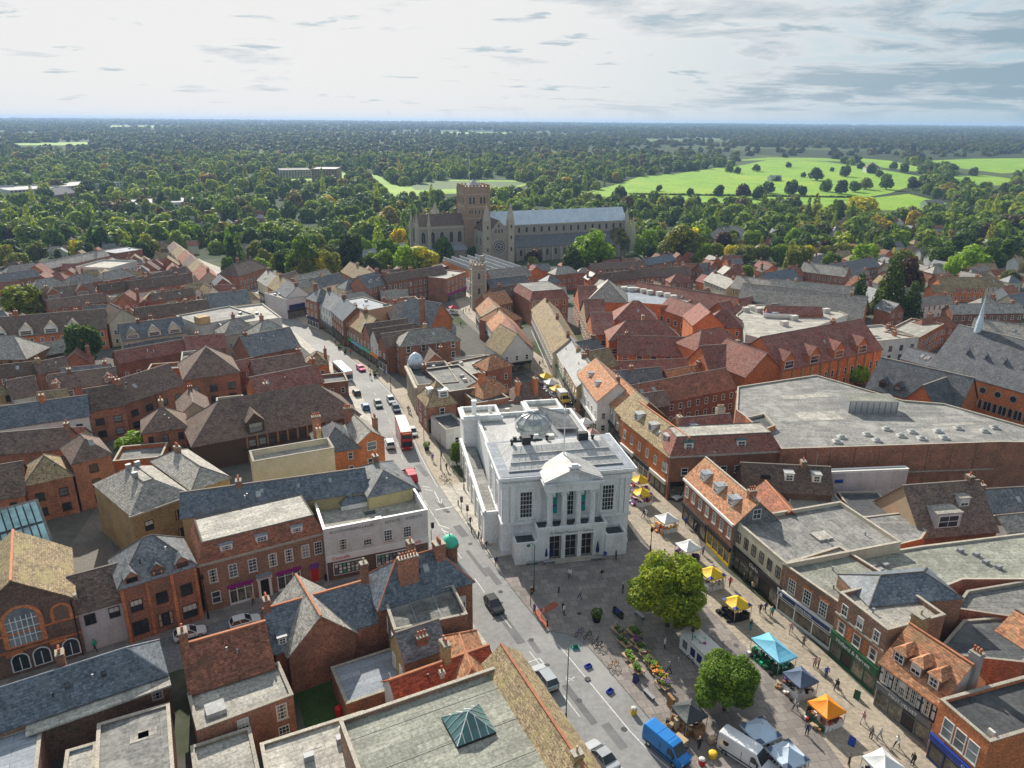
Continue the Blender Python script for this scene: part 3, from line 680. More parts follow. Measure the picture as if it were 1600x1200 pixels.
# side street in front of the white office
SL=[P(*p) for p in [(-120,1150),(60,1065),(205,1012),(322,978),(508,915),(665,872),(700,880)]]
ribbon('side_street',offset(smooth(SL,1),-7.6),smooth(SL,1),.028,'side_asphalt')
ribbon('pavement',smooth(SL,1),offset(smooth(SL,1),3.6),.13,'plaza_paving','kerb')
patch('courtyard',[(90,880),(160,780),(185,890),(215,960),(120,1020)],.02,'setts')
# wear on the carriageway: mended trenches, manholes, tyre lines
mat('asphalt_patch',(.17,.17,.17),(.13,.13,.132),.5,fine=.12,objrand=.15); mat('manhole',(.09,.09,.09),(.06,.06,.06),2,fine=.3)
for i,(x,y,w,l) in enumerate(((800,985,1.2,6),(835,1010,.8,3),(770,900,1.0,5),(720,830,1.4,4),(905,1100,.9,7),(960,1150,1.1,4),(690,790,.9,5),(660,735,1.2,6),(930,1060,.8,5),(745,880,.6,8))):
    p=P(x,y); d=Vector((-.44,.9)); n=Vector((d.y,-d.x)); q=[p-n*w/2-d*l/2,p+n*w/2-d*l/2,p+n*w/2+d*l/2,p-n*w/2+d*l/2]; struct(MB().face([(v.x,v.y,T(v.y)+.0335) for v in q],'asphalt_patch').build('road_patch'))
for x,y in ((855,1040),(782,925),(905,1095),(735,850),(830,1000),(975,1140),(918,1062),(700,800),(850,935),(905,960),(1000,1000),(1090,1090),(1150,1010),(1210,1100)):
    p=P(x,y); struct(MB().lathe(p.x,p.y,[(.38,T(p.y)+.03),(.38,T(p.y)+(.042 if x<900 or y>1090 else .165))],'manhole',10).build('manhole_cover'))
# road paint
def dash(name,pts,w,on,off,z=.036,m='paint_white'):
    mb=MB(); pts=dens(pts,.5); acc=0
    for a,b in zip(pts,pts[1:]):
        if acc%(on+off)<on:
            t=(b-a).normalized(); n=Vector((-t.y,t.x))*w/2
            mb.face([(a.x-n.x,a.y-n.y,T(a.y)+z),(b.x-n.x,b.y-n.y,T(b.y)+z),(b.x+n.x,b.y+n.y,T(b.y)+z),(a.x+n.x,a.y+n.y,T(a.y)+z)],m)
        acc+=(b-a).length
    return struct(mb.build(name))
near=[p for p in RK if p.y<84]; dash('road_line',offset(near,.12),.14,9,0,.042)
mid=offset(RK,4.2); dash('road_line',[p for p in mid if p.y<100],.12,4,5); dash('road_line',[p for p in mid if 100<=p.y<131],.12,3,0.6); dash('road_line',[p for p in mid if p.y>=131],.1,3,4,.05)
dash('road_line',offset([p for p in RK if p.y<75],6.3),.12,4.5,1.6)
dash('road_line',offset([p for p in RK if 126<p.y<260],.35),.12,100,0,.05,'paint_white')
def px_line(name,a,b,w=.25,z=.04,m='paint_white'): return dash(name,[P(*a),P(*b)],w,999,0,z,m)
px_line('stop_line',(680,797),(707,792),.35); px_line('bay_line',(820,1037),(843,1029),.16); px_line('bay_line',(843,1029),(850,1038),.16)
px_line('road_arrow',(679,768),(688,787),.18); px_line('road_arrow',(682,782),(689,788),.16); px_line('road_arrow',(690,780),(689,788),.16)
px_line('cycle_mark',(884,1058),(896,1064),.12); px_line('cycle_mark',(886,1066),(898,1058),.12); px_line('cycle_mark',(884,1060),(888,1067),.12)
def hatch():
    for a,b in [((660,760),(672,762)),((664,765),(676,767)),((684,820),(702,826)),((690,828),(706,835))]: px_line('crossing_mark',a,b,.22)
hatch()
# meadows and playing fields
FIELDS=[]
def fieldp(label_px,m,z=.12,nm='field'):
    q=[P(*p) for p in label_px]; FIELDS.append(q); return patch(nm,label_px,z,m)
fieldp([(958,290),(1000,276),(1060,271),(1115,263),(1160,258),(1205,249),(1290,253),(1350,261),(1395,268),(1440,276),(1420,292),(1390,302),(1330,312),(1200,319),(1080,316),(1000,309),(925,316),(900,303)],'grass')
fieldp([(1450,251),(1520,248),(1620,247),(1620,268),(1565,271),(1500,263)],'grass')
fieldp([(1340,247),(1390,251),(1440,262),(1430,268),(1380,262),(1340,257)],'grass')
fieldp([(430,271),(537,267),(548,278),(540,281),(440,283)],'grass')
fieldp([(572,272),(585,272),(625,292),(700,281),(800,282),(830,286),(800,297),(762,302),(690,303),(620,309),(600,300)],'grass')
fieldp([(640,290),(690,283),(800,284),(825,286),(800,292),(650,297)],'grass_dark',.2,'cricket_ground')
fieldp([(1480,276),(1540,274),(1590,280),(1560,290),(1500,288)],'grass'); fieldp([(1130,252),(1200,246),(1290,247),(1330,252),(1290,252),(1205,250)],'grass'); fieldp([(690,206),(800,207),(800,210),(690,209)],'grass'); fieldp([(1000,217),(1130,216),(1130,220),(1000,221)],'grass_dark')
fieldp([(1240,316),(1330,313),(1420,303),(1480,318),(1440,328),(1300,330)],'grass')
fieldp([(20,224),(135,222),(140,227),(20,227)],'grass')
fieldp([(170,196),(280,196),(280,199),(170,200)],'grass')
fieldp([(1000,395),(1030,390),(1060,402),(1010,412),(980,404)],'lawn',.1,'lawn')
# ---------------- landmarks ----------------
def arch_mesh(w,h,fm,gl,n=5,round_=False,bars=1,fr=.22,out=.12,bm=None):
    """pointed or round arched window with a proud surround"""
    def outline(w,h):
        sp=h-w*(.5 if round_ else .75); pts=[(-w/2,0),(w/2,0),(w/2,sp)]
        if round_: pts+=[(w/2*math.cos(a),sp+w/2*math.sin(a)) for a in [math.pi*i/(2*n) for i in range(1,2*n)]]
        else:
            r=w; pts+=[(-w/2+r*math.cos(a),sp+r*math.sin(a)) for a in [math.pi/3*i/n for i in range(1,n+1)]]+[(w/2-r*math.cos(a),sp+r*math.sin(a)) for a in [math.pi/3*i/n for i in range(n-1,0,-1)]]
        return pts+[(-w/2,sp)]
    o,i=outline(w+2*fr,h+fr),outline(w,h); o=[(x,z-(fr*.4)) for x,z in o]; m=MB(); k=len(o)
    for a in range(k):
        b=(a+1)%k
        m.face([(o[a][0],-out,o[a][1]),(o[b][0],-out,o[b][1]),(i[b][0],-out,i[b][1]),(i[a][0],-out,i[a][1])],fm)
        m.face([(o[a][0],.05,o[a][1]),(o[b][0],.05,o[b][1]),(o[b][0],-out,o[b][1]),(o[a][0],-out,o[a][1])],fm)
        m.face([(i[b][0],-.02,i[b][1]),(i[a][0],-.02,i[a][1]),(i[a][0],-out,i[a][1]),(i[b][0],-out,i[b][1])],fm)
    m.face([(x,-.03,z) for x,z in i],gl)
    for b in range(1,bars+1):
        x=-w/2+w*b/(bars+1); m.box(x-.05,-.09,0,x+.05,-.025,h*.78,bm or fm)
    if bm:
        for zz_ in (.22,.44,.66): m.box(-w/2,-.085,h*zz_-.04,w/2,-.026,h*zz_+.04,bm)
    return m.mesh('window')
def gable_roof(x0,x1,y0,y1,e,r,m,axis='x',o=.3,th=.2):
    mb=MB()
    if axis=='x':
        c=(y0+y1)/2; mb.slab([(x0-o,y0-o,e),(x1+o,y0-o,e),(x1+o,c,e+r),(x0-o,c,e+r)],th,m); mb.slab([(x0-o,c,e+r),(x1+o,c,e+r),(x1+o,y1+o,e),(x0-o,y1+o,e)],th,m)
    else:
        c=(x0+x1)/2; mb.slab([(x0-o,y0-o,e),(c,y0-o,e+r),(c,y1+o,e+r),(x0-o,y1+o,e)],th,m); mb.slab([(c,y0-o,e+r),(x1+o,y0-o,e),(x1+o,y1+o,e),(c,y1+o,e+r)],th,m)
    return mb
def walls(x0,x1,y0,y1,z0,z1,m,gx=None,gy=None):
    mb=MB(); cx,cy=(x0+x1)/2,(y0+y1)/2
    mb.face([(x0,y0,z0),(x1,y0,z0),(x1,y0,z1)]+([(cx,y0,z1+gy)] if gy else [])+[(x0,y0,z1)],m); mb.face([(x1,y1,z0),(x0,y1,z0),(x0,y1,z1)]+([(cx,y1,z1+gy)] if gy else [])+[(x1,y1,z1)],m)
    mb.face([(x1,y0,z0),(x1,y1,z0),(x1,y1,z1)]+([(x1,cy,z1+gx)] if gx else [])+[(x1,y0,z1)],m); mb.face([(x0,y1,z0),(x0,y0,z0),(x0,y0,z1)]+([(x0,cy,z1+gx)] if gx else [])+[(x0,y1,z1)],m)
    return mb
def crenel(par_,x0,x1,y0,y1,z,h,w,m,t=.6):
    for (a,b) in (((x0,y0),(x1,y0)),((x1,y0),(x1,y1)),((x1,y1),(x0,y1)),((x0,y1),(x0,y0))):
        n=max(2,int((Vector(b)-Vector(a)).length/w/2))
        for i in range(n):
            f=(i+.5)/n; cx,cy=a[0]+(b[0]-a[0])*f,a[1]+(b[1]-a[1])*f; ww,tt=(w,t) if a[1]==b[1] else (t,w); ob('merlon',cached(('mer',ww,tt,h,m),lambda:MB().box(-ww/2,-tt/2,0,ww/2,tt/2,h,m).mesh('merlon')),par_,(cx,cy,z))
def cathedral():
    g=-19.0; root=empty('cathedral',(-25.5,478,g),R(22)); tag(root,'long medieval cathedral of flint and stone with square brick tower and rose window','cathedral')
    S_=-6
    # tower
    t=MB(); t.box(-8,-8,S_,8,8,47,'tower_brick')
    for z in (27.5,34.6,42.2): t.box(-8.2,-8.2,z,8.2,8.2,z+.5,'ashlar')
    for sx in (-1,1):
        for sy in (-1,1): t.box(sx*8.35-sx*1.5,sy*8.35-sy*1.5,S_,sx*8.35,sy*8.35,46.6,'tower_brick')
    tw=t.build('tower',root); crenel(tw,-8.1,8.1,-8.1,8.1,47,1.2,1.1,'tower_brick')
    MB().lathe(0,0,[(5.4,47.05),(2.5,49.3),(.1,51)],'lead_pale',8).build('spirelet',tw); MB().tube([(-2.5,0,47),(-2.5,0,66)],.16,'white',6).build('flagpole',tw)
    tri=MB().box(-9.2,0,0,9.2,0.1,.1,'ashlar')
    w1=cached('cw1',lambda:arch_mesh(1.5,4.2,'ashlar','dark',round_=True)); w2=cached('cw2',lambda:arch_mesh(.9,2.2,'ashlar','dark',round_=True,bars=0)); w3=cached('cw3',lambda:arch_mesh(2.4,6.6,'ashlar','dark',bars=1)); w4=cached('cw4',lambda:arch_mesh(1.6,3.4,'ashlar','dark',round_=True,bars=0)); w5=cached('cw5',lambda:arch_mesh(1.9,4.0,'ashlar','dark',bars=1))
    for rz,pos in ((0,lambda u,z:(u,-8,z)),(-math.pi/2,lambda u,z:(-8,-u,z))):
        for u in (-4.6,-2.4,2.4,4.6): ob('window',w1,tw,pos(u,36.6),rz)
        for u in (-5,-3.6,-1.2,1.2,3.6,5): ob('window',w2,tw,pos(u,30.6),rz)
        ob('window',cached('cwr',lambda:arch_mesh(1.6,2.0,'ashlar','dark',round_=True,bars=0)),tw,pos(0,24.2),rz)
    # nave to the west (+x)
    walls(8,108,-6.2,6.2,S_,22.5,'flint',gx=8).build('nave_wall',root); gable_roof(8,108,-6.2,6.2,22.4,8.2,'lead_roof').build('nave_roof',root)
    MB().box(8,-6.5,21.6,108,-6.21,22.35,'ashlar').build('parapet',root)
    for i in range(18): ob('window',w4,root,(13+i*5.35,-6.2,17.3))
    walls(9,106,-14,-6.2,S_,9.2,'flint').build('aisle_wall',root)
    MB().slab([(8.6,-14.4,9.1),(106.3,-14.4,9.1),(106.3,-6.15,15.6),(8.6,-6.15,15.6)],.2,'slate').build('aisle_roof',root)
    for i in range(15):
        ob('window',w5,root,(15+i*6.2,-14,3.4))
        ob('buttress',cached('but',lambda:MB().box(-.5,-1.5,S_,.5,.1,6.2,'ashlar').box(-.5,-.8,6.2,.5,.1,8.4,'ashlar').mesh('buttress')),root,(12+i*6.2,-14,0))
    # west front turrets
    for y in (-15,-6.5,6.5):
        MB().box(107,y-1.7,S_,110.4,y+1.7,22 if abs(y)<10 else 17,'ashlar').lathe(108.7,y,[(1.8,22 if abs(y)<10 else 17),(1.6,23 if abs(y)<10 else 18),(.1,31 if abs(y)<10 else 26)],'ashlar',8).build('turret',root)
    # presbytery to the east (-x)
    walls(-39,-8,-6.5,6.5,S_,23,'flint',gx=7.5).build('presbytery_wall',root); gable_roof(-39,-8,-6.5,6.5,22.9,7.6,'tile_brown').build('presbytery_roof',root)
    MB().box(-39.3,-6.9,22.2,-8,-6.51,23.6,'ashlar').build('parapet',root)
    for x in (-35,-29,-23,-17,-11.5): ob('window',w3,root,(x,-6.5,13.5))
    walls(-38,-9,-12.5,-6.5,S_,9.5,'flint').build('chapel_wall',root); MB().slab([(-38.4,-12.9,9.4),(-8.2,-12.9,9.4),(-8.2,-6.45,12),(-38.4,-6.45,12)],.2,'lead').build('chapel_roof',root)
    for x in (-39.2,-31.5):
        MB().box(x-1.1,-8.2,S_,x+1.1,-6.2,25,'ashlar').lathe(x,-7.2,[(1.1,25),(.9,26),(.08,33)],'ashlar',8).build('turret',root)
    MB().box(-40.2,4.4,S_,-38,7.4,25,'ashlar').lathe(-39.2,6,[(1.1,25),(.9,26),(.08,33)],'ashlar',8).build('turret',root)
    MB().box(-24,10,S_,-19.5,14.5,27,'ashlar').lathe(-21.7,12.2,[(2.5,27),(2.6,29.5),(1.9,31.5),(.1,37)],'ashlar',8).build('turret',root)
    ob('window',cached('cwe',lambda:arch_mesh(5,9,'ashlar','dark',bars=3)),root,(-39,0,13.5),-math.pi/2)
    # north transept with the rose
    tx=4.5; walls(tx-7,tx+7,-34,-8,S_,22,'flint',gy=7.5).build('transept_wall',root); gable_roof(tx-7,tx+7,-33.6,-8,21.9,7.6,'tile_brown','y',.1).build('transept_roof',root)
    for sx in (-1,1):
        m=MB(); m.box(tx+sx*7.6-1.9,-35.2,S_,tx+sx*7.6+1.9,-31.4,29,'ashlar'); m.lathe(tx+sx*7.6,-33.3,[(2.5,29),(2.5,30),(1.6,34),(.12,39.5)],'ashlar',8); q=m.build('turret',root)
        for z in (24.5,18,11): ob('window',w2,q,(tx+sx*7.6,-35.2,z))
    rose=MB(); rose.lathe(0,0,[(5.0,-.3),(5.0,.25),(4.5,.25),(4.5,0)],'ashlar',28,False)
    rose.face([(4.5*math.cos(2*math.pi*i/28),4.5*math.sin(2*math.pi*i/28),.03) for i in range(28)],'dark')
    def ring(cx,cy,r):
        n=12
        for i in range(n):
            a,b=2*math.pi*i/n,2*math.pi*(i+1)/n; rose.face([(cx+r*math.cos(a),cy+r*math.sin(a),.12),(cx+(r-.24)*math.cos(a),cy+(r-.24)*math.sin(a),.12),(cx+(r-.24)*math.cos(b),cy+(r-.24)*math.sin(b),.12),(cx+r*math.cos(b),cy+r*math.sin(b),.12)][::-1],'offwhite')
    ring(0,0,1.1)
    for k in range(8): a=k*math.pi/4; ring(2.1*math.cos(a),2.1*math.sin(a),.9)
    for k in range(16): a=(k+.5)*math.pi/8; ring(3.7*math.cos(a),3.7*math.sin(a),.78)
    ro=rose.build('rose_window',root,loc=(tx,-34.02,13.4)); ro.rotation_euler=(math.pi/2,0,0)
    for u,z in ((-2,22.6),(0,22.6),(2,22.6),(0,25.6)): ob('window',w2,root,(tx+u,-34,z-.6))
    for y in (-27,-21,-14): ob('window',cached('cw6',lambda:arch_mesh(1.7,4.6,'ashlar','dark',round_=True)),root,(tx-7,y,13),-math.pi/2)
    return root
cathedral()
def clock_tower():
    root=empty('clock_tower',(-13.6,284,-4),R(12)); root.scale=(.86,.86,.97); tag(root,'square grey flint clock tower with battlements above the narrow market street','tower')
    m=MB(); m.box(-3.1,-3.1,-4,3.1,3.1,18.6,'flint')
    for z in (5.5,11,16.4): m.box(-3.3,-3.3,z,3.3,3.3,z+.3,'ashlar')
    for sx in(-1,1):
        for sy in(-1,1): m.box(sx*3.35-sx*.7,sy*3.35-sy*.7,-4,sx*3.35,sy*3.35,18.4,'ashlar')
    w=m.build('wall',root); crenel(root,-3.2,3.2,-3.2,3.2,18.6,1.1,.8,'ashlar',.5)
    MB().lathe(2.4,2.4,[(1.1,18.5),(1.1,21.4),(.9,21.6)],'flint',8).build('stair_turret',root); MB().tube([(0,0,18),(0,0,20.5),(0,0,22.8)],[.35,.22,.03],'lead',6).build('spirelet',root)
    for z in (13.0,7): ob('window',cached('ctw',lambda:arch_mesh(1.2,2.4,'ashlar','dark')),root,(0,-3.1,z))
clock_tower()
WST['hall']=('white',4,6,'glass',True); WST['door']=('offwhite',2,3,'dark',False)
mat('hall_roof',(.46,.46,.45),(.37,.37,.365),.3,rough=.6,fine=.2,stain=((.24,.235,.22),.3,.7),objrand=0)
def town_hall():
    root=empty('town_hall',(-1.3,102.9,0),R(11.2)); tag(root,'pale stone classical town hall with pediment, four columns and glass roof lantern','town hall')
    st='town_stone'; w,d,H=21.0,12.8,14.0
    m=walls(0,w,0,d,-2,H,st); m.build('wall',root)
    # plinth, band, cornice
    def belt(name,z0,z1,o,mm=st,x0=0,x1=w,y0=0,y1=d):
        b=MB(); b.box(x0-o,y0-o,z0,x1+o,y0-.002,z1,mm); b.box(x0-o,y0,z0,x0-.002,y1+o,z1,mm); b.box(x1+.002,y0,z0,x1+o,y1+o,z1,mm); return b.build(name,root)
    belt('plinth',-1,.9,.15); belt('string_course',5.4,5.85,.28); belt('frieze',12.2,12.9,.2); belt('cornice',13.2,13.55,.4); belt('cornice',13.55,14.05,.75)
    # roof: gutter walk, lead slopes, raised centre
    r=MB(); r.box(-.5,-.5,14.05,w+.5,d+.3,14.12,'lead'); r.build('gutter',root)
    r=MB(); z0,z1=14.2,16.0; lo=[(1.1,.9),(w-1.1,.9),(w-1.1,d-.6),(1.1,d-.6)]; hi=[(3.0,6.5),(w-3.0,6.5),(w-3.0,8.0),(3.0,8.0)]
    for a,b,c,e in zip(lo,lo[1:]+lo[:1],hi[1:]+hi[:1],hi): r.face([(*a,z0),(*b,z0),(*c,z1),(*e,z1)],'hall_roof')
    r.face([(*p,z1) for p in hi],'hall_roof'); ro=r.build('roof',root)
    for t in (.02,.34,.67):   # stepped lead drips and rolls
        y=.9+5.6*t; z=z0+1.8*t; MB().box(1.1+1.9*t,y-.08,z,w-1.1-1.9*t,y+.08,z+.16,'hall_roof').build('lead_step',ro)
    for i in range(16):
        x=2.6+i*(w-5.2)/15; f=(x-10.5)/9.4; MB().tube([(10.5+f*9.4,1.0,z0+.05),(10.5+f*7.5,6.5,z1+.03)],.055,'hall_roof',4).build('lead_roll',ro)
    for x,y,s in ((5.2,7.2,.7),(14.9,7.4,.85)):
        MB().box(x-s,y-s*.6,15.9,x+s,y+s*.6,16.0+1.3,'dark').build('roof_vent',ro)
    for x,y in ((2.9,7.6),(9.0,8.4),(16.6,7.3),(6.6,9.2)): MB().lathe(x,y,[(.22,15.0),(.22,16.4),(.36,16.5),(.3,16.8)],'dark',8).build('roof_vent',ro)
    MB().box(3.2,8.9,15.0,8.4,9.6,16.0,'steel_dark').box(3.4,9.0,16.0,4.0,9.5,16.5,'dark').box(4.6,9.0,16.0,5.2,9.5,16.6,'dark').box(7.0,9.0,16.0,7.7,9.5,16.7,'white').build('roof_plant',ro)
    MB().box(9.4,9.4,14.8,10.6,10.4,16.2,'offwhite').build('roof_plant',ro)
    # pilaster panels
    for x0,x1 in ((0.05,.9),(1.2,1.95),(5.55,6.3),(14.9,15.65),(19.2,19.9),(20.1,20.95)):
        MB().box(x0,-.24,5.86,x1,-.004,12.19,st).build('pilaster',root)
    for x in (.3,2.4,6.6,8.0,12.1): MB().box(-.12,x,5.86,-.004,x+.8,12.19,st).build('pilaster',root)
    # tall windows
    for x in (3.75,17.3):
        window(root,(x,-.01,6.5),0,2.0,4.6,'hall',True,False); s=MB(); s.box(x-1.35,-.2,6.2,x+1.35,-.003,6.48,st); s.box(x-1.35,-.18,11.15,x+1.35,-.003,11.5,st); s.box(x-1.3,-.1,6.5,x-1.02,-.003,11.14,st); s.box(x+1.02,-.1,6.5,x+1.3,-.003,11.14,st); s.build('window_surround',root)
    for y in (4.6,10.2):
        window(root,(-.01,y,6.5),-math.pi/2,1.6,4.4,'hall')
    window(root,(10.6,-.01,6.3),0,1.9,5.2,'hall',True,False)
    for x in (8.25,12.95):
        MB().box(x-.55,-.2,6.9,x+.55,-.02,11.6,'teal').box(x-.35,-.23,9.8,x+.3,-.201,10.5,'white').box(x-.3,-.23,8.0,x+.35,-.201,8.5,'purple').build('banner',root)
    # portico
    c=10.6; x0,x1=6.3,14.9
    p=MB(); p.box(5.0,-3.0,-1,7.0,0,4.4,st); p.box(8.95,-3.0,-1,9.6,0,4.4,st); p.box(11.6,-3.0,-1,12.25,0,4.4,st); p.box(14.2,-3.0,-1,16.2,0,4.4,st)
    p.box(5.0,-3.0,4.4,16.2,0,5.5,st); p.box(4.85,-3.15,5.503,16.35,-2.85,6.1,st); p.box(4.85,-2.85,5.503,5.15,0,6.1,st); p.box(16.05,-2.85,5.503,16.35,0,6.1,st); pd=p.build('podium',root)
    MB().box(5.15,-2.85,5.504,16.05,-.01,5.56,'felt_dark').build('balcony_floor',pd)
    text_obj(pd,'St Albans Museum + Gallery',(10.6,-3.02,4.95),(math.pi/2,0,0),.62,'midgrey')
    for a,b in ((7.0,8.95),(9.6,11.6),(12.25,14.2)):
        window(pd,((a+b)/2,-2.2,.1),0,b-a-.1,4.2,'door',True,False)
    MB().box(6.2,-4.2,-.2,15.0,-3.0,.16,'stone_cap').box(6.6,-3.8,.16,14.6,-3.0,.32,'stone_cap').build('steps',pd)
    colm=MB(); colm.lathe(0,0,[(.62,0),(.62,.18),(.55,.2),(.5,.4),(.47,.5),(.46,2.6),(.40,6.0),(.42,6.15)],st,18); colm.box(-.56,-.5,6.15,.56,.5,6.4,st)
    for sx in(-1,1):
        for sy in (-.36,.36): colm.lathe(0,0,[(.0,0)],st,3,False) if False else None
    colm.box(-.66,-.52,5.85,-.36,.52,6.14,st); colm.box(.36,-.52,5.85,.66,.52,6.14,st)
    cm=colm.mesh('column',False); 
    for x in (7.15,9.45,11.75,14.05): ob('column',cm,root,(x,-2.1,5.56))
    e=MB(); e.box(x0,-2.75,11.96,x1,-.003,12.9,st); e.box(x0-.15,-2.9,12.9,x1+.15,-.003,13.2,st); e.box(x0-.55,-3.3,13.45,x1+.55,-.7,13.75,st); e.box(x0-.3,-3.0,13.2,x1+.3,-.7,13.45,st); e.build('entablature',root)
    pe=MB(); r_=2.0; a,b,t=(x0-.45,13.76),(x1+.45,13.76),(c,13.76+r_)
    pe.face([(a[0]+.5,-2.7,a[1]),(b[0]-.5,-2.7,b[1]),(t[0],-2.7,t[1]-.2)],st)
    for s,q in ((-1,a),(1,b)):
        pts=[(q[0]-.0,-3.3,q[1]),(t[0],-3.3,t[1]),(t[0],-3.3,t[1]+.35),(q[0]+s*.1,-3.3,q[1]+.32)]
        if s>0: pts=pts[::-1]
        pe.face(pts,st); pe.face([(v[0],-2.6,v[2]) for v in reversed(pts)],st)
        pe.face([(q[0],-2.6,q[1]),(t[0],-2.6,t[1]),(t[0],-3.3,t[1]),(q[0],-3.3,q[1])],st)
    po=pe.build('pediment',root)
    rr=MB(); rr.slab([(a[0],-3.35,a[1]+.32),(c,-3.35,t[1]+.37),(c,3.2,t[1]+.37),(a[0],2.0,a[1]+.32)],.1,'hall_roof'); rr.slab([(c,-3.35,t[1]+.37),(b[0],-3.35,b[1]+.32),(b[0],2.0,b[1]+.32),(c,3.2,t[1]+.37)],.1,'hall_roof'); rr.build('pediment_roof',root)
    MB().box(c-.9,-3.3,t[1]+.3,c+.9,-2.6,t[1]+.7,st).box(c-.5,-3.25,t[1]+.7,c+.5,-2.7,t[1]+1.0,st).build('acroterion',po)
    MB().tube([(10.3,2.2,14.3),(10.3,2.2,24.5)],[.12,.06],'white',8).build('flagpole',root)
    # low side blocks
    for xa,xb in ((1.4,4.99),(16.21,19.7)):
        q=MB()
        for bx in ((xa,-3.5,xb,-3.2),(xa,-.3,xb,-.02),(xa,-3.2,xa+.3,-.3),(xb-.3,-3.2,xb,-.3)): q.box(bx[0],bx[1],-1,bx[2],bx[3],4.0,st)
        qq=q.build('side_block',root); MB().box(xa+.3,-3.2,3.0,xb-.3,-.3,3.4,'felt_dark').build('flat_roof',qq)
    # long low wing on the road side with bays
    m=walls(-2.4,-.01,3.6,33.5,-2,5.6,st); m.build('side_wing_wall',root)
    MB().box(-2.7,3.3,5.6,-2.1,33.6,6.2,st).box(-2.4,3.3,5.6,0,3.7,6.2,st).build('side_wing_parapet',root); MB().box(-2.1,3.7,5.3,-.01,33.4,5.62,'felt').build('side_wing_roof',root)
    for i in range(6): window(root,(-2.41,6.6+i*4.8,1.4),-math.pi/2,1.4,2.8,'sash'); MB().box(-2.62,8.6+i*4.8,-1,-2.41,9.5+i*4.8,5.59,st).build('pilaster',root)
    # rear hall, parapet and lantern
    h2=11.4; q=MB()
    for bx in ((.4,d+.01,.9,33),(19.6,d+.01,20.1,33),(.9,32.5,19.6,33)): q.box(bx[0],bx[1],-2,bx[2],bx[3],h2,st)
    q.build('rear_wall',root); MB().box(.9,d+.01,h2-1.2,19.6,32.5,h2-.7,'lead_pale').build('rear_roof',root)
    lx,ly=9.2,19.6
    y=MB(); b=[(lx-6.4,ly-5.6),(lx+6.4,ly-5.6),(lx+6.4,ly+7.2),(lx-6.4,ly+7.2)]; tt=[(lx-2.4,ly-2.4),(lx+2.4,ly-2.4),(lx+2.4,ly+2.4),(lx-2.4,ly+2.4)]
    for a_,b_,c_,d_ in zip(b,b[1:]+b[:1],tt[1:]+tt[:1],tt): y.face([(*a_,h2-.7),(*b_,h2-.7),(*c_,13.9),(*d_,13.9)],'hall_roof')
    y.face([(*v,13.9) for v in tt],'hall_roof'); hr=y.build('hall_roof',root)
    ln=MB(); ln.lathe(lx,ly,[(3.3,13.4),(3.3,13.9),(3.15,13.9),(3.15,14.8),(3.4,14.9),(3.3,15.0)],'glass_roof',12,False,.5); lo=ln.build('lantern',root)
    dm=MB(); dm.lathe(lx,ly,[(3.3,15.0),(2.2,15.9),(.35,16.4),(.3,16.7)],'glass_roof',12,True,.5); do=dm.build('lantern_dome',lo)
    for i in range(12):
        a_=2*math.pi*(i+.5)/12; cs,sn=math.cos(a_),math.sin(a_); MB().tube([(lx+3.2*cs,ly+3.2*sn,13.5),(lx+3.36*cs,ly+3.36*sn,15.0),(lx+2.25*cs,ly+2.25*sn,15.95),(lx+.3*cs,ly+.3*sn,16.45)],.07,'lead',4).build('glazing_bar',lo)
    MB().slab([(12.2,22,12),(18.6,22,11.6),(18.6,29.5,11.6),(12.2,29.5,13.8)],.2,'slate').build('side_roof',root)
    # rear blocks
    for xa,xb,ya,yb in ((-2.2,5.2,30.5,36),(11,18.2,31.5,37.2)):
        q=MB()
        for bx in ((xa,ya,xb,ya+.5),(xa,yb-.5,xb,yb),(xa,ya+.5,xa+.5,yb-.5),(xb-.5,ya+.5,xb,yb-.5)): q.box(bx[0],bx[1],-3,bx[2],bx[3],12.0,st)
        q.box(xa-.4,ya-.4,11.2,xb+.4,ya-.003,11.7,st); q.box(xa-.4,ya,11.2,xa-.003,yb+.4,11.7,st); qq=q.build('rear_block',root); MB().box(xa+.5,ya+.5,10.8,xb-.5,yb-.5,11.2,'felt_pale').build('flat_roof',qq)
    MB().box(-.2,32.4,11.2,.6,33.2,14.2,st).box(-.3,32.3,14.2,.7,33.3,14.4,st).build('chimney',root)
    MB().box(3.2,33.2,11.2,3.8,33.8,12.9,st).build('chimney',root)
    return root
town_hall()
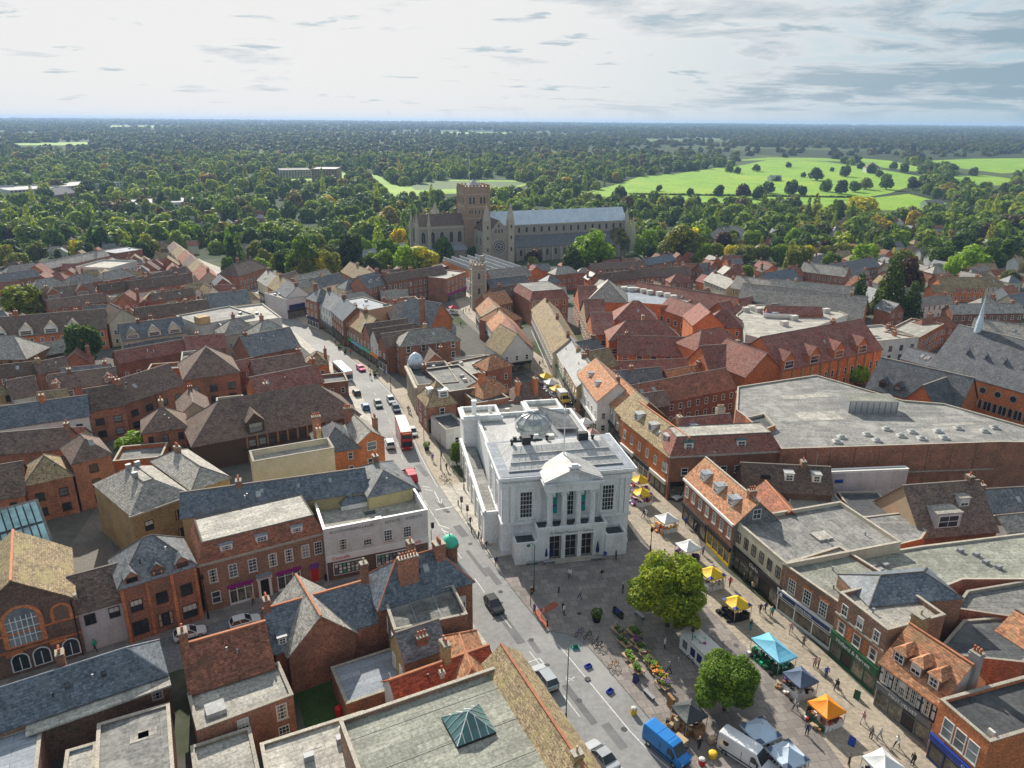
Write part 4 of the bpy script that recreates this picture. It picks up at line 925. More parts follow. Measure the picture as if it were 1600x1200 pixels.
# ---------------- buildings near the market ----------------
def near_left():
    # brick school hall with the big arched window
    k=bld('dark brick Victorian hall with large arched window and mossy gabled roof',(-62,980),(115,932),9,13,'gy',.78,'brick_dark','tile_moss',rg='ridge_red',name='hall')
    c=k.w/2
    ob('window',arch_mesh(3.4,5.2,'brick_orange','glass_pale',round_=True,bars=5,fr=.55,bm='white'),k.root,(c,0,4.3))
    for x in (-4.3,4.2): ob('window',arch_mesh(1.6,2.2,'brick_orange','brick_dark',round_=True,bars=0,fr=.4),k.root,(c+x,0,6.2))
    for x in (-4.8,-1.1,1.2,4.4): ob('window',arch_mesh(1.7,2.4,'white','glass',round_=True,bars=1,fr=.14),k.root,(c+x,0,.7))
    for z,o in ((3.5,.08),(5.9,.07)): MB().box(0,-o,z,k.w,-.003,z+.28,'brick_orange').build('brick_band',k.root)
    for x in (-1.5,3.2): MB().box(c+x-.9,-.09,3.0,c+x+.9,-.003,3.45,'brick_orange').build('brick_panel',k.root)
    MB().box(-.35,-.28,8.6,.05,.3,9.3,'stone_cap').box(k.w-.05,-.28,8.6,k.w+.35,.3,9.3,'stone_cap').build('kneeler_stone',k.root)
    MB().tube([(k.w-.4,-.1,0),(k.w-.4,-.1,8.6)],.07,'black',6).build('drainpipe',k.root)
    # glazed roof of the hall behind it
    g=bld('glazed shed roof in blue-green panes behind the arched-window hall',(-90,905),(82,853),6,9,'shed',.42,'brick_yellow','felt_dark',name='glazed_hall')
    for r in range(2):
        for i in range(14):
            x0=i*g.w/14+.1; x1=(i+1)*g.w/14-.1; y0,y1=.4+r*4.4,4.3+r*4.4
            MB().slab([(x0,y0,6+.42*y0+.2),(x1,y0,6+.42*y0+.2),(x1,y1,6+.42*y1+.2),(x0,y1,6+.42*y1+.2)],.08,'glass_blue').build('pane',g.root)
    bld('pale rendered link with brown roof and red framed windows over an archway',(118,957),(194,935),6.4,(140,892),'gx',.8,'pale_wall','tile_brown',name='link_building',win=(('f',[4.0],2,1.3,1.6,'dark'),))
    k=bld('brick corner building with slate hipped roof and three pointed dormers',(186,917),(305,881),9,(250,833),'hip',.95,'brick','slate',win=(('f',[4.6],3,1.5,1.8,'darkw'),('f',[1.0],3,1.9,2.1,'darkw'),('l',[4.6,1.0],2,1.3,1.8,'darkw')))
    for u in (.17,.5,.83): dormer(k,u,.0,1.7,.9,'gable',st='dark',wallm='brick')
    for u in (.335,.665,.02,.98): box_part(k,'pilaster',u*k.w-.2,-.12,-1,u*k.w+.2,-.003,8.7,'brick_orange')
    # georgian shop with mansard
    k=bld('long brown brick Georgian shop with mansard attic and purple awnings',(311,882),(504,832),8,9,'mans',.9,'brick_brown','tile_red',inset=.9,mh=2.7,flatm='felt_pale')
    k.s=3.0
    for u in (.22,.5,.79):
        dormer(k,u,.12,1.7,1.6,'flat',rm='lead',st='sash')
    for i,u in enumerate((.09,.245,.40,.565,.70,.84,.95)): window(k.root,(u*k.w,0,4.6),0,1.25,2.1,'blind' if i in(1,2,5) else 'sash')
    window(k.root,(.09*k.w,0,1.2),0,1.2,1.9,'plain')
    shop(k,.19,.38,3.3,'magenta',None,fr='white',n=3,fh=.35); shop(k,.58,.78,3.3,'magenta',None,fr='white',n=3,fh=.35)
    d=MB(); d.box(.42*k.w,-.45,0,.42*k.w+.35,0,3.2,'white').box(.53*k.w-.35,-.45,0,.53*k.w,0,3.2,'white').box(.42*k.w-.15,-.6,3.2,.53*k.w+.15,0,3.75,'white').box(.42*k.w-.2,-.75,3.75,.53*k.w+.2,0,3.9,'lead'); p=d.build('porch',k.root)
    MB().box(.42*k.w+.36,-.1,0,.53*k.w-.36,-.02,3.1,'dark').build('door',p); text_obj(p,'MONSOON',(.475*k.w,-.61,3.48),(math.pi/2,0,0),.36,'black')
    MB().box(.875*k.w,-.12,0,.93*k.w,-.02,2.3,'red').build('door',k.root); MB().box(.865*k.w,-.16,2.35,.94*k.w,-.02,3.2,'purple').build('sign_board',k.root)
    # white estate agent
    k=bld('white painted estate agent office with parapet lettering and property windows',(505,828),(668,797),9,9.5,'flat',.5,'white_wall','felt_pale',par=1.4,name='office',cap='white')
    for u in (.17,.40,.60,.79): window(k.root,(u*k.w,0,5.0),0,1.3,1.9,'sash')
    MB().box(.15,-.06,.0,k.w-.15,-.003,3.3,'brick_dark').build('shop_base',k.root)
    f=MB().box(.02,-.16,3.35,k.w-.02,-.002,4.3,'white').build('fascia',k.root); text_obj(f,'Connells',(.14*k.w,-.18,3.82),(math.pi/2,0,0),.75,'red'); text_obj(f,'Connells',(.84*k.w,-.18,3.82),(math.pi/2,0,0),.75,'red')
    for t,u in (('AUCTIONEERS',.20),('·',.325),('LAND',.415),('·',.52),('ESTATE',.65),('AGENTS',.86),('·',.98)): text_obj(k.root,t,(u*k.w,-.03,8.25),(math.pi/2,0,0),.62,'midgrey',sx=1.15)
    for a,b,n in ((.06,.36,3),(.47,.86,5)):
        m=MB(); m.box(a*k.w,-.2,.9,b*k.w,-.062,3.0,'white'); wo=m.build('shop_window',k.root); MB().box(a*k.w+.12,-.215,1.02,b*k.w-.12,-.203,2.88,'glass_shop').build('pane',wo)
        x=a*k.w+.45; i=0
        while x<b*k.w-.4:
            for z in (1.2,1.75,2.3): MB().box(x-.2,-.235,z,x+.2,-.217,z+.4,rng.choice(['offwhite','glass_pale','white','brightgreen' if rng.random()<.25 else 'grey'])).build('property_card',wo)
            x+=.62
    w=bld('',(533,790),(655,767),8.6,(600,745),'hip',.75,'white_wall','slate_blue',of=k,over=.1)
    # slate roofs behind
    bld('long slate roofed yellow brick block behind the Georgian shop',(284,808),(574,766),10,(415,752),'gx',.62,'yellow_wall','slate_blue',sky=((.42,.5,.5,.7),(.62,.5,.5,.7),(.8,.55,.5,.7)),chim=((.30,.5,.8,.8,1.2,3,'brick_brown'),))
    bld('slate hipped roof with flat hatch beside the main street behind white office',(576,775),(645,760),10,(560,728),'hip',.55,'yellow_wall','slate')
    k=bld('three storey yellow brick block with hipped slate roof around a flat deck',(204,806),(300,772),9,15,'mans',.6,'brick_yellow','slate_pale',inset=4.0,mh=2.8,flatm='felt_pale',win=(('f',[5.5,2.2],2,1.3,1.7,'dark'),))
    for u,v in ((.4,.45),(.6,.7),(.45,.7)): box_part(k,'roof_vent',u*k.w-.4,v*k.d-.3,k.e+k.r,u*k.w+.4,v*k.d+.3,k.e+k.r+.9,'grey')
    bld('',(246,832),(288,752),9.2,4.5,'gx',.7,'brick_yellow','slate_pale',of=k) if False else None
    bld('slate hipped wing with pale stone ridge above the shaded courtyard',(300,765),(358,745),9.5,(290,692),'hip',.6,'brick_yellow','slate_pale')
    bld('pale plastered flat roof with plant units behind the slate roofs',(395,722),(522,700),9.6,5,'flat',.6,'cream_wall','felt_pale',par=1.0)
    # foreground slates bottom
    k=bld('low blue slate hipped roof with two rooflights at the street corner',(-70,1168),(262,1054),6.0,(110,1040),'hip',.8,'brick_brown','slate_blue',rg='lead',win=(('f',[3.2],[.93],1.2,1.9,'sash'),),over=.1)
    for u in (.50,.68): box_part(k,'roof_patch',u*k.w,k.d*.22,k.e+.8*k.d*.22+.1,u*k.w+.5,k.d*.22+.55,k.e+.8*(k.d*.22+.55)+.12,'felt_dark')
    box_part(k,'gutter_flat',k.w*.3,-1.6,k.e-.5,k.w+.1,-.02,k.e-.28,'felt_pale')
    k=bld('grey felt flat roofed annex in the yard behind blue slate roof',(145,1290),(275,1245),4.6,(200,1118),'flat',.5,'brick','felt',par=.12)
    bld('pale blue back addition with white framed window beside felt roof',(98,1215),(148,1200),4.4,3.6,'flat',.5,'blue_wall','felt_pale',par=.15,win=(('f',[2.0],1,1.4,1.5,'sash'),),name='back_addition')
    bld('green painted metal roof of low store at the frame corner',(-60,1300),(52,1262),5.2,(30,1142),'flat',.5,'brick','copper',par=.05,name='store') if False else bld('seamed pale green metal roof of low store in the yard',(-60,1300),(52,1262),5.2,(30,1142),'flat',.5,'brick','lead',par=.05,name='store')
    k=bld('house with mossy red tile roof between slate roofs and gabled house',(298,1081),(426,1041),6.5,(345,990),'gx',.8,'brick','tile_red',rg='ridge_red',chim=((.02,.5,1.8,.9,1.3,2,'brick'),))
    x=bld('',(308,1142),(458,1086),6.2,(350,1065),'flat',.5,'brick','felt_pale',of=k,par=.25,win=(('f',[3.6,.6],[.45,.86],1.2,2.0,'sash'),))
    box_part(x,'roof_hatch',1.2,1.2,x.e-.2,3.2,3.0,x.e+.4,'lead_pale')
    # gabled brick house
    k=bld('brick house with steep triangular gable and grey slate cross roofs',(451,1023),(555,986),6,9.5,'gy',.98,'brick','slate_pale',rg='ridge_red',chim=())
    w=bld('',(430,1018),(590,968),6.0,(505,925),'gx',.8,'brick','slate_blue',of=k,rg='ridge_red',chim=((.02,.5,1.3,.7,1.1,3,'brick'),(.99,.5,2.6,.9,.9,1,'brick','pot_buff')))
    dormer(w,.08,.1,1.0,1.0,'flat',st='sash2')
    bld('',(555,986),(640,957),5.5,3,'flat',.5,'brick','felt',of=k,par=.3)
    # domed corner
    k=bld('slate roofed corner building with green copper dome and tall chimneys',(592,950),(738,906),8,(632,871),'hip',1.0,'brick','slate_blue',rg='ridge_red',win=(('f',[4.0],4,1.2,1.9,'sash'),))
    chimney(k,.36,.22,1.4,2.6,.9,6,'brick'); chimney(k,.74,.42,1.2,1.4,1.4,4,'brick')
    p=P(703,868,9.5)
    t=Vector((p.x,p.y)); rt=k.root.location; dl=Vector((t.x-rt.x,t.y-rt.y)); cs,sn=math.cos(-k.rz),math.sin(-k.rz); lx,ly=dl.x*cs-dl.y*sn,dl.x*sn+dl.y*cs
    tu=MB().lathe(lx,ly,[(1.05,-3),(1.05,10.9),(1.25,11.0),(1.25,11.3)],'brick',14).build('turret',k.root)
    MB().lathe(lx,ly,[(1.2,11.3),(1.16,11.7),(.95,12.2),(.6,12.55),(.2,12.72),(.07,12.75),(.05,13.2)],'copper',20).build('dome',tu,True)
    k=bld('grey felt flat roof with lead rolls behind the domed corner',(616,985),(730,960),8,(650,926),'flat',.5,'brick_brown','felt',par=.35,win=(('l',[4.5],2,1.1,2.0,'sash'),))
    for u in (.33,.67): box_part(k,'lead_roll',u*k.w-.06,.4,k.e-.35,u*k.w+.06,k.d-.4,k.e-.25,'lead')
    bld('small steep slate block with brick end and three pot chimney',(632,1037),(698,1014),7,(655,977),'gx',1.1,'brick_yellow','slate',chim=((.5,.25,-.6,1.3,.8,3,'brick'),),win=(('l',[4.0],2,1.0,1.8,'sash'),),over=.1)
    k=bld('bright red tiled roof with white gable end beside the green felt roof',(627,1115),(778,1058),5.6,(690,1034),'gx',.85,'white_wall','tile_bright',rg='ridge_red',chim=((.56,.55,2.2,.8,1.5,2,'brick_yellow'),(.47,.3,-.3,.5,.5,1,'white_wall')),win=(('l',[1.6],1,1.0,1.7,'sash'),))
    bld('',(780,1085),(742,985),6.2,(735,1040),'hip',.8,'brick','tile_orange',of=k,rg='ridge_red')
    B0=P(781,1040,9); u=Vector((.452,-.892)); bkdir=Vector((-.892,-.452)); Bn=B0+u*26
    k=bld('large grey green felt flat roof with glass pyramid rooflight beside street',(Bn+bkdir*18.0)[:],Bn[:],9,26,'flat',.5,'brick_brown','felt_green',world=True,par=.45)
    c=P(732,1130,9.0); rt=k.root.location; dl=Vector((c.x-rt.x,c.y-rt.y)); cs,sn=math.cos(-k.rz),math.sin(-k.rz); lx,ly=dl.x*cs-dl.y*sn,dl.x*sn+dl.y*cs
    z=k.e-.45; pm=MB(); s_=2.1; q=[(lx-s_,ly-s_),(lx+s_,ly-s_),(lx+s_,ly+s_),(lx-s_,ly+s_)]; ap=(lx,ly,z+2.0)
    for a,b in zip(q,q[1:]+q[:1]): pm.face([(*a,z+.3),(*b,z+.3),ap],'glass_green')
    for a,b in zip(q,q[1:]+q[:1]): pm.face([(*a,z),(*b,z),(*b,z+.3),(*a,z+.3)],'dark')
    po=pm.build('pyramid_rooflight',k.root)
    for a,b in zip(q,q[1:]+q[:1]):
        for t in (0,.2,.4,.6,.8):
            x,y=a[0]+(b[0]-a[0])*t,a[1]+(b[1]-a[1])*t; f=1-abs(t-.5)*2 if t else 0
            e=ap if t==0 else (x+(lx-x)*f*.98 if abs(b[0]-a[0])<.1 else x,y+(ly-y)*f*.98 if abs(b[1]-a[1])<.1 else y,z+.3+1.7*f)
            MB().tube([(x,y,z+.33),(e[0],e[1],e[2]+.03)],.05,'white',4).build('glazing_bar',po)
    for t in (.2,.38,.55,.72,.9): box_part(k,'felt_seam',.4,k.d*t,k.e-.45,k.w-.4,k.d*t+.08,k.e-.42,'felt_green')
    t=bld('long narrow tiled roof with orange ridge along the street edge',(952,1222),(812,1020),8.6,4.4,'gx',.8,'brick_brown','tile_moss',rg='ridge_red',chim=((.12,.5,.5,.8,1.0,1,'brick_yellow','pot_buff'),))
    bld('flat grey lead roofed store behind the gabled house',(541,1101),(642,1066),3.6,(565,1028),'flat',.5,'brick','lead',par=.06,name='store')
    bld('pale concrete flat roof in the yard corner with aerial mast',(425,1262),(600,1200),5.5,(540,1120),'flat',.5,'brick_yellow','felt_pale',par=.2)
    k=bld('pale green gravel flat roof with railings beside the brick terrace wall',(315,1310),(420,1270),5,(350,1150),'flat',.5,'brick_yellow','felt_pale',par=.2)
near_left()
struct(patch('garden_lawn',[(460,1070),(520,1050),(545,1130),(480,1150)],.05,'lawn'))
def near_right():
    k=bld('orange brick modern shop with three tall windows and dark flat roof',(1469,1093),(1547,1160),8,15,'flat',.5,'brick_orange','felt_dark',par=.4,name='shop')
    WST['pane2']=('white',1,2,'glass_pale',True); wins(k,'f',[4.2],3,1.3,2.4,'pane2',(.14,.9)); shop(k,.02,.98,3.5,'blue',None,fr='navy',n=3); text_obj(k.root,'O',(.72*k.w,-.33,3.15),(math.pi/2,0,0),.6,'white')
    box_part(k,'satellite_dish',k.w*.8,1.0,7.6,k.w*.8+.7,1.3,8.4,'offwhite')
    k=bld('half-timbered shop with mottled orange tile roof and three tiled dormers',(1378,1034),(1467,1099),6.4,(1470,1006),'gx',.95,'white_wall','tile_orange',rg='ridge_red',name='shop',chim=((.98,.62,1.0,1.1,1.0,3,'grey_wall'),(.03,.62,1.2,1.4,1.4,1,'brick_yellow','pot_buff')))
    for u in (.2,.5,.8): dormer(k,u,.18,1.55,1.45,'hip',rm='tile_orange',st='sash2',wallm='brick_dark')
    for i in range(13): box_part(k,'timber',i*k.w/12-.09,-.06,3.7,i*k.w/12+.09,-.003,6.3,'black')
    for z in (3.7,5.0,6.15): box_part(k,'timber',0,-.065,z,k.w,-.004,z+.18,'black')
    for u in (.12,.32,.42,.52,.62,.85): window(k.root,(u*k.w,-.03,4.0),0,.8,1.9,'leaded')
    shop(k,.02,.98,3.6,'midgrey','MINT VELVET','white','midgrey',n=4,door=2,size=.62)
    k=bld('three storey brown brick shop with green front and red window arches',(1312,926),(1387,985),9.6,9,'flat',.5,'brick_brown','felt_pale',par=.6,name='shop')
    wins(k,'f',[7.0],3,1.0,1.6,'sash2'); wins(k,'f',[4.3],3,1.2,1.7,'plain')
    for i in range(3):
        u=(i+.5)/3; box_part(k,'brick_arch',u*k.w-.75,-.05,6.0,u*k.w+.75,-.003,6.3,'brick_orange'); box_part(k,'brick_panel',u*k.w+1.0,-.04,3.9,u*k.w+1.7,-.003,6.2,'brick_orange') if i<2 else None
    box_part(k,'string_course',-.05,-.15,6.5,k.w+.05,-.003,6.75,'stone_cap')
    shop(k,.01,.99,3.9,'green','Holland & Barrett','white','green',n=4,door=1,size=.78,fh=1.1)
    bld('',(1358,948),(1505,935),9.2,(1450,893),'hip',.55,'brick_brown','slate_blue',of=k,over=.05)
    k=bld('brown brick shop with red lintels, sash windows and white bank front',(1223,881),(1311,942),7.7,11,'flat',.5,'brick_brown','felt_green',par=.4,name='shop')
    wins(k,'f',[4.2],3,1.3,2.2,'sash',(.08,.92))
    for i in range(3): u=.08+.84*(i+.5)/3; box_part(k,'lintel',u*k.w-.85,-.05,6.45,u*k.w+.85,-.003,6.8,'brick_orange')
    s_=shop(k,.01,.99,3.8,'white',None,'white','white',n=3,size=.5,fh=1.0); m=MB().box(.25,-.4,3.0,k.w*.98-.3,-.31,3.55,'navy').build('sign_board',s_); text_obj(m,'Building Society',(k.w*.5,-.41,3.27),(math.pi/2,0,0),.46,'white')
    MB().lathe(0,0,[(.24,0),(.24,.03)],'white',14).build('logo_disc',m,loc=(.8,-.405,3.27)).rotation_euler=(math.pi/2,0,0)
    k=bld('cream stone shop with six narrow windows above a black front',(1147,812),(1229,882),8,20,'flat',.5,'cream_wall','felt',par=.5,name='shop')
    wins(k,'f',[4.9],6,.95,1.8,'black',(.06,.96)); shop(k,.01,.99,3.9,'black','Clarks','white','black',n=5,door=3,size=.85,fh=1.0)
    box_part(k,'roof_hatch',k.w*.5,9,k.e-.5,k.w*.5+2.2,11.5,k.e-.2,'felt_pale')
    box_part(k,'aerial',k.w*.85,3,k.e-.5,k.w*.85+.06,3.06,k.e+1.4,'metal')
    k=bld('brick shop with bright mottled orange tiles and three slate-cheeked dormers',(1071,746),(1148,818),8,(1143,748),'gx',.9,'brick','tile_orange',rg='stone_cap',gab='slate',name='shop')
    for u in (.22,.5,.78): dormer(k,u,.3,1.5,1.4,'lead',rm='slate_blue',st='sash2')
    wins(k,'f',[4.8],7,.95,1.9,'sash'); window(k.root,(k.w,k.d*.5,8.3),math.pi/2,1.4,1.7,'sash2'); box_part(k,'cornice',-.1,-.45,7.5,k.w+.1,-.003,7.9,'white')
    shop(k,.55,.99,3.5,'black',None,'white','yellow',n=4); shop(k,.02,.52,3.3,'dark',None,'white','dark',n=4,door=2)
    w=bld('',(1225,818),(1175,772),6.4,(1204,765),'gx',.9,'brick','tile_red',of=k,rg='ridge_red') if False else bld('rusty red tiled rear wing beyond the orange roofed shop',(1170,772),(1206,818),6.0,5.5,'gx',.85,'brick','tile_red',rg='ridge_red',world=False)
    k=bld('long dark brown tiled roof with two glazed dormers and escape stair',(1163,764),(1301,771),6.2,(1220,726),'gx',.9,'brick_dark','tile_brown')
    for u in (.52,.83): dormer(k,u,.38,1.5,1.4,'flat',rm='lead_pale',st='sash2')
    st=MB().box(.2*k.w,k.d*.2,k.e+.4,.2*k.w+1.6,k.d*.2+1.2,k.e+1.9,'black').build('escape_stair',k.root)
    polyblock('grey green felt roof behind the cream shop beside the rusty wing',[(1228,800),(1236,768),(1305,772),(1335,806),(1258,812)],4.8,'brick_orange','felt_green',.15)
    k=polyblock('dark felt flat roof with orange brick flank and mossy puddle corner',[(1335,806),(1308,768),(1372,768),(1392,792),(1400,812)],4.2,'brick','felt_dark',.2)
    polyblock('grey felt flat roof on orange brick block behind the cream shop',[(1360,862),(1340,808),(1408,800),(1449,829),(1440,842)],5.5,'brick_orange','felt',.15)
    k=polyblock('broad pale grey felt roof with pipes and moss behind the bank',[(1330,937),(1240,893),(1320,872),(1440,852),(1620,830),(1620,905),(1505,905),(1480,915)],6.6,'brick','felt_green',.3)
    for p in ((1345,880),(1363,887),(1383,885),(1375,893),(1525,868),(1540,880),(1560,888),(1500,862)): roof_box(k,'roof_vent',p[0],p[1],.9,.6,.5,'grey',.4)
    for p in ((1270,905),(1290,922),(1262,898)):
        q=on_roof(k,*p); MB().lathe(0,0,[(.9,0),(.7,.1),(.2,.16)],'moss',9).build('moss_patch',k.root,loc=(q.x,q.y,k.h-.3))
    k=polyblock('dark felt flat roof stepping down behind the half-timbered shop',[(1460,1020),(1505,968),(1600,960),(1640,1000),(1600,1035)],6.0,'brick','felt_dark',.25)
    polyblock('grey felt roof strip with brick parapet east of the slate hipped block',[(1490,950),(1510,922),(1640,900),(1640,955),(1590,965)],6.4,'brick','felt',.5)
    bld('orange tiled rear roof at the edge behind dark felt roofs',(1560,985),(1680,1060),6.0,6,'gx',.7,'brick','tile_orange')
    # half hipped house with white dormer
    k=bld('brown tiled house with tawny hip end and white boxed dormers',(1440,838),(1558,828),4.6,(1450,756),'gx',1.0,'brick','tile_brown',gab='tan')
    dormer(k,.36,.12,4.4,2.6,'flat',rm='felt_pale',st='sash2',wallm='pale_wall'); dormer(k,.68,.5,1.8,1.5,'flat',rm='felt_pale',st='sash2',wallm='white_wall')
    bld('tan hipped end roof of the brown house beside white hoarding',(1385,822),(1428,835),4.6,6.5,'hip',1.0,'brick','tan',name='house') if False else None
    bld('slate roofed cottage with brick chimney at the far yard edge',(1545,800),(1625,795),4.4,(1580,762),'gx',.8,'pale_wall','slate',chim=((.05,.5,.9,.8,.9,1,'brick'),))
    bld('pale rendered outbuilding with slate lean-to beside the yard',(1575,830),(1660,822),4,5,'gx',.6,'pale_wall','slate_pale')
    # big store
    k=polyblock('huge flat grey felt roofed store with blank brown brick walls',[(1221,699),(1195,672),(1150,640),(1152,606),(1275,589),(1330,604),(1410,626),(1475,631),(1600,664),(1680,684),(1680,690),(1566,688)],10,'brick','felt',.35,name='store')
    q=on_roof(k,1356,640); 
    h=MB().box(-5,-2.4,0,5,2.4,2.8,'metal','felt_green').build('plant_room',k.root,loc=(q.x,q.y,9.6),rz=-.05)
    for i in range(9): MB().box(-4.9+i*1.2,-2.46,.1,-4.8+i*1.2,-2.405,2.6,'midgrey').build('cladding_rib',h)
    for p in ((1315,682),(1355,678),(1370,687),(1385,670),(1408,680),(1425,674),(1440,684),(1465,673),(1475,683),(1497,669),(1538,673),(1554,668),(1308,689)):
        q=on_roof(k,*p); MB().box(-.8,-.6,0,.8,.6,.35,'offwhite').lathe(0,0,[(.68,.35),(.5,.6),(.1,.72)],'glass_roof',10).build('rooflight_dome',k.root,loc=(q.x,q.y,9.66))
    for p,s_ in (((1280,650),(9,4.5)),((1240,622),(6,2.4)),((1275,620),(5,2.2)),((1490,662),(9,1.2))):
        q=on_roof(k,*p); MB().box(-s_[0]/2,-s_[1]/2,0,s_[0]/2,s_[1]/2,.02,'felt_pale').build('roof_patch',k.root,loc=(q.x,q.y,9.655),rz=.12)
    a_,b_=P(1221,699,10)-k.c,P(1566,688,10)-k.c; u_=(b_-a_).normalized(); rz_=math.atan2(u_.y,u_.x)
    for i in range(1,9):
        q=a_+(b_-a_)*(i/9); MB().box(-.06,-.05,-2,.06,.02,9.7,'brick_dark').build('wall_joint',k.root,loc=(q.x,q.y,0),rz=rz_)
    q=(a_+b_)/2; MB().box(-(b_-a_).length/2+.5,-.12,4.2,(b_-a_).length/2-.5,-.006,4.45,'stone_cap').build('string_course',k.root,loc=(q.x,q.y,0),rz=rz_)
    w=bld('white boarded hoarding wall with blue panels below the brick store',(1298,738),(1420,733),7.0,1.2,'flat',.5,'white_wall','felt_dark',par=.1,name='hoarding',cat='hoarding',cap='white')
    for i in range(5): box_part(w,'panel',i*w.w/5+.05,-.05,3.2,(i+1)*w.w/5-.05,-.003,6.7,'skyblue' if False else 'pale_wall')
    MB().box(1.0,-.12,4.8,2.6,-.06,5.5,'blue').build('sign_board',w.root)
    # corner with mansard roof
    k=bld('brown brick corner block with plum mansard roof and blue dormers',(1047,713),(1221,704),9,8,'mans',.9,'brick','tile_plum',inset=1.6,mh=3.0,flatm='felt_pale',win=(('f',[5.0],[.14,.36,.49,.62,.75],1.3,1.5,'plain'),('l',[5.2],3,1.1,1.8,'sash')))
    for u in (.17,.64): dormer(k,u,.25,1.7,1.5,'flat',rm='glass_green',st='sash2')
    shop(k,.02,.25,3.6,'black',None,'white','dark',n=3)
    k=bld('brick terrace with mottled tan tiles and white dormers along market street',(972,655),(1046,712),8.8,7.5,'gx',.85,'brick_orange','tile_moss',rg='ridge_red',win=(('f',[5.0],6,1.0,1.8,'sash'),))
    for u in (.2,.5,.8): dormer(k,u,.3,1.6,1.4,'flat',rm='lead_pale',st='sash2')
    shop(k,.02,.3,3.4,'white',None,'red','dark',n=3); shop(k,.33,.64,3.4,'dark',None,'red','white',n=3); shop(k,.67,.98,3.4,'white',None,'red','dark',n=3)
    k=bld('plum tiled hipped roof with tall chimneys behind the market terrace',(1065,688),(1150,680),9.0,(1100,650),'gx',.9,'brick','tile_plum',chim=((.02,.3,1.0,.8,1.3,1,'brick_brown'),(.85,.55,1.2,1.6,.9,5,'cream_wall','pot_buff')))
    dormer(k,.28,.3,1.4,1.2,'flat',rm='lead',st='sash2')
    polyblock('orange brick stair block and yard behind plum mansard roof',[(1190,672),(1165,652),(1195,646),(1212,664)],10.5,'brick_orange','felt_dark',.5)
near_right()
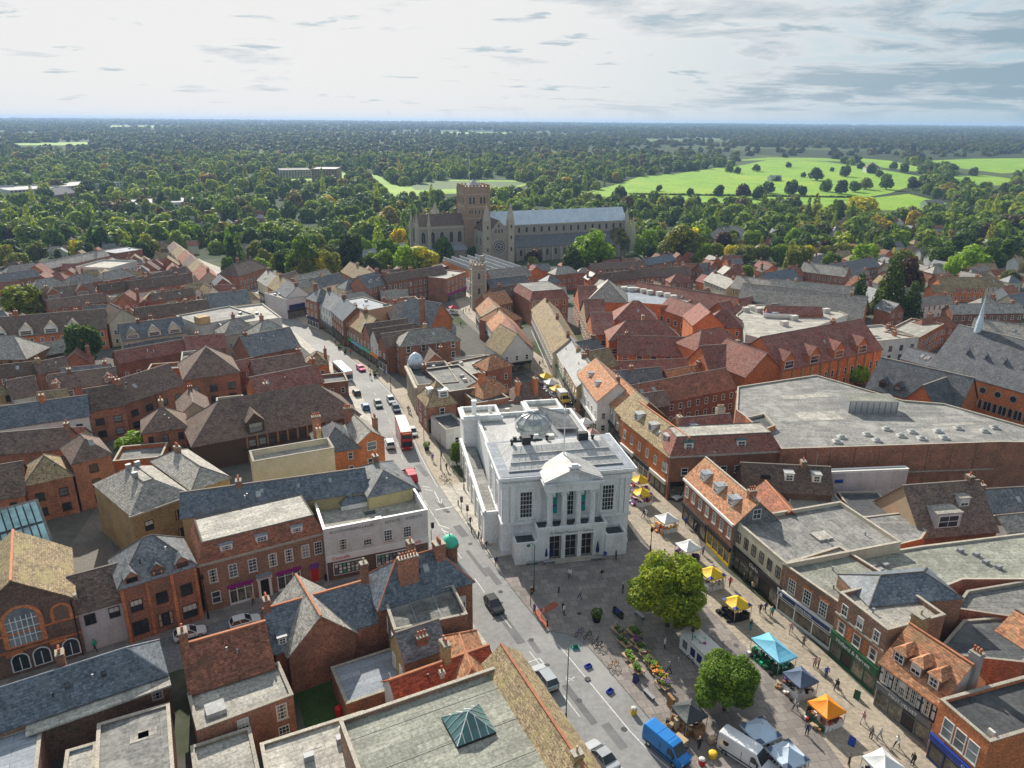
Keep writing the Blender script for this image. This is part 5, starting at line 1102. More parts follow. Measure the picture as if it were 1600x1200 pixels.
# ---------------- town beyond the square ----------------
def town_left():
    hs('brown hipped roof office with two rows of four dark windows',(287,592),(374,581),8,(290,542),'hip','brick','tile_brown','f','fard',1.8,1.7,3.6)
    for i,(a,b,r) in enumerate((((138,641),(195,632),(162,603)),((195,629),(242,614),(216,583)),((243,613),(286,599),(257,570)))):
        hs(['brown tiled brick house nearest the slate roof in the stepped row','brown tiled brick house in the middle of the stepped row','brown tiled brick house beside the hipped office in stepped row'][i],a,b,7.6,r,'gx','brick','tile_brown','f','fard',1.7,1.5,3.2,chim=(((.95,.5,1.0,.9,.9,2,'brick'),) if i==0 else ()))
    hs('long blue slate roof on a white walled range with one brick chimney',(0,668),(138,649),7,(70,626),'gx','white_wall','slate_blue','f','fard',1.2,1.4,3.6,chim=((.49,.5,1.4,.9,1.0,1,'brick_orange'),))
    k=hs('long brown roofed range with small gabled dormers and white end wall',(78,608),(182,596),6.2,(130,579),'gx','brick','tile_brown','f','sash2',gab='white_wall'); dormer(k,.1,.0,1.8,1.2,'gable',st='far',wallm='brick'); dormer(k,.88,.0,1.8,1.2,'gable',st='far',wallm='brick')
    hs('brown roofed cottage with white wall at the left of the brown range',(22,622),(62,614),5.5,(45,588),'gx','white_wall','tile_brown','f')
    hs('mossy pale tiled house end at the picture edge above slate range',(-40,628),(20,612),6,(-10,588),'hip','brick_yellow','tile_moss','f','fard')
    hs('plain brown roofed range behind the dark round tree',(-30,592),(62,582),6,(20,568),'gx','brick','tile_brown','f'); hs('brown roofed range joining the tree and the plum roofs',(62,583),(108,574),6.4,(85,560),'gx','brick','tile_brown','f')
    hs('brown tiled brick wing with a chimney below the slate range',(-40,712),(104,699),8,(50,672),'gx','brick','tile_brown','f','fard',1.5,1.5,3.4,chim=((.98,.5,.8,.8,.8,1,'brick'),))
    hs('tall brown hipped brick block facing the shaded courtyard',(113,723),(173,708),9.5,(120,674),'hip','brick','tile_brown','fr','fard',1.4,1.5,3.4)
    hs('brick house with pale lit roof slope beside the courtyard',(38,757),(113,741),7.5,(78,706),'hip','brick','tile_moss','f','fard',1.4,1.5,3.4)
    hs('dark brown roofed brick house above the glazed blue roof',(-40,786),(37,772),6.5,(12,724),'gx','brick','tile_brown','f','fard')
    k=hs('great brown tiled market hall roof with timber gable dormer',(300,695),(562,648),6,(430,611),'hip','darkbrown','tile_brown','','fard',name='market_hall')
    dormer(k,.36,.02,3.4,2.6,'gable',st='fard',wallm='darkbrown')
    for i in range(9): box_part(k,'timber_post',k.w*(.3+.06*i)-.15,-.25,0,k.w*(.3+.06*i)+.15,-.01,5.6,'wood')
    wins(k,'f',[1.2,3.4],10,1.5,1.5,'fard',(.3,.9)); box_part(k,'canopy',k.w*.28,-2.2,3.0,k.w*.86,-.02,3.2,'darkbrown')
    hs('small brown hipped roof west of the great market hall',(222,676),(292,666),6.5,(262,635),'hip','brick','tile_brown','f','fard')
    k=hs('orange brick villa with slate hips, tall chimneys and white gable window',(500,708),(562,698),6.2,(533,652),'hip','brick_orange','slate','f','sash2',name='villa',chim=((.12,.7,1.4,1.6,.9,4,'brick'),(.05,.2,1.0,.8,.8,2,'brick_yellow'),(.98,.85,1.6,1.3,.9,4,'brick')))
    bld('',(560,691),(600,683),7.2,9,'gy',.75,'brick_orange','slate_pale',of=k,near=False,win=(('f',[5.0,1.5],1,2.0,1.8,'sash'),),chim=((.98,.5,.6,.8,1.2,3,'brick'),))
    hs('brown tiled terrace with orange gable beside the bus stop',(402,616),(505,596),7,(450,578),'gx','brick_orange','tile_plum','f',chim=((.99,.7,1.2,.9,1.4,2,'brick_orange'),),sky=((.2,.4),))
    hs('plum tiled roof with small dormer above the orange gable',(400,585),(478,573),7,(435,556),'gx','brick','tile_brown','f',chim=((.95,.5,1.0,.9,1.2,3,'brick'),))
    hs('grey slate double roof set back from the main street bend',(392,556),(468,541),7,(430,515),'gx','brick','slate','f','fard',chim=((.1,.5,.8,.8,.8,2,'brick'),))
    hs('slate hipped roof with pale ridge over street corner shop',(402,530),(455,520),7.5,(430,497),'hip','cream_wall','slate_pale','f')
    hs('white flat roofed building with raised lantern beside main street',(345,508),(440,497),8,(380,478),'flat','white_wall','felt_pale','f',par=.4)
    hs('cream plastered building with slate hipped roof and sash windows',(350,524),(404,516),8,(380,496),'hip','cream_wall','slate_pale','f','blind')
    k=hs('grey panelled flat roofed block with tan tower behind cream building',(312,507),(398,492),8.5,(350,480),'flat','grey_wall','felt','f','far',par=.3); box_part(k,'lift_tower',0,0,k.e-.3,3.5,3.5,k.e+2.2,'brick_yellow')
    k=hs('slate roofed cream house with three half-timbered gables',(192,531),(290,519),6.5,(240,500),'gx','cream_wall','slate','f','sash2')
    for u in (.16,.5,.83): dormer(k,u,.0,3.6,1.3,'gable',st='far',wallm='cream_wall')
    hs('lower slate lean-to of the half-timbered gable house',(196,548),(285,538),3.5,4,'gx','cream_wall','slate','f')
    k=hs('long brown roof with four white half-timbered gables',(-10,528),(166,513),6.5,(70,490),'gx','brick_orange','tile_brown','f',chim=((.2,.5,1.6,.9,.9,3,'brick_orange'),))
    for u in (.05,.28,.5,.7): dormer(k,u,.0,3.6,1.6,'gable',st='far',wallm='white_wall')
    hs('large grey slate hip and timber lantern at the left edge',(-60,560),(40,560),6,(-10,524),'hip','wood','slate_pale','f','fard')
    hs('low grey slate roof beside the dark round tree',(58,556),(118,546),4.5,(85,533),'gx','brick_dark','slate_pale','f')
    hs('cream gabled hall with brown tiles behind half-timbered house',(170,504),(216,497),8,10,'gy','cream_wall','tile_brown','f','far')
    hs('long plain brown roof running back to the green gable',(216,497),(328,484),6.5,(270,474),'gx','brick','tile_brown','f')
    hs('pale green gabled house with dark slates near the street bend',(328,480),(392,473),7,(360,455),'gx','cream_wall','slate','f','far',gab='cream_wall')
    hs('plum roofed mews with a row of windows above the brown office',(186,566),(292,548),5.5,(240,538),'gx','brick','tile_plum','f')
    hs('dark plum roof beside the cream slate roofed building',(292,548),(352,543),6,(322,523),'gx','brick','tile_plum','f'); hs('brown roof with wall below the plum roof pair',(372,580),(402,574),6,(388,560),'gx','brick','tile_plum','f')
    hs('brown roof with long ridge behind the bushy round tree',(78,482),(166,471),6,(120,463),'gx','brick','tile_brown','f')
    k=hs('brown range with two large brick gables and dormer windows',(68,468),(150,459),7,(108,446),'gx','brick','tile_brown','f')
    for u in (.2,.75): dormer(k,u,.0,4.5,1.5,'gable',st='far',wallm='brick')
    for i,(a,b,r) in enumerate((((52,452),(105,445),(78,434)),((108,446),(160,438),(134,427)),((160,438),(212,432),(186,421)))): hs(['pale grey hipped roof on brick range, far from cathedral','pale grey hipped roof in the middle of three on brick range','pale grey hipped roof on brick range toward the street'][i],a,b,7.5,r,'hip','brick','slate_pale','f')
    for i,(a,b,r) in enumerate((((205,452),(300,441),(250,433)),((215,443),(300,430),(255,424)),((240,470),(305,461),(270,454)),((160,455),(205,449),(180,441)))): hs(['long brown ridge of old roofs above the white flat roof','brown ridge roof just below the white street terrace','brown roof with chimney near the timbered white houses','short brown roof beside the pale hipped roofs'][i],a,b,7,r,'gx','brick','tile_brown','f',chim=((.3,.5,1.0,.8,1.0,3,'brick'),(.8,.5,1.0,.8,1.0,2,'brick')))
    hs('white flat roofed additions among the brown ridges',(172,464),(245,455),5.5,(205,448),'flat','white_wall','felt_pale','f',par=.3)
    k=hs('grey modern block with white window boxes under the trees',(70,415),(172,404),8,(120,398),'gx','brick_brown','slate_pale','f','far',1.6,1.6)
    hs('low modern flat topped block with brown bricks at tree line',(10,424),(70,420),6,(40,412),'hip','brick_yellow','slate_pale','f'); hs('white building with curved parapet and scaffolding near trees',(172,416),(214,410),8,(190,398),'flat','white_wall','felt_pale','f')
    hs('dark slate terrace with white windows at the far left',(-10,440),(62,433),7,(30,424),'gx','brick_dark','slate','f')
    cols=['white_wall','cream_wall','brick','white_wall','pale_wall','cream_wall']
    for i in range(6):
        a=(262+i*8.2,389+i*7.6); b=(262+(i+1)*8.2,389+(i+1)*7.6)
        hs('pale fronted terrace house number %s down the hill street'%['first','second','third','fourth','fifth','last'][i] if False else ['topmost house of the pale terrace on the hill street','second house down of the pale hill street terrace','brick house within the pale hill street terrace','fourth house down of the pale hill street terrace','fifth house down of the pale hill street terrace','lowest house of the pale terrace on the hill street'][i],a,b,7,8,'gx',cols[i],['tile_brown','tile_moss','tile_red'][i%3],'fr','far',chim=((.95,.5,1.0,.8,1.2,3,'brick'),))
    for i,(a,b,w) in enumerate((((300,462),(318,459),'white_wall'),((322,462),(345,459),'white_wall'))): hs(['steep white gabled house facing over brown ridges','white gabled house with timber bands beside its twin'][i],a,b,6,8,'gy',w,'tile_moss','f','far',s=1.1)
def town_middle():
    spec=[('red brick tall shop house at the top of island row',(477,465),(495,471),10,8,'hip','brick','slate','navy'),('white bayed shop house with slate roof in island row',(495,472),(517,485),9,9,'gx','white_wall','slate','midgrey'),
     ('brick shop house with dark slates in island row',(517,485),(536,500),9,9,'gx','brick','slate_blue','dark'),('shop house with bright orange roof and chimney in island row',(536,499),(550,510),8,8,'gx','brick_brown','tile_orange','brightgreen'),('shop house with long mossy roof in island row',(550,510),(567,520),8,9,'gx','brick_brown','tile_moss','skyblue')]
    for l,a,b,e,d,r,w,m,sc in spec: hs(l,a,b,e,d,r,w,m,'fr','sash2',shopc=sc,chim=((.05,.5,1.0,.9,1.3,3,'brick'),))
    for i in range(3):
        a=(566+i*12.3,519+i*7.4); b=(566+(i+1)*12.3,519+(i+1)*7.4)
        hs(['upper of three gabled brick houses facing the main street','middle of three gabled brick houses facing the main street','lower of three gabled brick houses facing the main street'][i],a,b,8,13,'gy','brick','tile_brown','f','sash2',shopc=['copper','orange','dark'][i],s=1.0,gab='white_wall' if i==1 else 'brick')
    hs('square brick block with pale slate hipped roof and white stone band',(626,540),(719,531),9,(690,511),'hip','brick','slate_pale','fl','plain',1.2,1.9,4.2,shopc=None)
    p=hs('stone bank with flat dark roof, blue dome and columned street side',(636,570),(652,601),8,10,'flat','ashlar','felt_dark','f','far',par=.7,name='bank')
    MB().lathe(1.5,2.0,[(1.9,7.5),(1.9,8.6),(2.1,8.7),(1.9,9.6),(1.4,10.6),(.7,11.2),(.1,11.5)],'lead_roof',16).build('dome',p.root,True)
    for i in range(6): box_part(p,'column',p.w*(.1+.16*i)-.3,-.4,0,p.w*(.1+.16*i)+.3,-.01,6.8,'ashlar')
    box_part(p,'cornice',-.3,-.7,6.9,p.w+.2,-.01,7.5,'ashlar'); chimney(p,.35,.35,1.5,1.4,1.0,3,'brick')
    k=hs('brick corner shop with mossy mansard roof and white dormer window',(668,634),(713,628),6.8,(690,590),'hip','brick','tile_moss','fl','plain',1.2,1.9,3.4,shopc='black',s=1.25)
    dormer(k,.6,.22,2.2,1.7,'flat',rm='white',st='sash2'); dormer(k,.55,.3,1.5,1.5,'flat',rm='white',st='sash2',side='l')
    hs('grey flat roof with railings behind the mossy mansard',(702,612),(760,604),8,(715,570),'flat','brick_dark','felt','',par=.4); hs('dark red brick block with rooftop ducts beside grey flat roof',(745,630),(795,622),7,(765,590),'flat','brick','felt_dark','f',par=.5)
    hs('white rear building with flat roof and red sign beside town hall',(697,672),(730,666),4.5,(705,645),'flat','white_wall','felt_dark','f',par=.3)
    hs('orange tiled cluster with big chimneys behind the town hall',(755,622),(800,610),7,(775,585),'hip','brick','tile_orange','f',chim=((.3,.5,1.4,1.0,1.6,3,'brick_orange'),))
    hs('brown hipped roof with bold orange chimney stacks near market lane',(803,625),(860,618),6.5,(830,596),'hip','brick_orange','tile_brown','f',chim=((.15,.2,1.2,.8,1.4,3,'brick_orange'),(.62,.15,1.6,.9,1.6,2,'brick_orange')))
    hs('flat roofed brown block below the orange chimneys',(765,650),(862,640),6,(800,626),'flat','brick_brown','felt','',par=.4)
    hs('low flat roofs beside the narrow lane with white plant',(735,585),(800,572),7,(760,555),'flat','brick','felt_pale','f',par=.4); hs('orange tiled hipped house facing the narrow lane',(762,578),(800,570),7.5,(780,552),'hip','brick','tile_orange','f')
    k=hs('red brick gothic gabled building with slate roof and tall chimney',(672,510),(707,499),9,13,'gy','brick_orange','slate','fl','plain',1.2,2.0,3.6,gab='brick_orange',chim=((.05,.25,2.0,1.2,1.2,4,'brick'),),s=1.1)
    MB().lathe(k.w+.6,1,[(1.6,3.5),(1.6,6.0),(.1,8.2)],'lead',8).build('oriel',k.root)
    hs('broad grey slate roof behind the island row',(532,478),(590,470),8.5,(560,456),'hip','brick_brown','slate_pale',''); hs('tan walled flat topped block over the island row',(573,485),(613,478),10,(600,458),'flat','tan','lead','',par=.2); hs('low jumble of slates between island row and gothic gable',(612,500),(668,492),6,(640,470),'gx','brick','slate_pale','f',chim=((.3,.5,1.0,.9,.9,3,'brick'),))
    hs('mixed felt roofs behind three gabled houses',(604,520),(668,512),6.5,(640,500),'flat','brick_brown','felt_pale','',par=.4)
    hs('long three storey brick range with dark roof and white sashes',(605,440),(698,428),10,(650,421),'gx','brick','tile_brown','f','plain',1.0,1.7,2.4,chim=((.45,.5,1.2,1.0,1.4,4,'brick'),(.02,.5,1.2,.9,1.4,4,'brick')))
    hs('brick house with two white dormers beside the long range',(575,450),(605,443),9,(590,424),'gx','brick','slate','f','plain',dorm=((.3,.3,1.3,1.3,'gable'),(.7,.3,1.3,1.3,'gable')),chim=((.98,.5,1.0,.9,1.3,3,'brick'),))
    hs('square dark brick house with white sashes and magenta shopfront',(698,434),(728,427),10,9,'flat','brick','felt_pale','f','plain',1.0,1.7,3.0,shopc='magenta',par=.3); hs('flat white framed roof terrace behind dark brick house',(690,415),(735,409),8,6,'flat','brick','lead_pale','',par=.2)
    hs('pale hipped roofed house beside the stepped brick range',(533,428),(572,440),8,9,'gx','brick','tile_moss','f'); hs('slate gabled house below the tall pale roof',(540,452),(575,447),8,(560,434),'hip','cream_wall','slate','f')
    for i,(a,b,w,m,sc) in enumerate((((402,438),(418,447),'cream_wall','slate_pale','dark'),((418,447),(432,455),'brick','tile_moss','brightgreen'),((432,455),(447,464),'white_wall','slate','navy'))): hs(['cream shop house far up the main street row','brick shop house between cream and white ones up street','white shop house next to the blue signed corner'][i],a,b,8,9,'gx',w,m,'f','plain',shopc=sc)
    k=hs('corner shop with pale flat roof and broad blue sign panel',(447,468),(478,463),7.5,(460,450),'flat','pale_wall','felt_pale','f','plain',shopc='dark',par=.3); box_part(k,'sign_board',.1*k.w,-.25,3.6,.9*k.w,-.12,5.3,'navy')
    for i,(a,b,r,m) in enumerate((((448,452),(500,445),(470,437),'slate_pale'),((500,448),(540,440),(520,428),'slate'),((470,442),(520,434),(495,424),'felt'),((440,440),(470,434),(455,425),'tile_brown'))): hs(['pale slate roof behind the blue signed corner','grey slate roof beside the tall pale gable','far slate roof below the garden trees','brown roof behind the white shop houses'][i],a,b,8,r,'gx','cream_wall',m if m!='felt' else 'slate_pale','f')
    # east side of the lane
    for i,(a,b,w,m) in enumerate((((744,482),(752,493),'cream_wall','tile_orange'),((752,493),(761,505),'blue_wall','tile_moss'),((761,505),(770,517),'white_wall','tile_orange'),((770,517),(778,530),'brick_yellow','tile_red'),((778,530),(785,545),'white_wall','tile_red'))): hs(['cream lane house nearest the clock tower','bright blue fronted lane house','white lane house beside the blue one','yellow brick lane house with red roof','white lane house next to the big white gable'][i],a,b,6.5,9,'gx',w,m,'f','plain',shopc='dark')
    hs('white half-timbered gabled inn with black ground floor',(784,553),(831,547),6.5,11,'gy','white_wall','tile_moss','f','sash2',s=1.15,shopc='black')
    hs('steep orange roof beside the clock tower square',(765,478),(800,472),7,(785,455),'gx','brick','tile_orange','f'); hs('orange hipped roofs behind the blue lane house',(775,505),(815,497),7,(795,478),'hip','brick','tile_orange','f'); hs('tall brick warehouse with dark red mansard near cathedral lane',(828,470),(888,466),9,(850,440),'mans','brick','tile_plum','f',inset=1.5,mh=3,flatm='felt')
    hs('long mossy brown roofed range with many white windows on lane',(831,486),(864,548),7.5,9,'gx','cream_wall','tile_moss','fr','plain',1.0,1.6,2.4,chim=((.1,.5,1,.9,.9,3,'brick'),(.55,.5,1,.9,.9,3,'brick'),(.95,.5,1,.9,.9,3,'brick')),shopc='midgrey')
    hs('house with white sheet roof on the lane above flower shop',(864,540),(882,572),7,8,'gx','cream_wall','lead_pale','f','plain',shopc='green'); hs('house with pale sheet roof below the white roof on lane',(882,570),(902,602),7,8,'gx','brick_yellow','lead_pale','f','plain',shopc='dark')
    hs('white rendered house with orange tiled roof at the lane bend',(903,585),(934,624),8.5,9,'gx','white_wall','tile_orange','fr','far',1.0,1.5,2.8,shopc='white',chim=((.9,.55,.9,.8,.8,1,'brick'),),dorm=((.3,.25,1.1,1.1,'flat','lead'),(.65,.25,1.1,1.1,'flat','lead')))
    k=hs('timber framed white house with mottled red tiles facing market lane',(935,612),(967,643),7.5,9,'gx','white_wall','tile_orange','fr','sash2',shopc='dark')
    for i in range(9): box_part(k,'timber',i*k.w/8-.08,-.05,3.6,i*k.w/8+.08,-.004,7.3,'darkbrown')
    hs('brown tiled house between timber framed house and brick terrace',(962,640),(980,657),8,9,'gx','brick_brown','tile_moss','fr','sash2',shopc='dark')
def town_right():
    hs('square glazed pyramid roof over the shopping arcade',(918,470),(979,472),10,17,'hip','brick_orange','slate_pale','',s=.85)
    for i in range(3):
        a=(897+i*10,464+i*19); b=(897+(i+1)*10,464+(i+1)*19)
        hs(['far gabled bay of the orange arcade front','middle gabled bay of the orange arcade front','near gabled bay of the orange arcade front'][i],a,b,7.6,6.5,'gy','brick_orange','tile_plum','fr','far',1.6,1.8,3.4,s=.6,gab='tan' if i==1 else None)
    L_=[('plum roofed arcade range behind the gabled bays',(960,500),(1028,502),9,(995,470),'hip'),('long plum roofed orange brick range with hipped ends',(952,532),(1068,533),8,(1005,501),'hip'),('lower plum range with flat deck and white windows',(966,553),(1078,556),6,(1015,525),'gx'),
     ('orange gabled hall with tall white window grids',(1083,508),(1132,508),10,12,'gy'),('plum hipped pavilion beside the young tree',(1090,548),(1162,538),9,(1130,511),'hip'),('near plum roofed pavilion with white window row',(1110,582),(1192,577),7.5,(1150,537),'gx'),('plum link roof with small gable in the arcade centre',(1030,482),(1085,500),8,(1060,468),'gx')]
    for l,a,b,e,r,t in L_: hs(l,a,b,e,r,t,'brick_orange','tile_plum','f','far',1.8,1.7,3.6)
    k=hs('long orange brick arcade wing with three brick gables to street',(1222,577),(1378,546),9,(1290,508),'gx','brick_orange','tile_plum','f','plain',1.0,2.0,2.6,gab='brick_orange')
    for u in (.06,.3,.54,.78): dormer(k,u,.0,4.0,2.4,'gable',st='far',wallm='brick_orange')
    for i in range(11): box_part(k,'pilaster',i*k.w/11+.1,-.25,-2,i*k.w/11+.7,-.003,8.6,'brick_yellow')
    hs('end gable of the orange arcade wing above the flat store',(1165,588),(1222,578),8.5,14,'gy','brick_orange','tile_plum','f','plain',1.0,2.0,3.0)
    k=polyblock('white flat plant deck with ducts in the arcade centre',[(1165,520),(1150,492),(1170,478),(1275,474),(1325,492),(1250,518),(1205,530)],9.5,'white_wall','felt_pale',.4)
    for p in ((1165,488),(1175,486),(1185,489),(1240,500),(1225,508),(1210,495),(1290,490)): roof_box(k,'air_unit',p[0],p[1],2.2,1.6,1.5,'offwhite',.3)
    roof_box(k,'duct',1215,497,9,2.2,1.2,'metal',-.2); roof_box(k,'tank',1202,494,1.8,1.8,1.4,'blue')
    k=polyblock('flat deck crowded with white air units behind glass pyramid',[(975,470),(965,448),(1010,446),(1080,468),(1060,476)],10,'brick_orange','lead',.4)
    for p in ((975,455),(985,456),(995,456),(1005,458),(1015,460),(1030,462),(1042,464),(1052,467)): roof_box(k,'air_unit',p[0],p[1],2.2,1.6,1.5,'offwhite',.2)
    hs('pale pink lit roof with glazed corner above the plant deck',(1100,508),(1160,512),9.5,(1135,485),'hip','brick_orange','tile_plum','f','far'); hs('plum roof rib crossing the plant deck',(1200,490),(1285,492),10.2,5,'gx','brick_orange','tile_plum','')
    hs('plum roofed rear range of the arcade toward the gardens',(985,464),(1140,488),8,(1060,450),'gx','brick_orange','tile_plum','f'); hs('plum roof at the far corner of the arcade',(1135,490),(1200,478),8,(1170,464),'gx','brick_orange','tile_plum','')
    k=hs('long pale grey slate roof with dark rooflight band and orange end',(1150,478),(1346,500),8,(1250,452),'gx','brick_yellow','slate_pale','f','fard',gab='brick_orange')
    box_part(k,'rooflight_band',.05*k.w,.6,k.e+.75,.5*k.w,1.8,k.e+1.75,'glass')
    hs('upper long grey slate range beyond the rooflight band',(1200,458),(1330,470),9,(1260,441),'gx','brick_orange','slate_pale','',gab='brick_orange')
    hs('mottled red tiled long roof with two rooflights behind terrace',(1000,634),(1150,606),6.5,(1062,588),'gx','brick','tile_red','f',sky=((.08,.5,1,1.2),(.2,.5,1,1.2)))
    hs('grey slate roof between white lane house and red roof',(948,600),(1036,592),6,(990,577),'gx','brick','slate','f',chim=((.5,.5,1,.8,.8,1,'brick'),)); hs('dark brown flat-fronted roofs behind the timber framed house',(988,640),(1046,632),6.5,(1010,614),'gx','brick_dark','tile_brown','')
    hs('small slate roof with brick yard wall beside lane house',(905,558),(945,550),6,(920,530),'gx','brick','slate','f'); hs('brown gabled back house behind pale sheet roofs',(925,578),(965,570),6.5,(940,545),'gx','brick','tile_moss','f',chim=((.1,.4,1,.8,.8,2,'brick'),)); hs('low plum roof with courtyard in front of arcade range',(962,580),(1080,575),4.5,(1020,562),'gx','brick_orange','tile_plum','f','far')
    hs('dull stone walled block with white door near the young tree',(1092,622),(1165,612),5,(1130,600),'flat','flint','felt','',par=.4); hs('orange and brown tiled sheds behind mottled red roof',(1050,600),(1110,590),5,(1080,572),'gx','brick','tile_orange','')
    k=hs('white flat roofed public house with chimneys and brick return wall',(1368,533),(1436,527),7.5,(1400,505),'flat','white_wall','felt_pale','f','black',1.2,1.6,4,par=.5,chim=((.7,.3,1.0,.9,1.0,3,'brick'),(.85,.5,1.0,.9,1.0,3,'brick'),(.95,.75,1.0,.9,1.0,3,'brick')))
    hs('orange brick terrace with pale parapet joining the public house',(1436,527),(1475,507),7.5,10,'flat','brick_orange','felt_pale','f','plain',1.0,2.0,2.6,par=.4)
    # church and its hall
    k=bld('large brick church with dark slate roof, round windows and flèche',(1453,572),(1640,622),9,(1540,517),'gx',1.0,'brick_orange','slate_dark',name='church',cat='church',rg='stone_cap',near=False)
    k.root['label']='large brick church with dark slate roof, round windows and thin spire'
    for i in range(7):
        c=MB().lathe(0,0,[(.95,0),(.95,.14)],'stone_cap',14).lathe(0,0,[(.7,.14),(.7,.16)],'dark',12).build('round_window',k.root,loc=(k.w*(.12+.125*i),0,6.6)); c.rotation_euler=(math.pi/2,0,0)
        for x in (-1.3,0,1.3): ob('window',cached('chw',lambda:arch_mesh(.8,2.2,'stone_cap','dark',bars=0,fr=.14)),k.root,(k.w*(.12+.125*i)+x,0,2.0))
    for u in (.2,.36,.52,.68): dormer(k,u,.42,.9,1.0,'gable',rm='lead_pale',st=None,wallm='offwhite')
    MB().lathe(k.w*.17,k.d*.5,[(1.0,k.e+k.r-1),(.9,k.e+k.r+1.5),(.55,k.e+k.r+3.5),(.05,k.e+k.r+8.5)],'lead_roof',8).build('spire',k.root)
    k=bld('slate roofed church hall with pointed brick gable and small dormers',(1354,606),(1497,640),5,(1440,572),'gx',1.0,'brick_orange','slate_dark',name='church_hall',cat='hall',rg='stone_cap',near=False)
    for u in (.16,.33): dormer(k,u,.12,1.8,1.2,'gable',st='fard',wallm='brick_dark')
    w=bld('',(1407,628),(1466,645),5.2,10,'gy',1.25,'brick_orange','slate_dark',of=k,near=False,world=False,rg='stone_cap'); ob('window',cached('chh',lambda:arch_mesh(1.6,3.2,'stone_cap','dark',bars=1,fr=.2)),w.root,(w.w/2,0,2.8))
    hs('blue slate gabled house with rooflights beside the church hall',(1408,560),(1455,572),5.5,(1430,545),'gx','white_wall','slate_blue','f',sky=((.55,.4,.9,1.2),(.75,.4,.9,1.2)))
    # more roofs beyond
    R_=[('brown hipped house with dark trees beside the public house',(1440,517),(1500,510),6,(1470,495),'hip','brick','tile_red'),('long slate roofed terrace behind the church',(1515,522),(1640,540),6.5,(1570,503),'gx','brick','slate_pale'),('white terrace of narrow houses below the conifers',(1440,478),(1490,472),6,(1465,462),'gx','white_wall','slate_pale'),
     ('slate terrace with brick chimneys running to the frame edge',(1490,490),(1600,488),6.5,(1540,474),'gx','brick','slate_pale'),('brown long roof with brick gable beyond the terraces',(1472,450),(1540,450),6,(1505,433),'gx','brick_orange','tile_moss'),('cream hipped house beyond the terraces',(1535,448),(1570,446),6,(1552,428),'hip','cream_wall','tile_moss'),
     ('slate cottages with white gables near the conifers',(1425,470),(1445,466),6,(1430,448),'gx','white_wall','slate'),('dark slate gabled brick hall beside garden trees',(1203,445),(1252,440),7,(1222,422),'gx','brick_brown','slate_blue'),('long slate range with rooflight near garden trees',(1250,425),(1320,430),7,(1280,412),'gx','brick','slate_pale'),('grey slate house with rooflights before the conifers',(1310,424),(1375,418),7,(1345,405),'gx','brick_dark','slate'),
     ('pale slate workshop range behind arcade gardens',(1142,450),(1230,462),6,(1180,434),'gx','brick_yellow','slate_pale'),('slate roofed barn with dark end beside the workshop',(1100,440),(1135,448),6,(1112,424),'gx','cream_wall','slate_pale'),('white walled slate house among arcade back roofs',(1012,412),(1056,408),7,(1030,400),'gx','brick_brown','slate_blue'),('hipped grey house with white sashes near cathedral green',(868,428),(903,426),8,(880,416),'hip','brick','slate_pale'),('small hipped brick house beside the hipped grey house',(903,426),(924,426),7,(912,418),'hip','brick','slate_pale'),
     ('brown long roof before the bright green tree',(925,420),(1010,418),6,(960,410),'gx','brick','tile_brown'),('dark brown roofs behind the glass pyramid',(940,440),(1000,436),7,(970,424),'gx','brick','tile_brown'),('brown roofs between workshop and green tree',(1000,432),(1080,430),6.5,(1040,418),'gx','brick','tile_brown'),('brick house with slate roof near the yellow trees',(1280,372),(1330,372),6,(1300,360),'gx','brick','slate_pale'),('long low red range inside the trees by meadows',(1200,366),(1250,372),6,(1220,358),'gx','brick','lead_pale'),
     ('red brick inn with grey roofs behind cathedral trees',(1100,372),(1170,376),7,(1135,352),'hip','brick','slate_pale'),('pink roofed low range near the cathedral west front',(1110,385),(1160,388),5,(1130,374),'gx','brick','tile_red')]
    for l,a,b,e,r,t,w,m in R_: hs(l,a,b,e,r,t,w,m,'f','far',chim=((.1,.5,.9,.8,1.0,2,'brick'),(.9,.5,.9,.8,1.0,2,'brick')) if t=='gx' else ())
    # chapter house roofs by the cathedral
    k=hs('saw-toothed lead roofed brick range beside the rose window',(752,428),(830,424),7,(790,398),'flat','brick_orange','lead','f','far',par=.3)
    for i in range(6): box_part(k,'roof_fin',i*k.w/6+.3,.6,k.e-.3,i*k.w/6+.6,k.d-.6,k.e+1.8,'lead_pale')
    hs('grey slate house group below the rose window',(770,436),(830,432),7,(800,418),'gx','brick','slate_pale','f'); hs('dark brick range with curved slates near clock tower',(768,452),(828,446),8,(800,432),'gx','brick','slate','f'); hs('brick house with brown roof beside clock tower',(775,465),(822,458),8,(800,445),'gx','brick','tile_brown','f')
    hs('low lead roofed abbey outbuilding among trees',(560,402),(640,392),5,(600,385),'gx','grey_wall','lead',''); hs('small dark slate house inside the abbey orchard',(545,388),(575,384),6,(560,372),'gx','white_wall','slate','f'); hs('brown hipped brick house at the orchard edge',(372,428),(420,420),8,(398,402),'hip','brick','tile_brown','f','plain'); hs('red brick house with pale flat roof in the wooded street',(155,393),(180,395),8,(170,382),'flat','brick','lead','f','plain',par=.2)
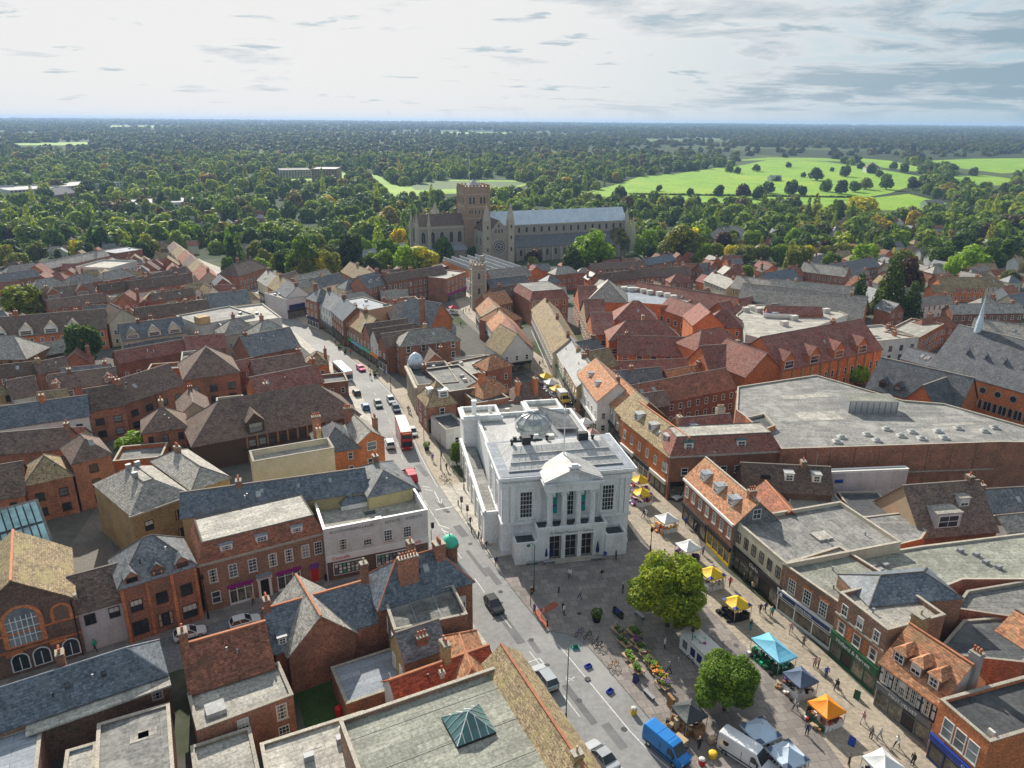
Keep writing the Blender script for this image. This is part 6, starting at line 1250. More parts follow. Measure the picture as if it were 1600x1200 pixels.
def far_blocks():
    F=[('white roofed low hall beyond the western trees',(212,320),(328,313),8,(270,299),'flat','white_wall','lead_pale'),('long pale office block with ribbon windows among far trees',(15,298),(105,292),12,(60,288),'flat','white_wall','lead_pale'),('second pale office block with ribbon windows',(100,292),(190,284),12,(150,279),'flat','white_wall','lead_pale'),('grey hipped office roof below the pale blocks',(85,305),(122,300),8,(104,291),'hip','brick_brown','slate'),('pale gabled sheds at the far left edge',(-20,302),(24,300),6,(0,290),'gx','white_wall','lead_pale'),
     ('long school building behind the bright playing field',(432,266),(486,265),12,(460,257),'flat','cream_wall','felt'),('tan three storey school block',(486,264),(526,264),18,(505,252),'flat','brick_yellow','lead_pale'),('long low pavilion beside the cricket ground',(660,305),(690,305),4,(675,302),'gx','white_wall','slate_pale'),('white farmhouse at the edge of far meadow',(1358,262),(1376,262),9,(1367,254),'hip','white_wall','tile_brown'),('white lodge by the park trees',(1450,320),(1476,319),5,(1462,312),'gx','white_wall','slate_pale'),('pale pavilion standing in the meadow',(1205,278),(1222,277),5,(1213,274),'gx','white_wall','lead_pale')]
    for l,a,b,e,r,t,w,m in F: hs(l,a,b,e,r,t,w,m,'f','fard',2.6,1.6,4,sink=8)
far_blocks()
town_left(); town_middle(); town_right()
def pcen(poly): return sum(poly,Vector((0,0)))/4
USED={}
def infill_label(p,rm,rf,wl,ar):
    ro={'tile_brown':'brown','tile_plum':'plum','slate':'slate','tile_moss':'mossy','felt':'felt','felt_pale':'pale','felt_dark':'dark felt','slate_pale':'pale slate','tile_red':'red'}[rm]
    sh={'gx':'gabled','gy':'end-on gabled','hip':'hipped','flat':'flat roofed'}[rf]; wa={'brick':'brick','brick_orange':'orange brick','brick_brown':'brown brick','cream_wall':'cream','white_wall':'white'}[wl]
    for _,lb in sorted(REG,key=lambda r:(r[0]-p).length)[:12]:
        t=lb.split()
        while len(t)>9 or t[-1] in ('with','and','the','of','a','on','in','by','at','its','from','over','two','three','beside','behind','between','near','to','under','below','above','beyond','one','four','white','brick','brown','long','among','small','tall','blue','red','dark','orange','pale','big','running','facing','up','far','great'): t=t[:-1]
        l='%s %s %s house by the %s'%(ro,sh,wa,' '.join(t)); l=' '.join(l.split()[:16])
        if l not in USED: USED[l]=1; return l
    return l
def infill():
    """small back buildings packed between the surveyed ones"""
    def hit(p,r):
        for f in FOOT:
            c=sum(f,Vector((0,0)))/len(f)
            if (c-p).length>45: continue
            if in_poly2(p,f): return True
            for a,b in zip(f,f[1:]+f[:1]):
                d=b-a; t=max(0,min(1,(p-a).dot(d)/max(d.length_squared,1e-6)))
                if (a+d*t-p).length<r: return True
        return False
    def in_poly2(p,poly):
        c=False; j=len(poly)-1
        for i in range(len(poly)):
            a,b=poly[i],poly[j]
            if (a.y>p.y)!=(b.y>p.y) and p.x<(b.x-a.x)*(p.y-a.y)/(b.y-a.y)+a.x: c=not c
            j=i
        return c
    def road(p): return min((q-p).length for q in RK)<13.5 or min((q-p).length for q in ML)<14
    zones=[('low tiled back building packed among the western roofs','back buildings among the western roofs',[(0,740),(0,440),(260,400),(420,470),(560,640),(400,700)],70,['tile_brown','tile_plum','slate','tile_moss','felt'],['brick','brick_orange','cream_wall']),
     ('small back building squeezed between lane and main street roofs','back buildings between lane and main street',[(480,470),(600,430),(740,440),(760,560),(740,640),(640,540)],30,['slate_pale','tile_brown','felt_pale','tile_red','felt'],['brick','brick_brown','white_wall']),
     ('small roof crowded behind the orange arcade and lane houses','back buildings around the orange arcade',[(820,420),(1100,400),(1400,440),(1400,520),(1180,600),(1000,620),(900,560)],60,['tile_brown','tile_plum','slate','slate_pale','tile_red'],['brick','brick_orange','brick']),
     ('small brick house in the terraces beyond the church','houses in the terraces beyond the church',[(1200,430),(1300,385),(1600,400),(1600,540),(1480,500),(1400,470)],60,['slate_pale','tile_moss','slate','tile_red'],['brick','brick_orange','white_wall','cream_wall']),
     ('house half hidden in the trees west of the main street','houses among the western trees',[(0,440),(0,350),(250,350),(420,420),(250,400)],34,['slate_pale','tile_moss','tile_brown','slate'],['brick','white_wall','cream_wall']),
     ('house among the trees by the meadow edge','houses among the trees by the meadows',[(1180,400),(1200,350),(1420,345),(1600,375),(1600,420),(1400,430)],46,['slate_pale','tile_red','tile_moss','slate'],['brick','white_wall','brick_orange']),
     ('house far out among the western suburbs','houses far out in the western suburbs',[(-60,400),(-60,300),(200,290),(420,325),(420,400)],60,['slate_pale','tile_moss','tile_red','slate'],['white_wall','cream_wall','brick']),
     ('low yard roof behind the market shops','yard roofs behind the market shops',[(1180,780),(1480,740),(1600,760),(1600,900),(1400,860)],8,['felt','felt_dark','slate'],['brick','brick_orange'])]
    for lab,grp,zone,n,rms,wls in zones:
        zp=[P(*p,4) for p in zone]; x0,x1=min(p.x for p in zp),max(p.x for p in zp); y0,y1=min(p.y for p in zp),max(p.y for p in zp); done=t=0
        while done<n and t<n*60:
            t+=1; p=Vector((rng.uniform(x0,x1),rng.uniform(y0,y1)))
            if not in_poly2(p,zp): continue
            w,d=rng.uniform(6,11),rng.uniform(5,7.5)
            if road(p) or hit(p,5.0): continue
            ang=rng.choice([.18,.18,-1.15,.42,.3])+rng.uniform(-.08,.08); u=Vector((math.cos(ang),math.sin(ang))); b=Vector((-u.y,u.x)); a=p-u*w/2-b*d/2
            rm=rng.choice(rms); rf='flat' if rm.startswith('felt') else rng.choice(['gx','gx','hip','gy'])
            wl=rng.choice(wls); hs(infill_label(p,rm,rf,wl,w*d),a[:],(a+u*w)[:],rng.uniform(3.6,6.2),d,rf,wl,rm,'f','far',world=True,group=grp,name='house',cat='house',chim=((rng.choice([.1,.9]),.5,.8,.8,.9,2,'brick'),) if rf!='flat' and rng.random()<.6 else ())
            done+=1
infill()
# ---------------- vehicles ----------------
for n_,c_ in (('car_silver',(.42,.45,.47)),('car_white',(.75,.76,.77)),('car_dark',(.02,.022,.026)),('car_blue',(.03,.12,.42)),('car_navy',(.018,.03,.08)),('car_grey',(.16,.20,.20)),('car_red',(.5,.025,.05)),('car_pink',(.6,.05,.17)),('van_blue',(.02,.22,.62)),('bus_red',(.42,.02,.03)),('coach',(.55,.64,.66)),('van_yellow',(.8,.5,.02))): plain(n_,c_,.28,.15,.6,.0)
plain('bus_roof',(.62,.36,.34),.5); glassm('car_glass',(.03,.04,.05),.05,.0); plain('tyre',(.015,.015,.016),.8); plain('lamp_white',(.7,.7,.66),.2); plain('lamp_red',(.45,.02,.015),.25)
def road_dir(p,line):
    i=min(range(len(line)),key=lambda k:(line[k]-p).length); a,b=line[max(i-1,0)],line[min(i+1,len(line)-1)]; d=(b-a).normalized(); return math.atan2(d.y,d.x)
def wheel_set(root,xs,hw,r):
    wt=cached(('tyre',r),lambda:MB().lathe(0,0,[(r*.6,-.11),(r*.94,-.11),(r,-.06),(r,.06),(r*.94,.11),(r*.6,.11)],'tyre',14,False).mesh('wheel'))
    rim=cached(('rim',r),lambda:MB().lathe(0,0,[(r*.62,-.09),(r*.62,.09)],'metal',10).mesh('rim'))
    for x in xs:
        for s in (-1,1):
            w=ob('wheel',wt,root,(x,s*(hw-.1),r)); w.rotation_euler=(math.pi/2,0,0); ob('rim',rim,w)
def loft(stations,m,closed=True):
    """stations: (x, [(y,z)...]) rings"""
    mb=MB(); k=mb.mi(m); n=len(stations[0][1]); 
    for x,ring in stations: mb.v+=[(x,y,z) for y,z in ring]
    for i in range(len(stations)-1):
        for j in range(n):
            a,b=i*n+j,i*n+(j+1)%n; mb.f.append((a,b,b+n,a+n)); mb.m.append(k)
    mb.f.append(tuple(reversed(range(n)))); mb.m.append(k); mb.f.append(tuple((len(stations)-1)*n+j for j in range(n))); mb.m.append(k)
    return mb
def car(label,px,py,col,ang=None,flip=False,kind='hatch',line=None,name='parked_car',group=None,h0=0,cat='car'):
    p=P(px,py,.5); rz=(road_dir(p,line or RK) if ang is None else ang)+(math.pi if flip else 0)
    root=empty(name,(p.x,p.y,T(p.y)+.035+h0),rz); tag(root,label,cat,group)
    L_,Wd,Hh={'hatch':(4.1,.88,1.48),'suv':(4.6,.94,1.68),'saloon':(4.6,.9,1.44),'sport':(4.3,.9,1.3)}[kind]
    bz,bt=.28,{'suv':1.02}.get(kind,.9); h=L_/2
    def ring(w,zb,zm,zt): return [(-w*.93,zb),(-w,zb+.2),(-w,zm),(-w*.93,zt),(w*.93,zt),(w,zm),(w,zb+.2),(w*.93,zb)]
    st=[(-h,ring(Wd*.86,bz+.1,bt-.12,bt-.02)),(-h+.15,ring(Wd*.97,bz,bt-.05,bt+.04)),(-h+1.0,ring(Wd,bz,bt-.03,bt+.05)),(.4,ring(Wd,bz,bt-.03,bt+.05)),(h-1.15,ring(Wd,bz,bt-.06,bt+.02)),(h-.3,ring(Wd*.96,bz,bt-.2,bt-.12)),(h,ring(Wd*.82,bz+.1,bt-.36,bt-.26))]
    loft(st,col).build('body',root)
    x0,x1=(-h+.12,h-1.2) if kind!='saloon' else (-h+.75,h-1.25); r0,r1=(x0+(.45 if kind!='saloon' else .75)),x1-.85
    def cr(w,z): return [(-w,z),(w,z)]
    g=MB(); wb,wt=Wd*.92,Wd*.72; zb,zt=bt+.03,Hh
    q=lambda x,s,z,w:(x,s*w,z)
    g.face([(x1,-wb,zb),(x1,wb,zb),(r1,wt,zt),(r1,-wt,zt)],'car_glass'); g.face([(x0,wb,zb),(x0,-wb,zb),(r0,-wt,zt),(r0,wt,zt)],'car_glass')
    for s in (-1,1):
        f=[(x0,s*wb,zb),(x1,s*wb,zb),(r1,s*wt,zt),(r0,s*wt,zt)]; g.face(f if s<0 else f[::-1],'car_glass')
    g.build('windows',root)
    rf=MB(); rf.slab([(r0-.05,-wt-.03,zt+.04),(r1+.05,-wt-.03,zt+.04),(r1+.05,wt+.03,zt+.04),(r0-.05,wt+.03,zt+.04)],.07,col)
    for s in (-1,1):
        for a,b in ((x0,r0),(x1,r1),((x0+x1)/2,(r0+r1)/2)): rf.tube([(a,s*wb*1.005,zb),(b,s*wt*1.01,zt)],.045,col,4)
    rf.build('roof',root)
    wheel_set(root,(-h+.8,h-.85),Wd,.33)
    for s in (-1,1):
        MB().box(h-.16,s*Wd*.5-.18,bt-.42,h-.01,s*Wd*.5+.18,bt-.27,'lamp_white').build('headlight',root); MB().box(-h+.0,s*Wd*.66-.14,bt-.24,-h+.1,s*Wd*.66+.14,bt-.04,'lamp_red').build('tail_light',root)
        MB().box(x1-.35,s*(Wd+.02),zb,x1-.2,s*(Wd+.2),zb+.14,col).build('wing_mirror',root)
    MB().box(-h-.02,-.26,.5,-h+.02,.26,.62,'yellow').build('number_plate',root); MB().box(h-.03,-Wd*.6,.32,h+.03,Wd*.6,.5,'dark').build('grille',root); MB().box(-h-.03,-Wd*.75,.3,-h+.05,Wd*.75,.46,'dark').build('bumper',root)
    for s_ in (-1,1):
        MB().box(-h+1.2,s_*Wd-.02,.27,h-1.3,s_*Wd+.015,.4,'dark').build('sill_trim',root)
        for x_ in (x1-.25,(x0+x1)/2-.05): MB().box(x_-.012,s_*(Wd-.03),.42,x_+.012,s_*(Wd+.006),bt,'dark').build('door_seam',root)
    return root
def van(label,px,py,col,ang=None,flip=False,L_=5.6,Hh=2.5,name='parked_van',line=None,roofm=None,logo=False):
    p=P(px,py,1.0); rz=(road_dir(p,line or RK) if ang is None else ang)+(math.pi if flip else 0)
    root=empty(name,(p.x,p.y,T(p.y)+.04),rz); tag(root,label,'van'); h=L_/2; W_=.99
    def ring(w,wt,zb,zt): return [(-w*.95,zb),(-w,zb+.3),(-w,1.2),(-wt,zt-.12),(-wt*.9,zt),(wt*.9,zt),(wt,zt-.12),(w,1.2),(w,zb+.3),(w*.95,zb)]
    st=[(-h,ring(W_,.86,.35,Hh-.06)),(-h+.2,ring(W_,.88,.3,Hh)),(h-1.9,ring(W_,.88,.3,Hh)),(h-1.45,ring(W_,.84,.3,Hh-.1)),(h-.75,ring(W_,.88,.3,1.42)),(h-.12,ring(W_*.95,.8,.32,1.15)),(h,ring(W_*.84,.7,.4,.95))]
    loft(st,col).build('body',root)
    MB().face([(h-.72,-.82,1.44),(h-.72,.82,1.44),(h-1.42,.76,Hh-.14),(h-1.42,-.76,Hh-.14)],'car_glass').build('windscreen',root).location.x=.03
    for s in (-1,1):
        f=[(h-1.9,s*1.0,1.35),(h-.95,s*1.0,1.35),(h-1.45,s*.90,2.05),(h-1.9,s*.90,2.05)]; MB().face(f if s<0 else f[::-1],'car_glass').build('side_window',root).location.y=s*.015
        MB().box(h-.12,s*.65-.15,.78,h-.0,s*.65+.15,1.02,'lamp_white').build('headlight',root); MB().box(-h-.02,s*.86-.06,.9,-h+.05,s*.86+.06,1.4,'lamp_red').build('tail_light',root); MB().box(h-1.1,s*1.02,1.35,h-.95,s*1.3,1.65,'black').build('wing_mirror',root)
    for x in (-.9,.5): MB().box(x-.03,-.8,Hh,x+.03,.8,Hh+.03,col).build('roof_rib',root)
    if logo:
        o=MB().lathe(0,0,[(.36,0),(.36,.03)],'car_dark',16).build('logo',root,loc=(-h+1.0,-.93,1.75)); o.rotation_euler=(R(78),0,0)
    MB().box(h-.06,-.7,.42,h+.03,.7,.72,'dark').build('grille',root); MB().box(-h-.03,-.9,.32,-h+.04,.9,.5,'dark').build('bumper',root)
    for s_ in (-1,1):
        MB().box(-h+.3,s_*.985,.62,h-1.0,s_*1.01,.78,'dark').build('rubbing_strip',root)
        for x_ in (h-1.95,h-3.0): MB().box(x_-.015,s_*.97,.5,x_+.015,s_*1.005,1.9,'dark').build('door_seam',root)
    wheel_set(root,(-h+.95,h-1.0),W_,.36)
    return root
def bus(label,px,py,col,roofm,H_,L_,flip=True,double=True,name='bus',cat='bus'):
    p=P(px,py,H_); rz=road_dir(p,RK)+(math.pi if flip else 0); root=empty(name,(p.x,p.y,T(p.y)+.04),rz); tag(root,label,cat)
    h,w=L_/2,1.26
    def ring(a,zb,zt): return [(-a*.97,zb),(-a,zb+.25),(-a,zt-.35),(-a*.9,zt-.04),(a*.9,zt-.04),(a,zt-.35),(a,zb+.25),(a*.97,zb)]
    loft([(-h,ring(w*.95,.4,H_-.1)),(-h+.15,ring(w,.3,H_)),(h-.3,ring(w,.3,H_)),(h,ring(w*.94,.35,H_-.25))],col).build('body',root)
    MB().slab([(-h+.2,-w*.9,H_+.02),(h-.5,-w*.9,H_+.02),(h-.5,w*.9,H_+.02),(-h+.2,w*.9,H_+.02)],.05,roofm).build('roof',root)
    rows=((1.25,2.05),(2.95,3.75)) if double else ((1.35,2.4),)
    for za,zb in rows:
        n=int(L_/1.5)
        for s in (-1,1):
            for i in range(n):
                x0=-h+.5+i*(L_-1)/n; x1=x0+(L_-1)/n-.12; MB().box(x0,s*(w-.02),za,x1,s*(w+.015),zb,'car_glass').build('side_window',root)
    MB().box(h-.05,-1.05,1.0,h+.02,1.05,2.2,'car_glass').build('windscreen',root)
    if double: MB().box(h-.05,-1.05,2.85,h+.02,1.05,3.75,'car_glass').build('upper_windscreen',root)
    MB().box(h-.05,-.9,H_-.42 if double else 2.45,h+.03,.9,H_-.2 if double else 2.75,'orange').build('destination_sign',root)
    for s in (-1,1): MB().box(h-.06,s*.95-.16,.6,h+.02,s*.95+.16,.82,'lamp_white').build('headlight',root)
    wheel_set(root,(-h+2.2,h-2.4),w,.48); return root
car('silver estate car parked beside the mossy tiled roof',851,1060,'car_silver',kind='suv'); car('black car driving past the domed corner building',772,946,'car_dark',flip=True,name='car'); car('silver saloon parked at the bottom of the street',940,1182,'car_silver',kind='saloon')
van('bright blue panel van parked by the market kerb',1042,1166,'van_blue',flip=True); van('white panel van with round dark logo beside blue canopies',1165,1178,'car_white',flip=True,L_=5.9,Hh=2.6,logo=True)
car('white hatchback parked under the orange tiled shop balcony',1064,775,'car_white',ang=R(215),h0=.12); car('white car parked in the side street before the Georgian shop',383,972,'car_white',ang=R(28)); car('pale car parked before the slate corner building',297,990,'car_white',ang=R(28))
bus('red double-decker bus on the main street',630,662,'bus_red','bus_roof',4.3,10.4); bus('pale single-deck bus leaving along the main street',535,572,'coach','coach',3.1,11.0,flip=True,double=False)
van('small red pickup truck with pale load cover beside slate roof',641,742,'car_red',L_=4.8,Hh=2.1,name='pickup_truck')
for l,x,y,c,k,f in (('white estate car left of the red bus',609,694,'car_white','suv',0),('silver car hidden behind the red bus',645,676,'car_silver','hatch',1),('black car nearest the tiled market hall',557,614,'car_dark','hatch',0),('blue hatchback waiting in the road',571,636,'car_blue','hatch',0),('grey green car in the middle of queue',591,632,'car_grey','hatch',1),('silver car by the cycle stands',611,626,'car_silver','hatch',1),('navy car just behind the silver one',619,639,'car_navy','hatch',1),('pink taxi halfway up the street',564,576,'car_pink','sport',1)):
    car(l,x,y,c,kind=k,flip=bool(f),name='car')
v=van('yellow delivery van with white load bed in market lane',880,622,'van_yellow',line=ML,flip=True,L_=5.6,Hh=2.3,name='delivery_van')
MB().box(-2.7,-1.02,1.0,.6,1.02,2.75,'car_white').build('load_box',v)
# ---------------- market ----------------
def goods(root,x0,x1,y0,y1,z,cols,n,sz=.28,hh=.25):
    for i in range(n):
        x,y=rng.uniform(x0,x1),rng.uniform(y0,y1); s=sz*rng.uniform(.6,1.3); MB().box(-s/2,-s/2,0,s/2,s/2,hh*rng.uniform(.5,1.4),rng.choice(cols)).build('goods',root,loc=(x,y,z+.004*i),rz=rng.random())
def gazebo(label,px,py,col,sx=3.0,sy=3.0,ang=-1.15,corner=None,eave=2.25,top=3.15,goodc=('dark','white','purple','grey'),n=16,tablem='white',banner=None,ptop=2.9,side=None,name='market_stall'):
    """px,py: picture point of the canopy middle"""
    p=P(px,py,ptop); root=empty(name,(p.x,p.y,T(p.y)+.16),ang); tag(root,label,'stall','market stalls')
    a,b=sx/2,sy/2; cs=[(-a,-b),(a,-b),(a,b),(-a,b)]; c=MB()
    m1=[((p0[0]+p1[0])/2,(p0[1]+p1[1])/2) for p0,p1 in zip(cs,cs[1:]+cs[:1])]
    G=4
    def cz(p0,p1,u,v):
        x=(p0[0]+(p1[0]-p0[0])*u)*(1-.95*v); y=(p0[1]+(p1[1]-p0[1])*u)*(1-.95*v); sag=.10*math.sin(math.pi*u)*(1-v)+.13*math.sin(math.pi*v)*(.6+.4*math.sin(math.pi*u)); return (x,y,eave+(top-eave)*v-sag)
    for i in range(4):
        p0,p1=cs[i],cs[(i+1)%4]
        for a_ in range(G):
            for b_ in range(G): c.face([cz(p0,p1,a_/G,b_/G),cz(p0,p1,(a_+1)/G,b_/G),cz(p0,p1,(a_+1)/G,(b_+1)/G),cz(p0,p1,a_/G,(b_+1)/G)],col)
            e0,e1=cz(p0,p1,a_/G,0),cz(p0,p1,(a_+1)/G,0); o_=.03*(-1)**a_; c.face([(e0[0],e0[1],e0[2]-.26),(e1[0],e1[1],e1[2]-.22-o_),e1,e0],col)
    co=c.build('canopy',root)
    if corner:
        for i in range(4):
            p0=cs[i]; pa=cs[i-1]; pb=cs[(i+1)%4]; f=.24
            q=MB().face([(*p0,eave+.015),(p0[0]+(pb[0]-p0[0])*f,p0[1]+(pb[1]-p0[1])*f,eave+.015),(p0[0]*.7,p0[1]*.7,eave+(top-eave)*.3+.03),(p0[0]+(pa[0]-p0[0])*f,p0[1]+(pa[1]-p0[1])*f,eave+.015)],corner); q.build('corner_patch',co)
    for x,y in cs: ob('leg',cached('gzleg',lambda:MB().box(-.03,-.03,-.16,.03,.03,2.25,'metal').mesh('leg')),root,(x*.96,y*.96,0))
    t=MB().box(-a*.9,-b*.95,0,a*.9,-b*.55,.85,tablem).build('table',root); MB().box(a*.55,-b*.5,0,a*.95,b*.9,.8,tablem).build('table',root)
    goods(root,-a*.85,a*.85,-b*.92,-b*.55,.85,goodc,n+8); goods(root,a*.55,a*.95,-b*.5,b*.85,.8,goodc,n//2+4); goods(root,-a*1.05,a*1.05,-b*1.3,-b*1.02,0,goodc,8,.4,.4)
    if banner:
        MB().box(-a*.95,-b-.03,.15,a*.95,-b+.0,1.0,banner).build('banner',root)
    if side: MB().box(-a*.97,-b*.95,.1,-a*.97+.05,b*.95,1.5,side).build('side_sheet',root)
    return root
gz=gazebo
YL=('magenta','white','purple','red')
gz('yellow canopy stall with purple corners nearest the town hall',1000,745,'yellow',corner='purple',goodc=YL); gz('yellow canopy stall in front of its twin near town hall',1003,765,'yellow',corner='purple',goodc=YL)
gz('white canopy stall with cloth-covered bread tables',1042,805,'white',goodc=('orange','tan','yellow','wood_pale')); gz('white canopy stall with dark clothes rails',1076,848,'white',goodc=('black','dark','purple','navy'),n=26,tablem='dark')
gz('yellow canopy stall with blue corners beyond the big tree',1113,890,'yellow',corner='blue',goodc=('white','grey','offwhite','navy'),n=24); gz('yellow canopy stall with dark clothes below the big tree',1152,936,'yellow',corner='blue',goodc=('black','dark','black'),n=30,tablem='black')
gz('long pale aqua canopy stall with green and white stock',1210,1008,'skyblue',3.0,5.0,.42,goodc=('green','white','brightgreen','black'),n=34,tablem='green',ang=-1.15) if False else gazebo('long pale aqua canopy stall with green and white stock',1210,1006,'skyblue',5.2,3.0,-1.15,None,goodc=('green','white','brightgreen','black'),n=34,tablem='green')
plain('canopy_navy',(.09,.13,.21),.7); plain('canopy_pale',(.50,.60,.70),.7); plain('canopy_black',(.045,.055,.06),.6); plain('canopy_pink',(.55,.36,.30),.7); plain('canopy_red',(.6,.05,.08),.7)
gz('dark blue canopy stall with small tables',1252,1052,'canopy_navy',goodc=('white','black','wood')); gz('bright orange canopy stall with green banner front',1293,1098,'orange',goodc=('red','tan','wood','white'),banner='green',side='darkbrown')
gz('white canopy stall at the picture bottom by the timbered shop',1382,1185,'white',goodc=('white','grey','black')); gz('dark green-grey canopy stall over second-hand furniture',1078,1105,'canopy_black',goodc=('wood','wood_pale','white','darkbrown'),n=20,tablem='wood')
gz('pale blue canopy with dark corner patches, upper of the pair',1190,1135,'canopy_pale',3.2,3.2,-1.15,'canopy_navy'); gz('pale blue canopy with dark corner patches, lower of the pair',1232,1172,'canopy_pale',3.2,3.2,-1.15,'canopy_navy')
gz('white canopy stall in the narrow lane behind town hall',914,655,'white'); gz('faded pink canopy stall beside the white lane stall',925,672,'canopy_pink'); gz('upper yellow canopy stall far up the market lane',853,584,'yellow'); gz('white canopy stall between two yellow ones up the lane',861,594,'white'); gz('lower yellow canopy stall above the yellow van',870,604,'yellow'); gz('red canopy stall in the square below the clock tower',708,478,'canopy_red')
# coffee kiosk trailer
def kiosk():
    p=P(1093,1018,1.2); root=empty('kiosk_trailer',(p.x,p.y,.16),-1.13); tag(root,'white food kiosk trailer with printed sides between the trees','kiosk')
    MB().box(-2.5,-1.3,.25,2.5,1.3,2.7,'white').build('body',root); MB().box(-2.6,-1.4,2.703,2.6,1.4,2.85,'offwhite').build('roof',root)
    for x in (-1.4,.2,1.5): MB().box(x-.45,-1.34,.9,x+.45,-1.303,2.1,rng.choice(['navy','grey','midgrey'])).build('printed_panel',root)
    MB().box(2.503,-1.0,1.1,2.54,1.0,2.1,'glass').build('serving_hatch',root); MB().box(2.505,-1.1,.95,2.95,1.1,1.02,'offwhite').build('counter',root)
    for x,y in ((-.6,.2),(.4,-.4),(.1,.5)): MB().box(x-.4,y-.2,2.853,x+.4,y+.2,2.9,rng.choice(['brightgreen','grey','magenta'])).build('roof_graphic',root,rz=.6)
    MB().box(-.6,-.35,2.852,.6,.35,3.1,'offwhite').build('roof_vent',root); wheel_set(root,(-.4,.4),1.3,.3)
kiosk()
leafy={'lime':(.20,.33,.03),'mid':(.09,.18,.03),'deep':(.04,.10,.025)}
for k_,c_ in leafy.items(): mat('plant_'+k_,c_,tuple(v*.6 for v in c_),6,fine=.5,objrand=.25)
def plant_table(label,px,py,cols,L_=2.0,W_=1.2,ang=-1.02,dens_=26):
    p=P(px,py,.7); root=empty('flower_stand',(p.x,p.y,.16),ang); tag(root,label,'flower stand','flower stands')
    MB().box(-L_/2,-W_/2,.55,L_/2,W_/2,.66,'wood_pale').build('table_top',root)
    for x in (-L_/2+.1,L_/2-.1):
        for y in (-W_/2+.1,W_/2-.1): ob('leg',cached('ftleg',lambda:MB().box(-.03,-.03,0,.03,.03,.55,'grey').mesh('leg')),root,(x,y,0))
    rs=np.random.RandomState(rng.randrange(9999))
    for i in range(dens_//4):
        m=MB(); x,y=rng.uniform(-L_/2+.15,L_/2-.15),rng.uniform(-W_/2+.15,W_/2-.15); cm=rng.choice(cols); m.lathe(0,0,[(.08,.0),(.12,.2)],'darkbrown',6)
        for j in range(22):
            a,t=rs.rand()*6.28,rs.rand(); r=.24*math.sqrt(rs.rand()); c_=(r*math.cos(a),r*math.sin(a),.2+.3*t); d=.07+.05*rs.rand(); e=rs.rand()*6.28
            m.face([(c_[0]-d*math.cos(e),c_[1]-d*math.sin(e),c_[2]),(c_[0]+d*math.sin(e),c_[1]-d*math.cos(e),c_[2]+.05*rs.rand()),(c_[0]+d*math.cos(e),c_[1]+d*math.sin(e),c_[2]+.05),(c_[0]-d*math.sin(e),c_[1]+d*math.cos(e),c_[2]-.03)],cm if rs.rand()<.75 else 'plant_mid')
        m.build('potted_plant',root,loc=(x,y,.665))
G_=['plant_lime','plant_mid','plant_lime']
for l,x,y,c in (('flower stand of lime-green plants nearest the stacked crates',990,988,G_),('flower stand of purple blooms below the lime plants',997,1004,['magenta','purple','plant_mid']),('flower stand of silvery green herbs in right row',1003,1014,['plant_mid','plant_deep']),('flower stand of mixed heathers halfway down the row',1010,1025,['pink','plant_mid','plant_lime']),('flower stand of yellow-green shrubs in right row',1018,1037,G_),('flower stand with orange blooms near the row end',1026,1047,['orange','plant_lime','plant_mid']),('flower stand of rust and green plants at row end',1033,1058,['orange','plant_lime']),('flower stand of violet plants last in the right row',1036,1069,['purple','plant_mid','plant_lime']),('narrow grey flower bench in left row, upper part',966,985,['grey','tan','plant_deep']),('narrow plant bench in left row, second part',976,1004,['tan','plant_deep','plant_mid']),('plant bench of lime shrubs in left row',984,1026,G_),('plant bench at the lower end of left row',995,1045,['plant_deep','plant_lime'])): plant_table(l,x,y,c,dens_=48)
def crates(label,px,py,cols,nx,ny,nz,ang=-1.0):
    p=P(px,py,.5)
    for i in range(nx):
        for k in range(nz):
            root=empty('crate',(p.x+i*.66*math.cos(ang),p.y+i*.66*math.sin(ang),.16+k*.33),ang); c=rng.choice(cols); tag(root,label[i%len(label)]+[' at the base',' in the middle',' on top'][k],'crate','market crates')
            MB().box(-.3,-.22,0,.3,.22,.04,c).box(-.3,-.22,.04,-.26,.22,.3,c).box(.26,-.22,.04,.3,.22,.3,c).box(-.26,-.22,.04,.26,-.18,.3,c).box(-.26,.18,.04,.26,.22,.3,c).build('crate_shell',root)
crates(['dark trolley crate beside the lime flower stand','second trolley crate beside the lime flower stand','third trolley crate beside the lime flower stand'],961,955,['dark','blue','steel_dark'],3,1,3)
# ---------------- street furniture ----------------
def lamp_post(label,px,py,h,arm=0,m='green',ang=0,lantern=False):
    p=P(px,py); root=empty('street_lamp',(p.x,p.y,T(p.y)+.1),ang); tag(root,label,'street lamp','street lamps')
    MB().lathe(0,0,[(.13,0),(.12,1.1),(.07,1.25),(.05,h)],m,8).build('post',root)
    if lantern: MB().lathe(0,0,[(.05,h-.05),(.2,h+.1),(.26,h+.5),(.12,h+.7),(.03,h+.85)],m,8).build('lantern',root)
    elif arm:
        MB().tube([(0,0,h-.05),(arm*.6,0,h+.2),(arm,0,h+.1)],.035,m,5).build('arm',root); MB().lathe(arm,0,[(.3,h-.2),(.24,h),(.06,h+.15)],m,10).build('lamp_head',root)
    return root
lamp_post('tall green lamp post on the square before the town hall',834,925,8,-.9); lamp_post('tall dark lamp post beside the silver estate car',884,1128,10.5,.9,ang=.4); lamp_post('black lantern post on the square beside white stalls',1016,862,3.6,0,'black',lantern=True)
lamp_post('black lantern post before the Georgian shop',326,968,6.5,0,'black',lantern=True); lamp_post('tall dark lamp post by the planter on main street',689,735,8,0,'steel_dark'); lamp_post('slim post in front of the red bus',663,700,5,0,'steel_dark'); lamp_post('black post near the far crossing',611,612,9,0,'black'); lamp_post('black lantern post by the big tree',1078,1030,4.2,0,'black',lantern=True); lamp_post('tall slim post beside the town hall arcade',725,766,7,0,'black')
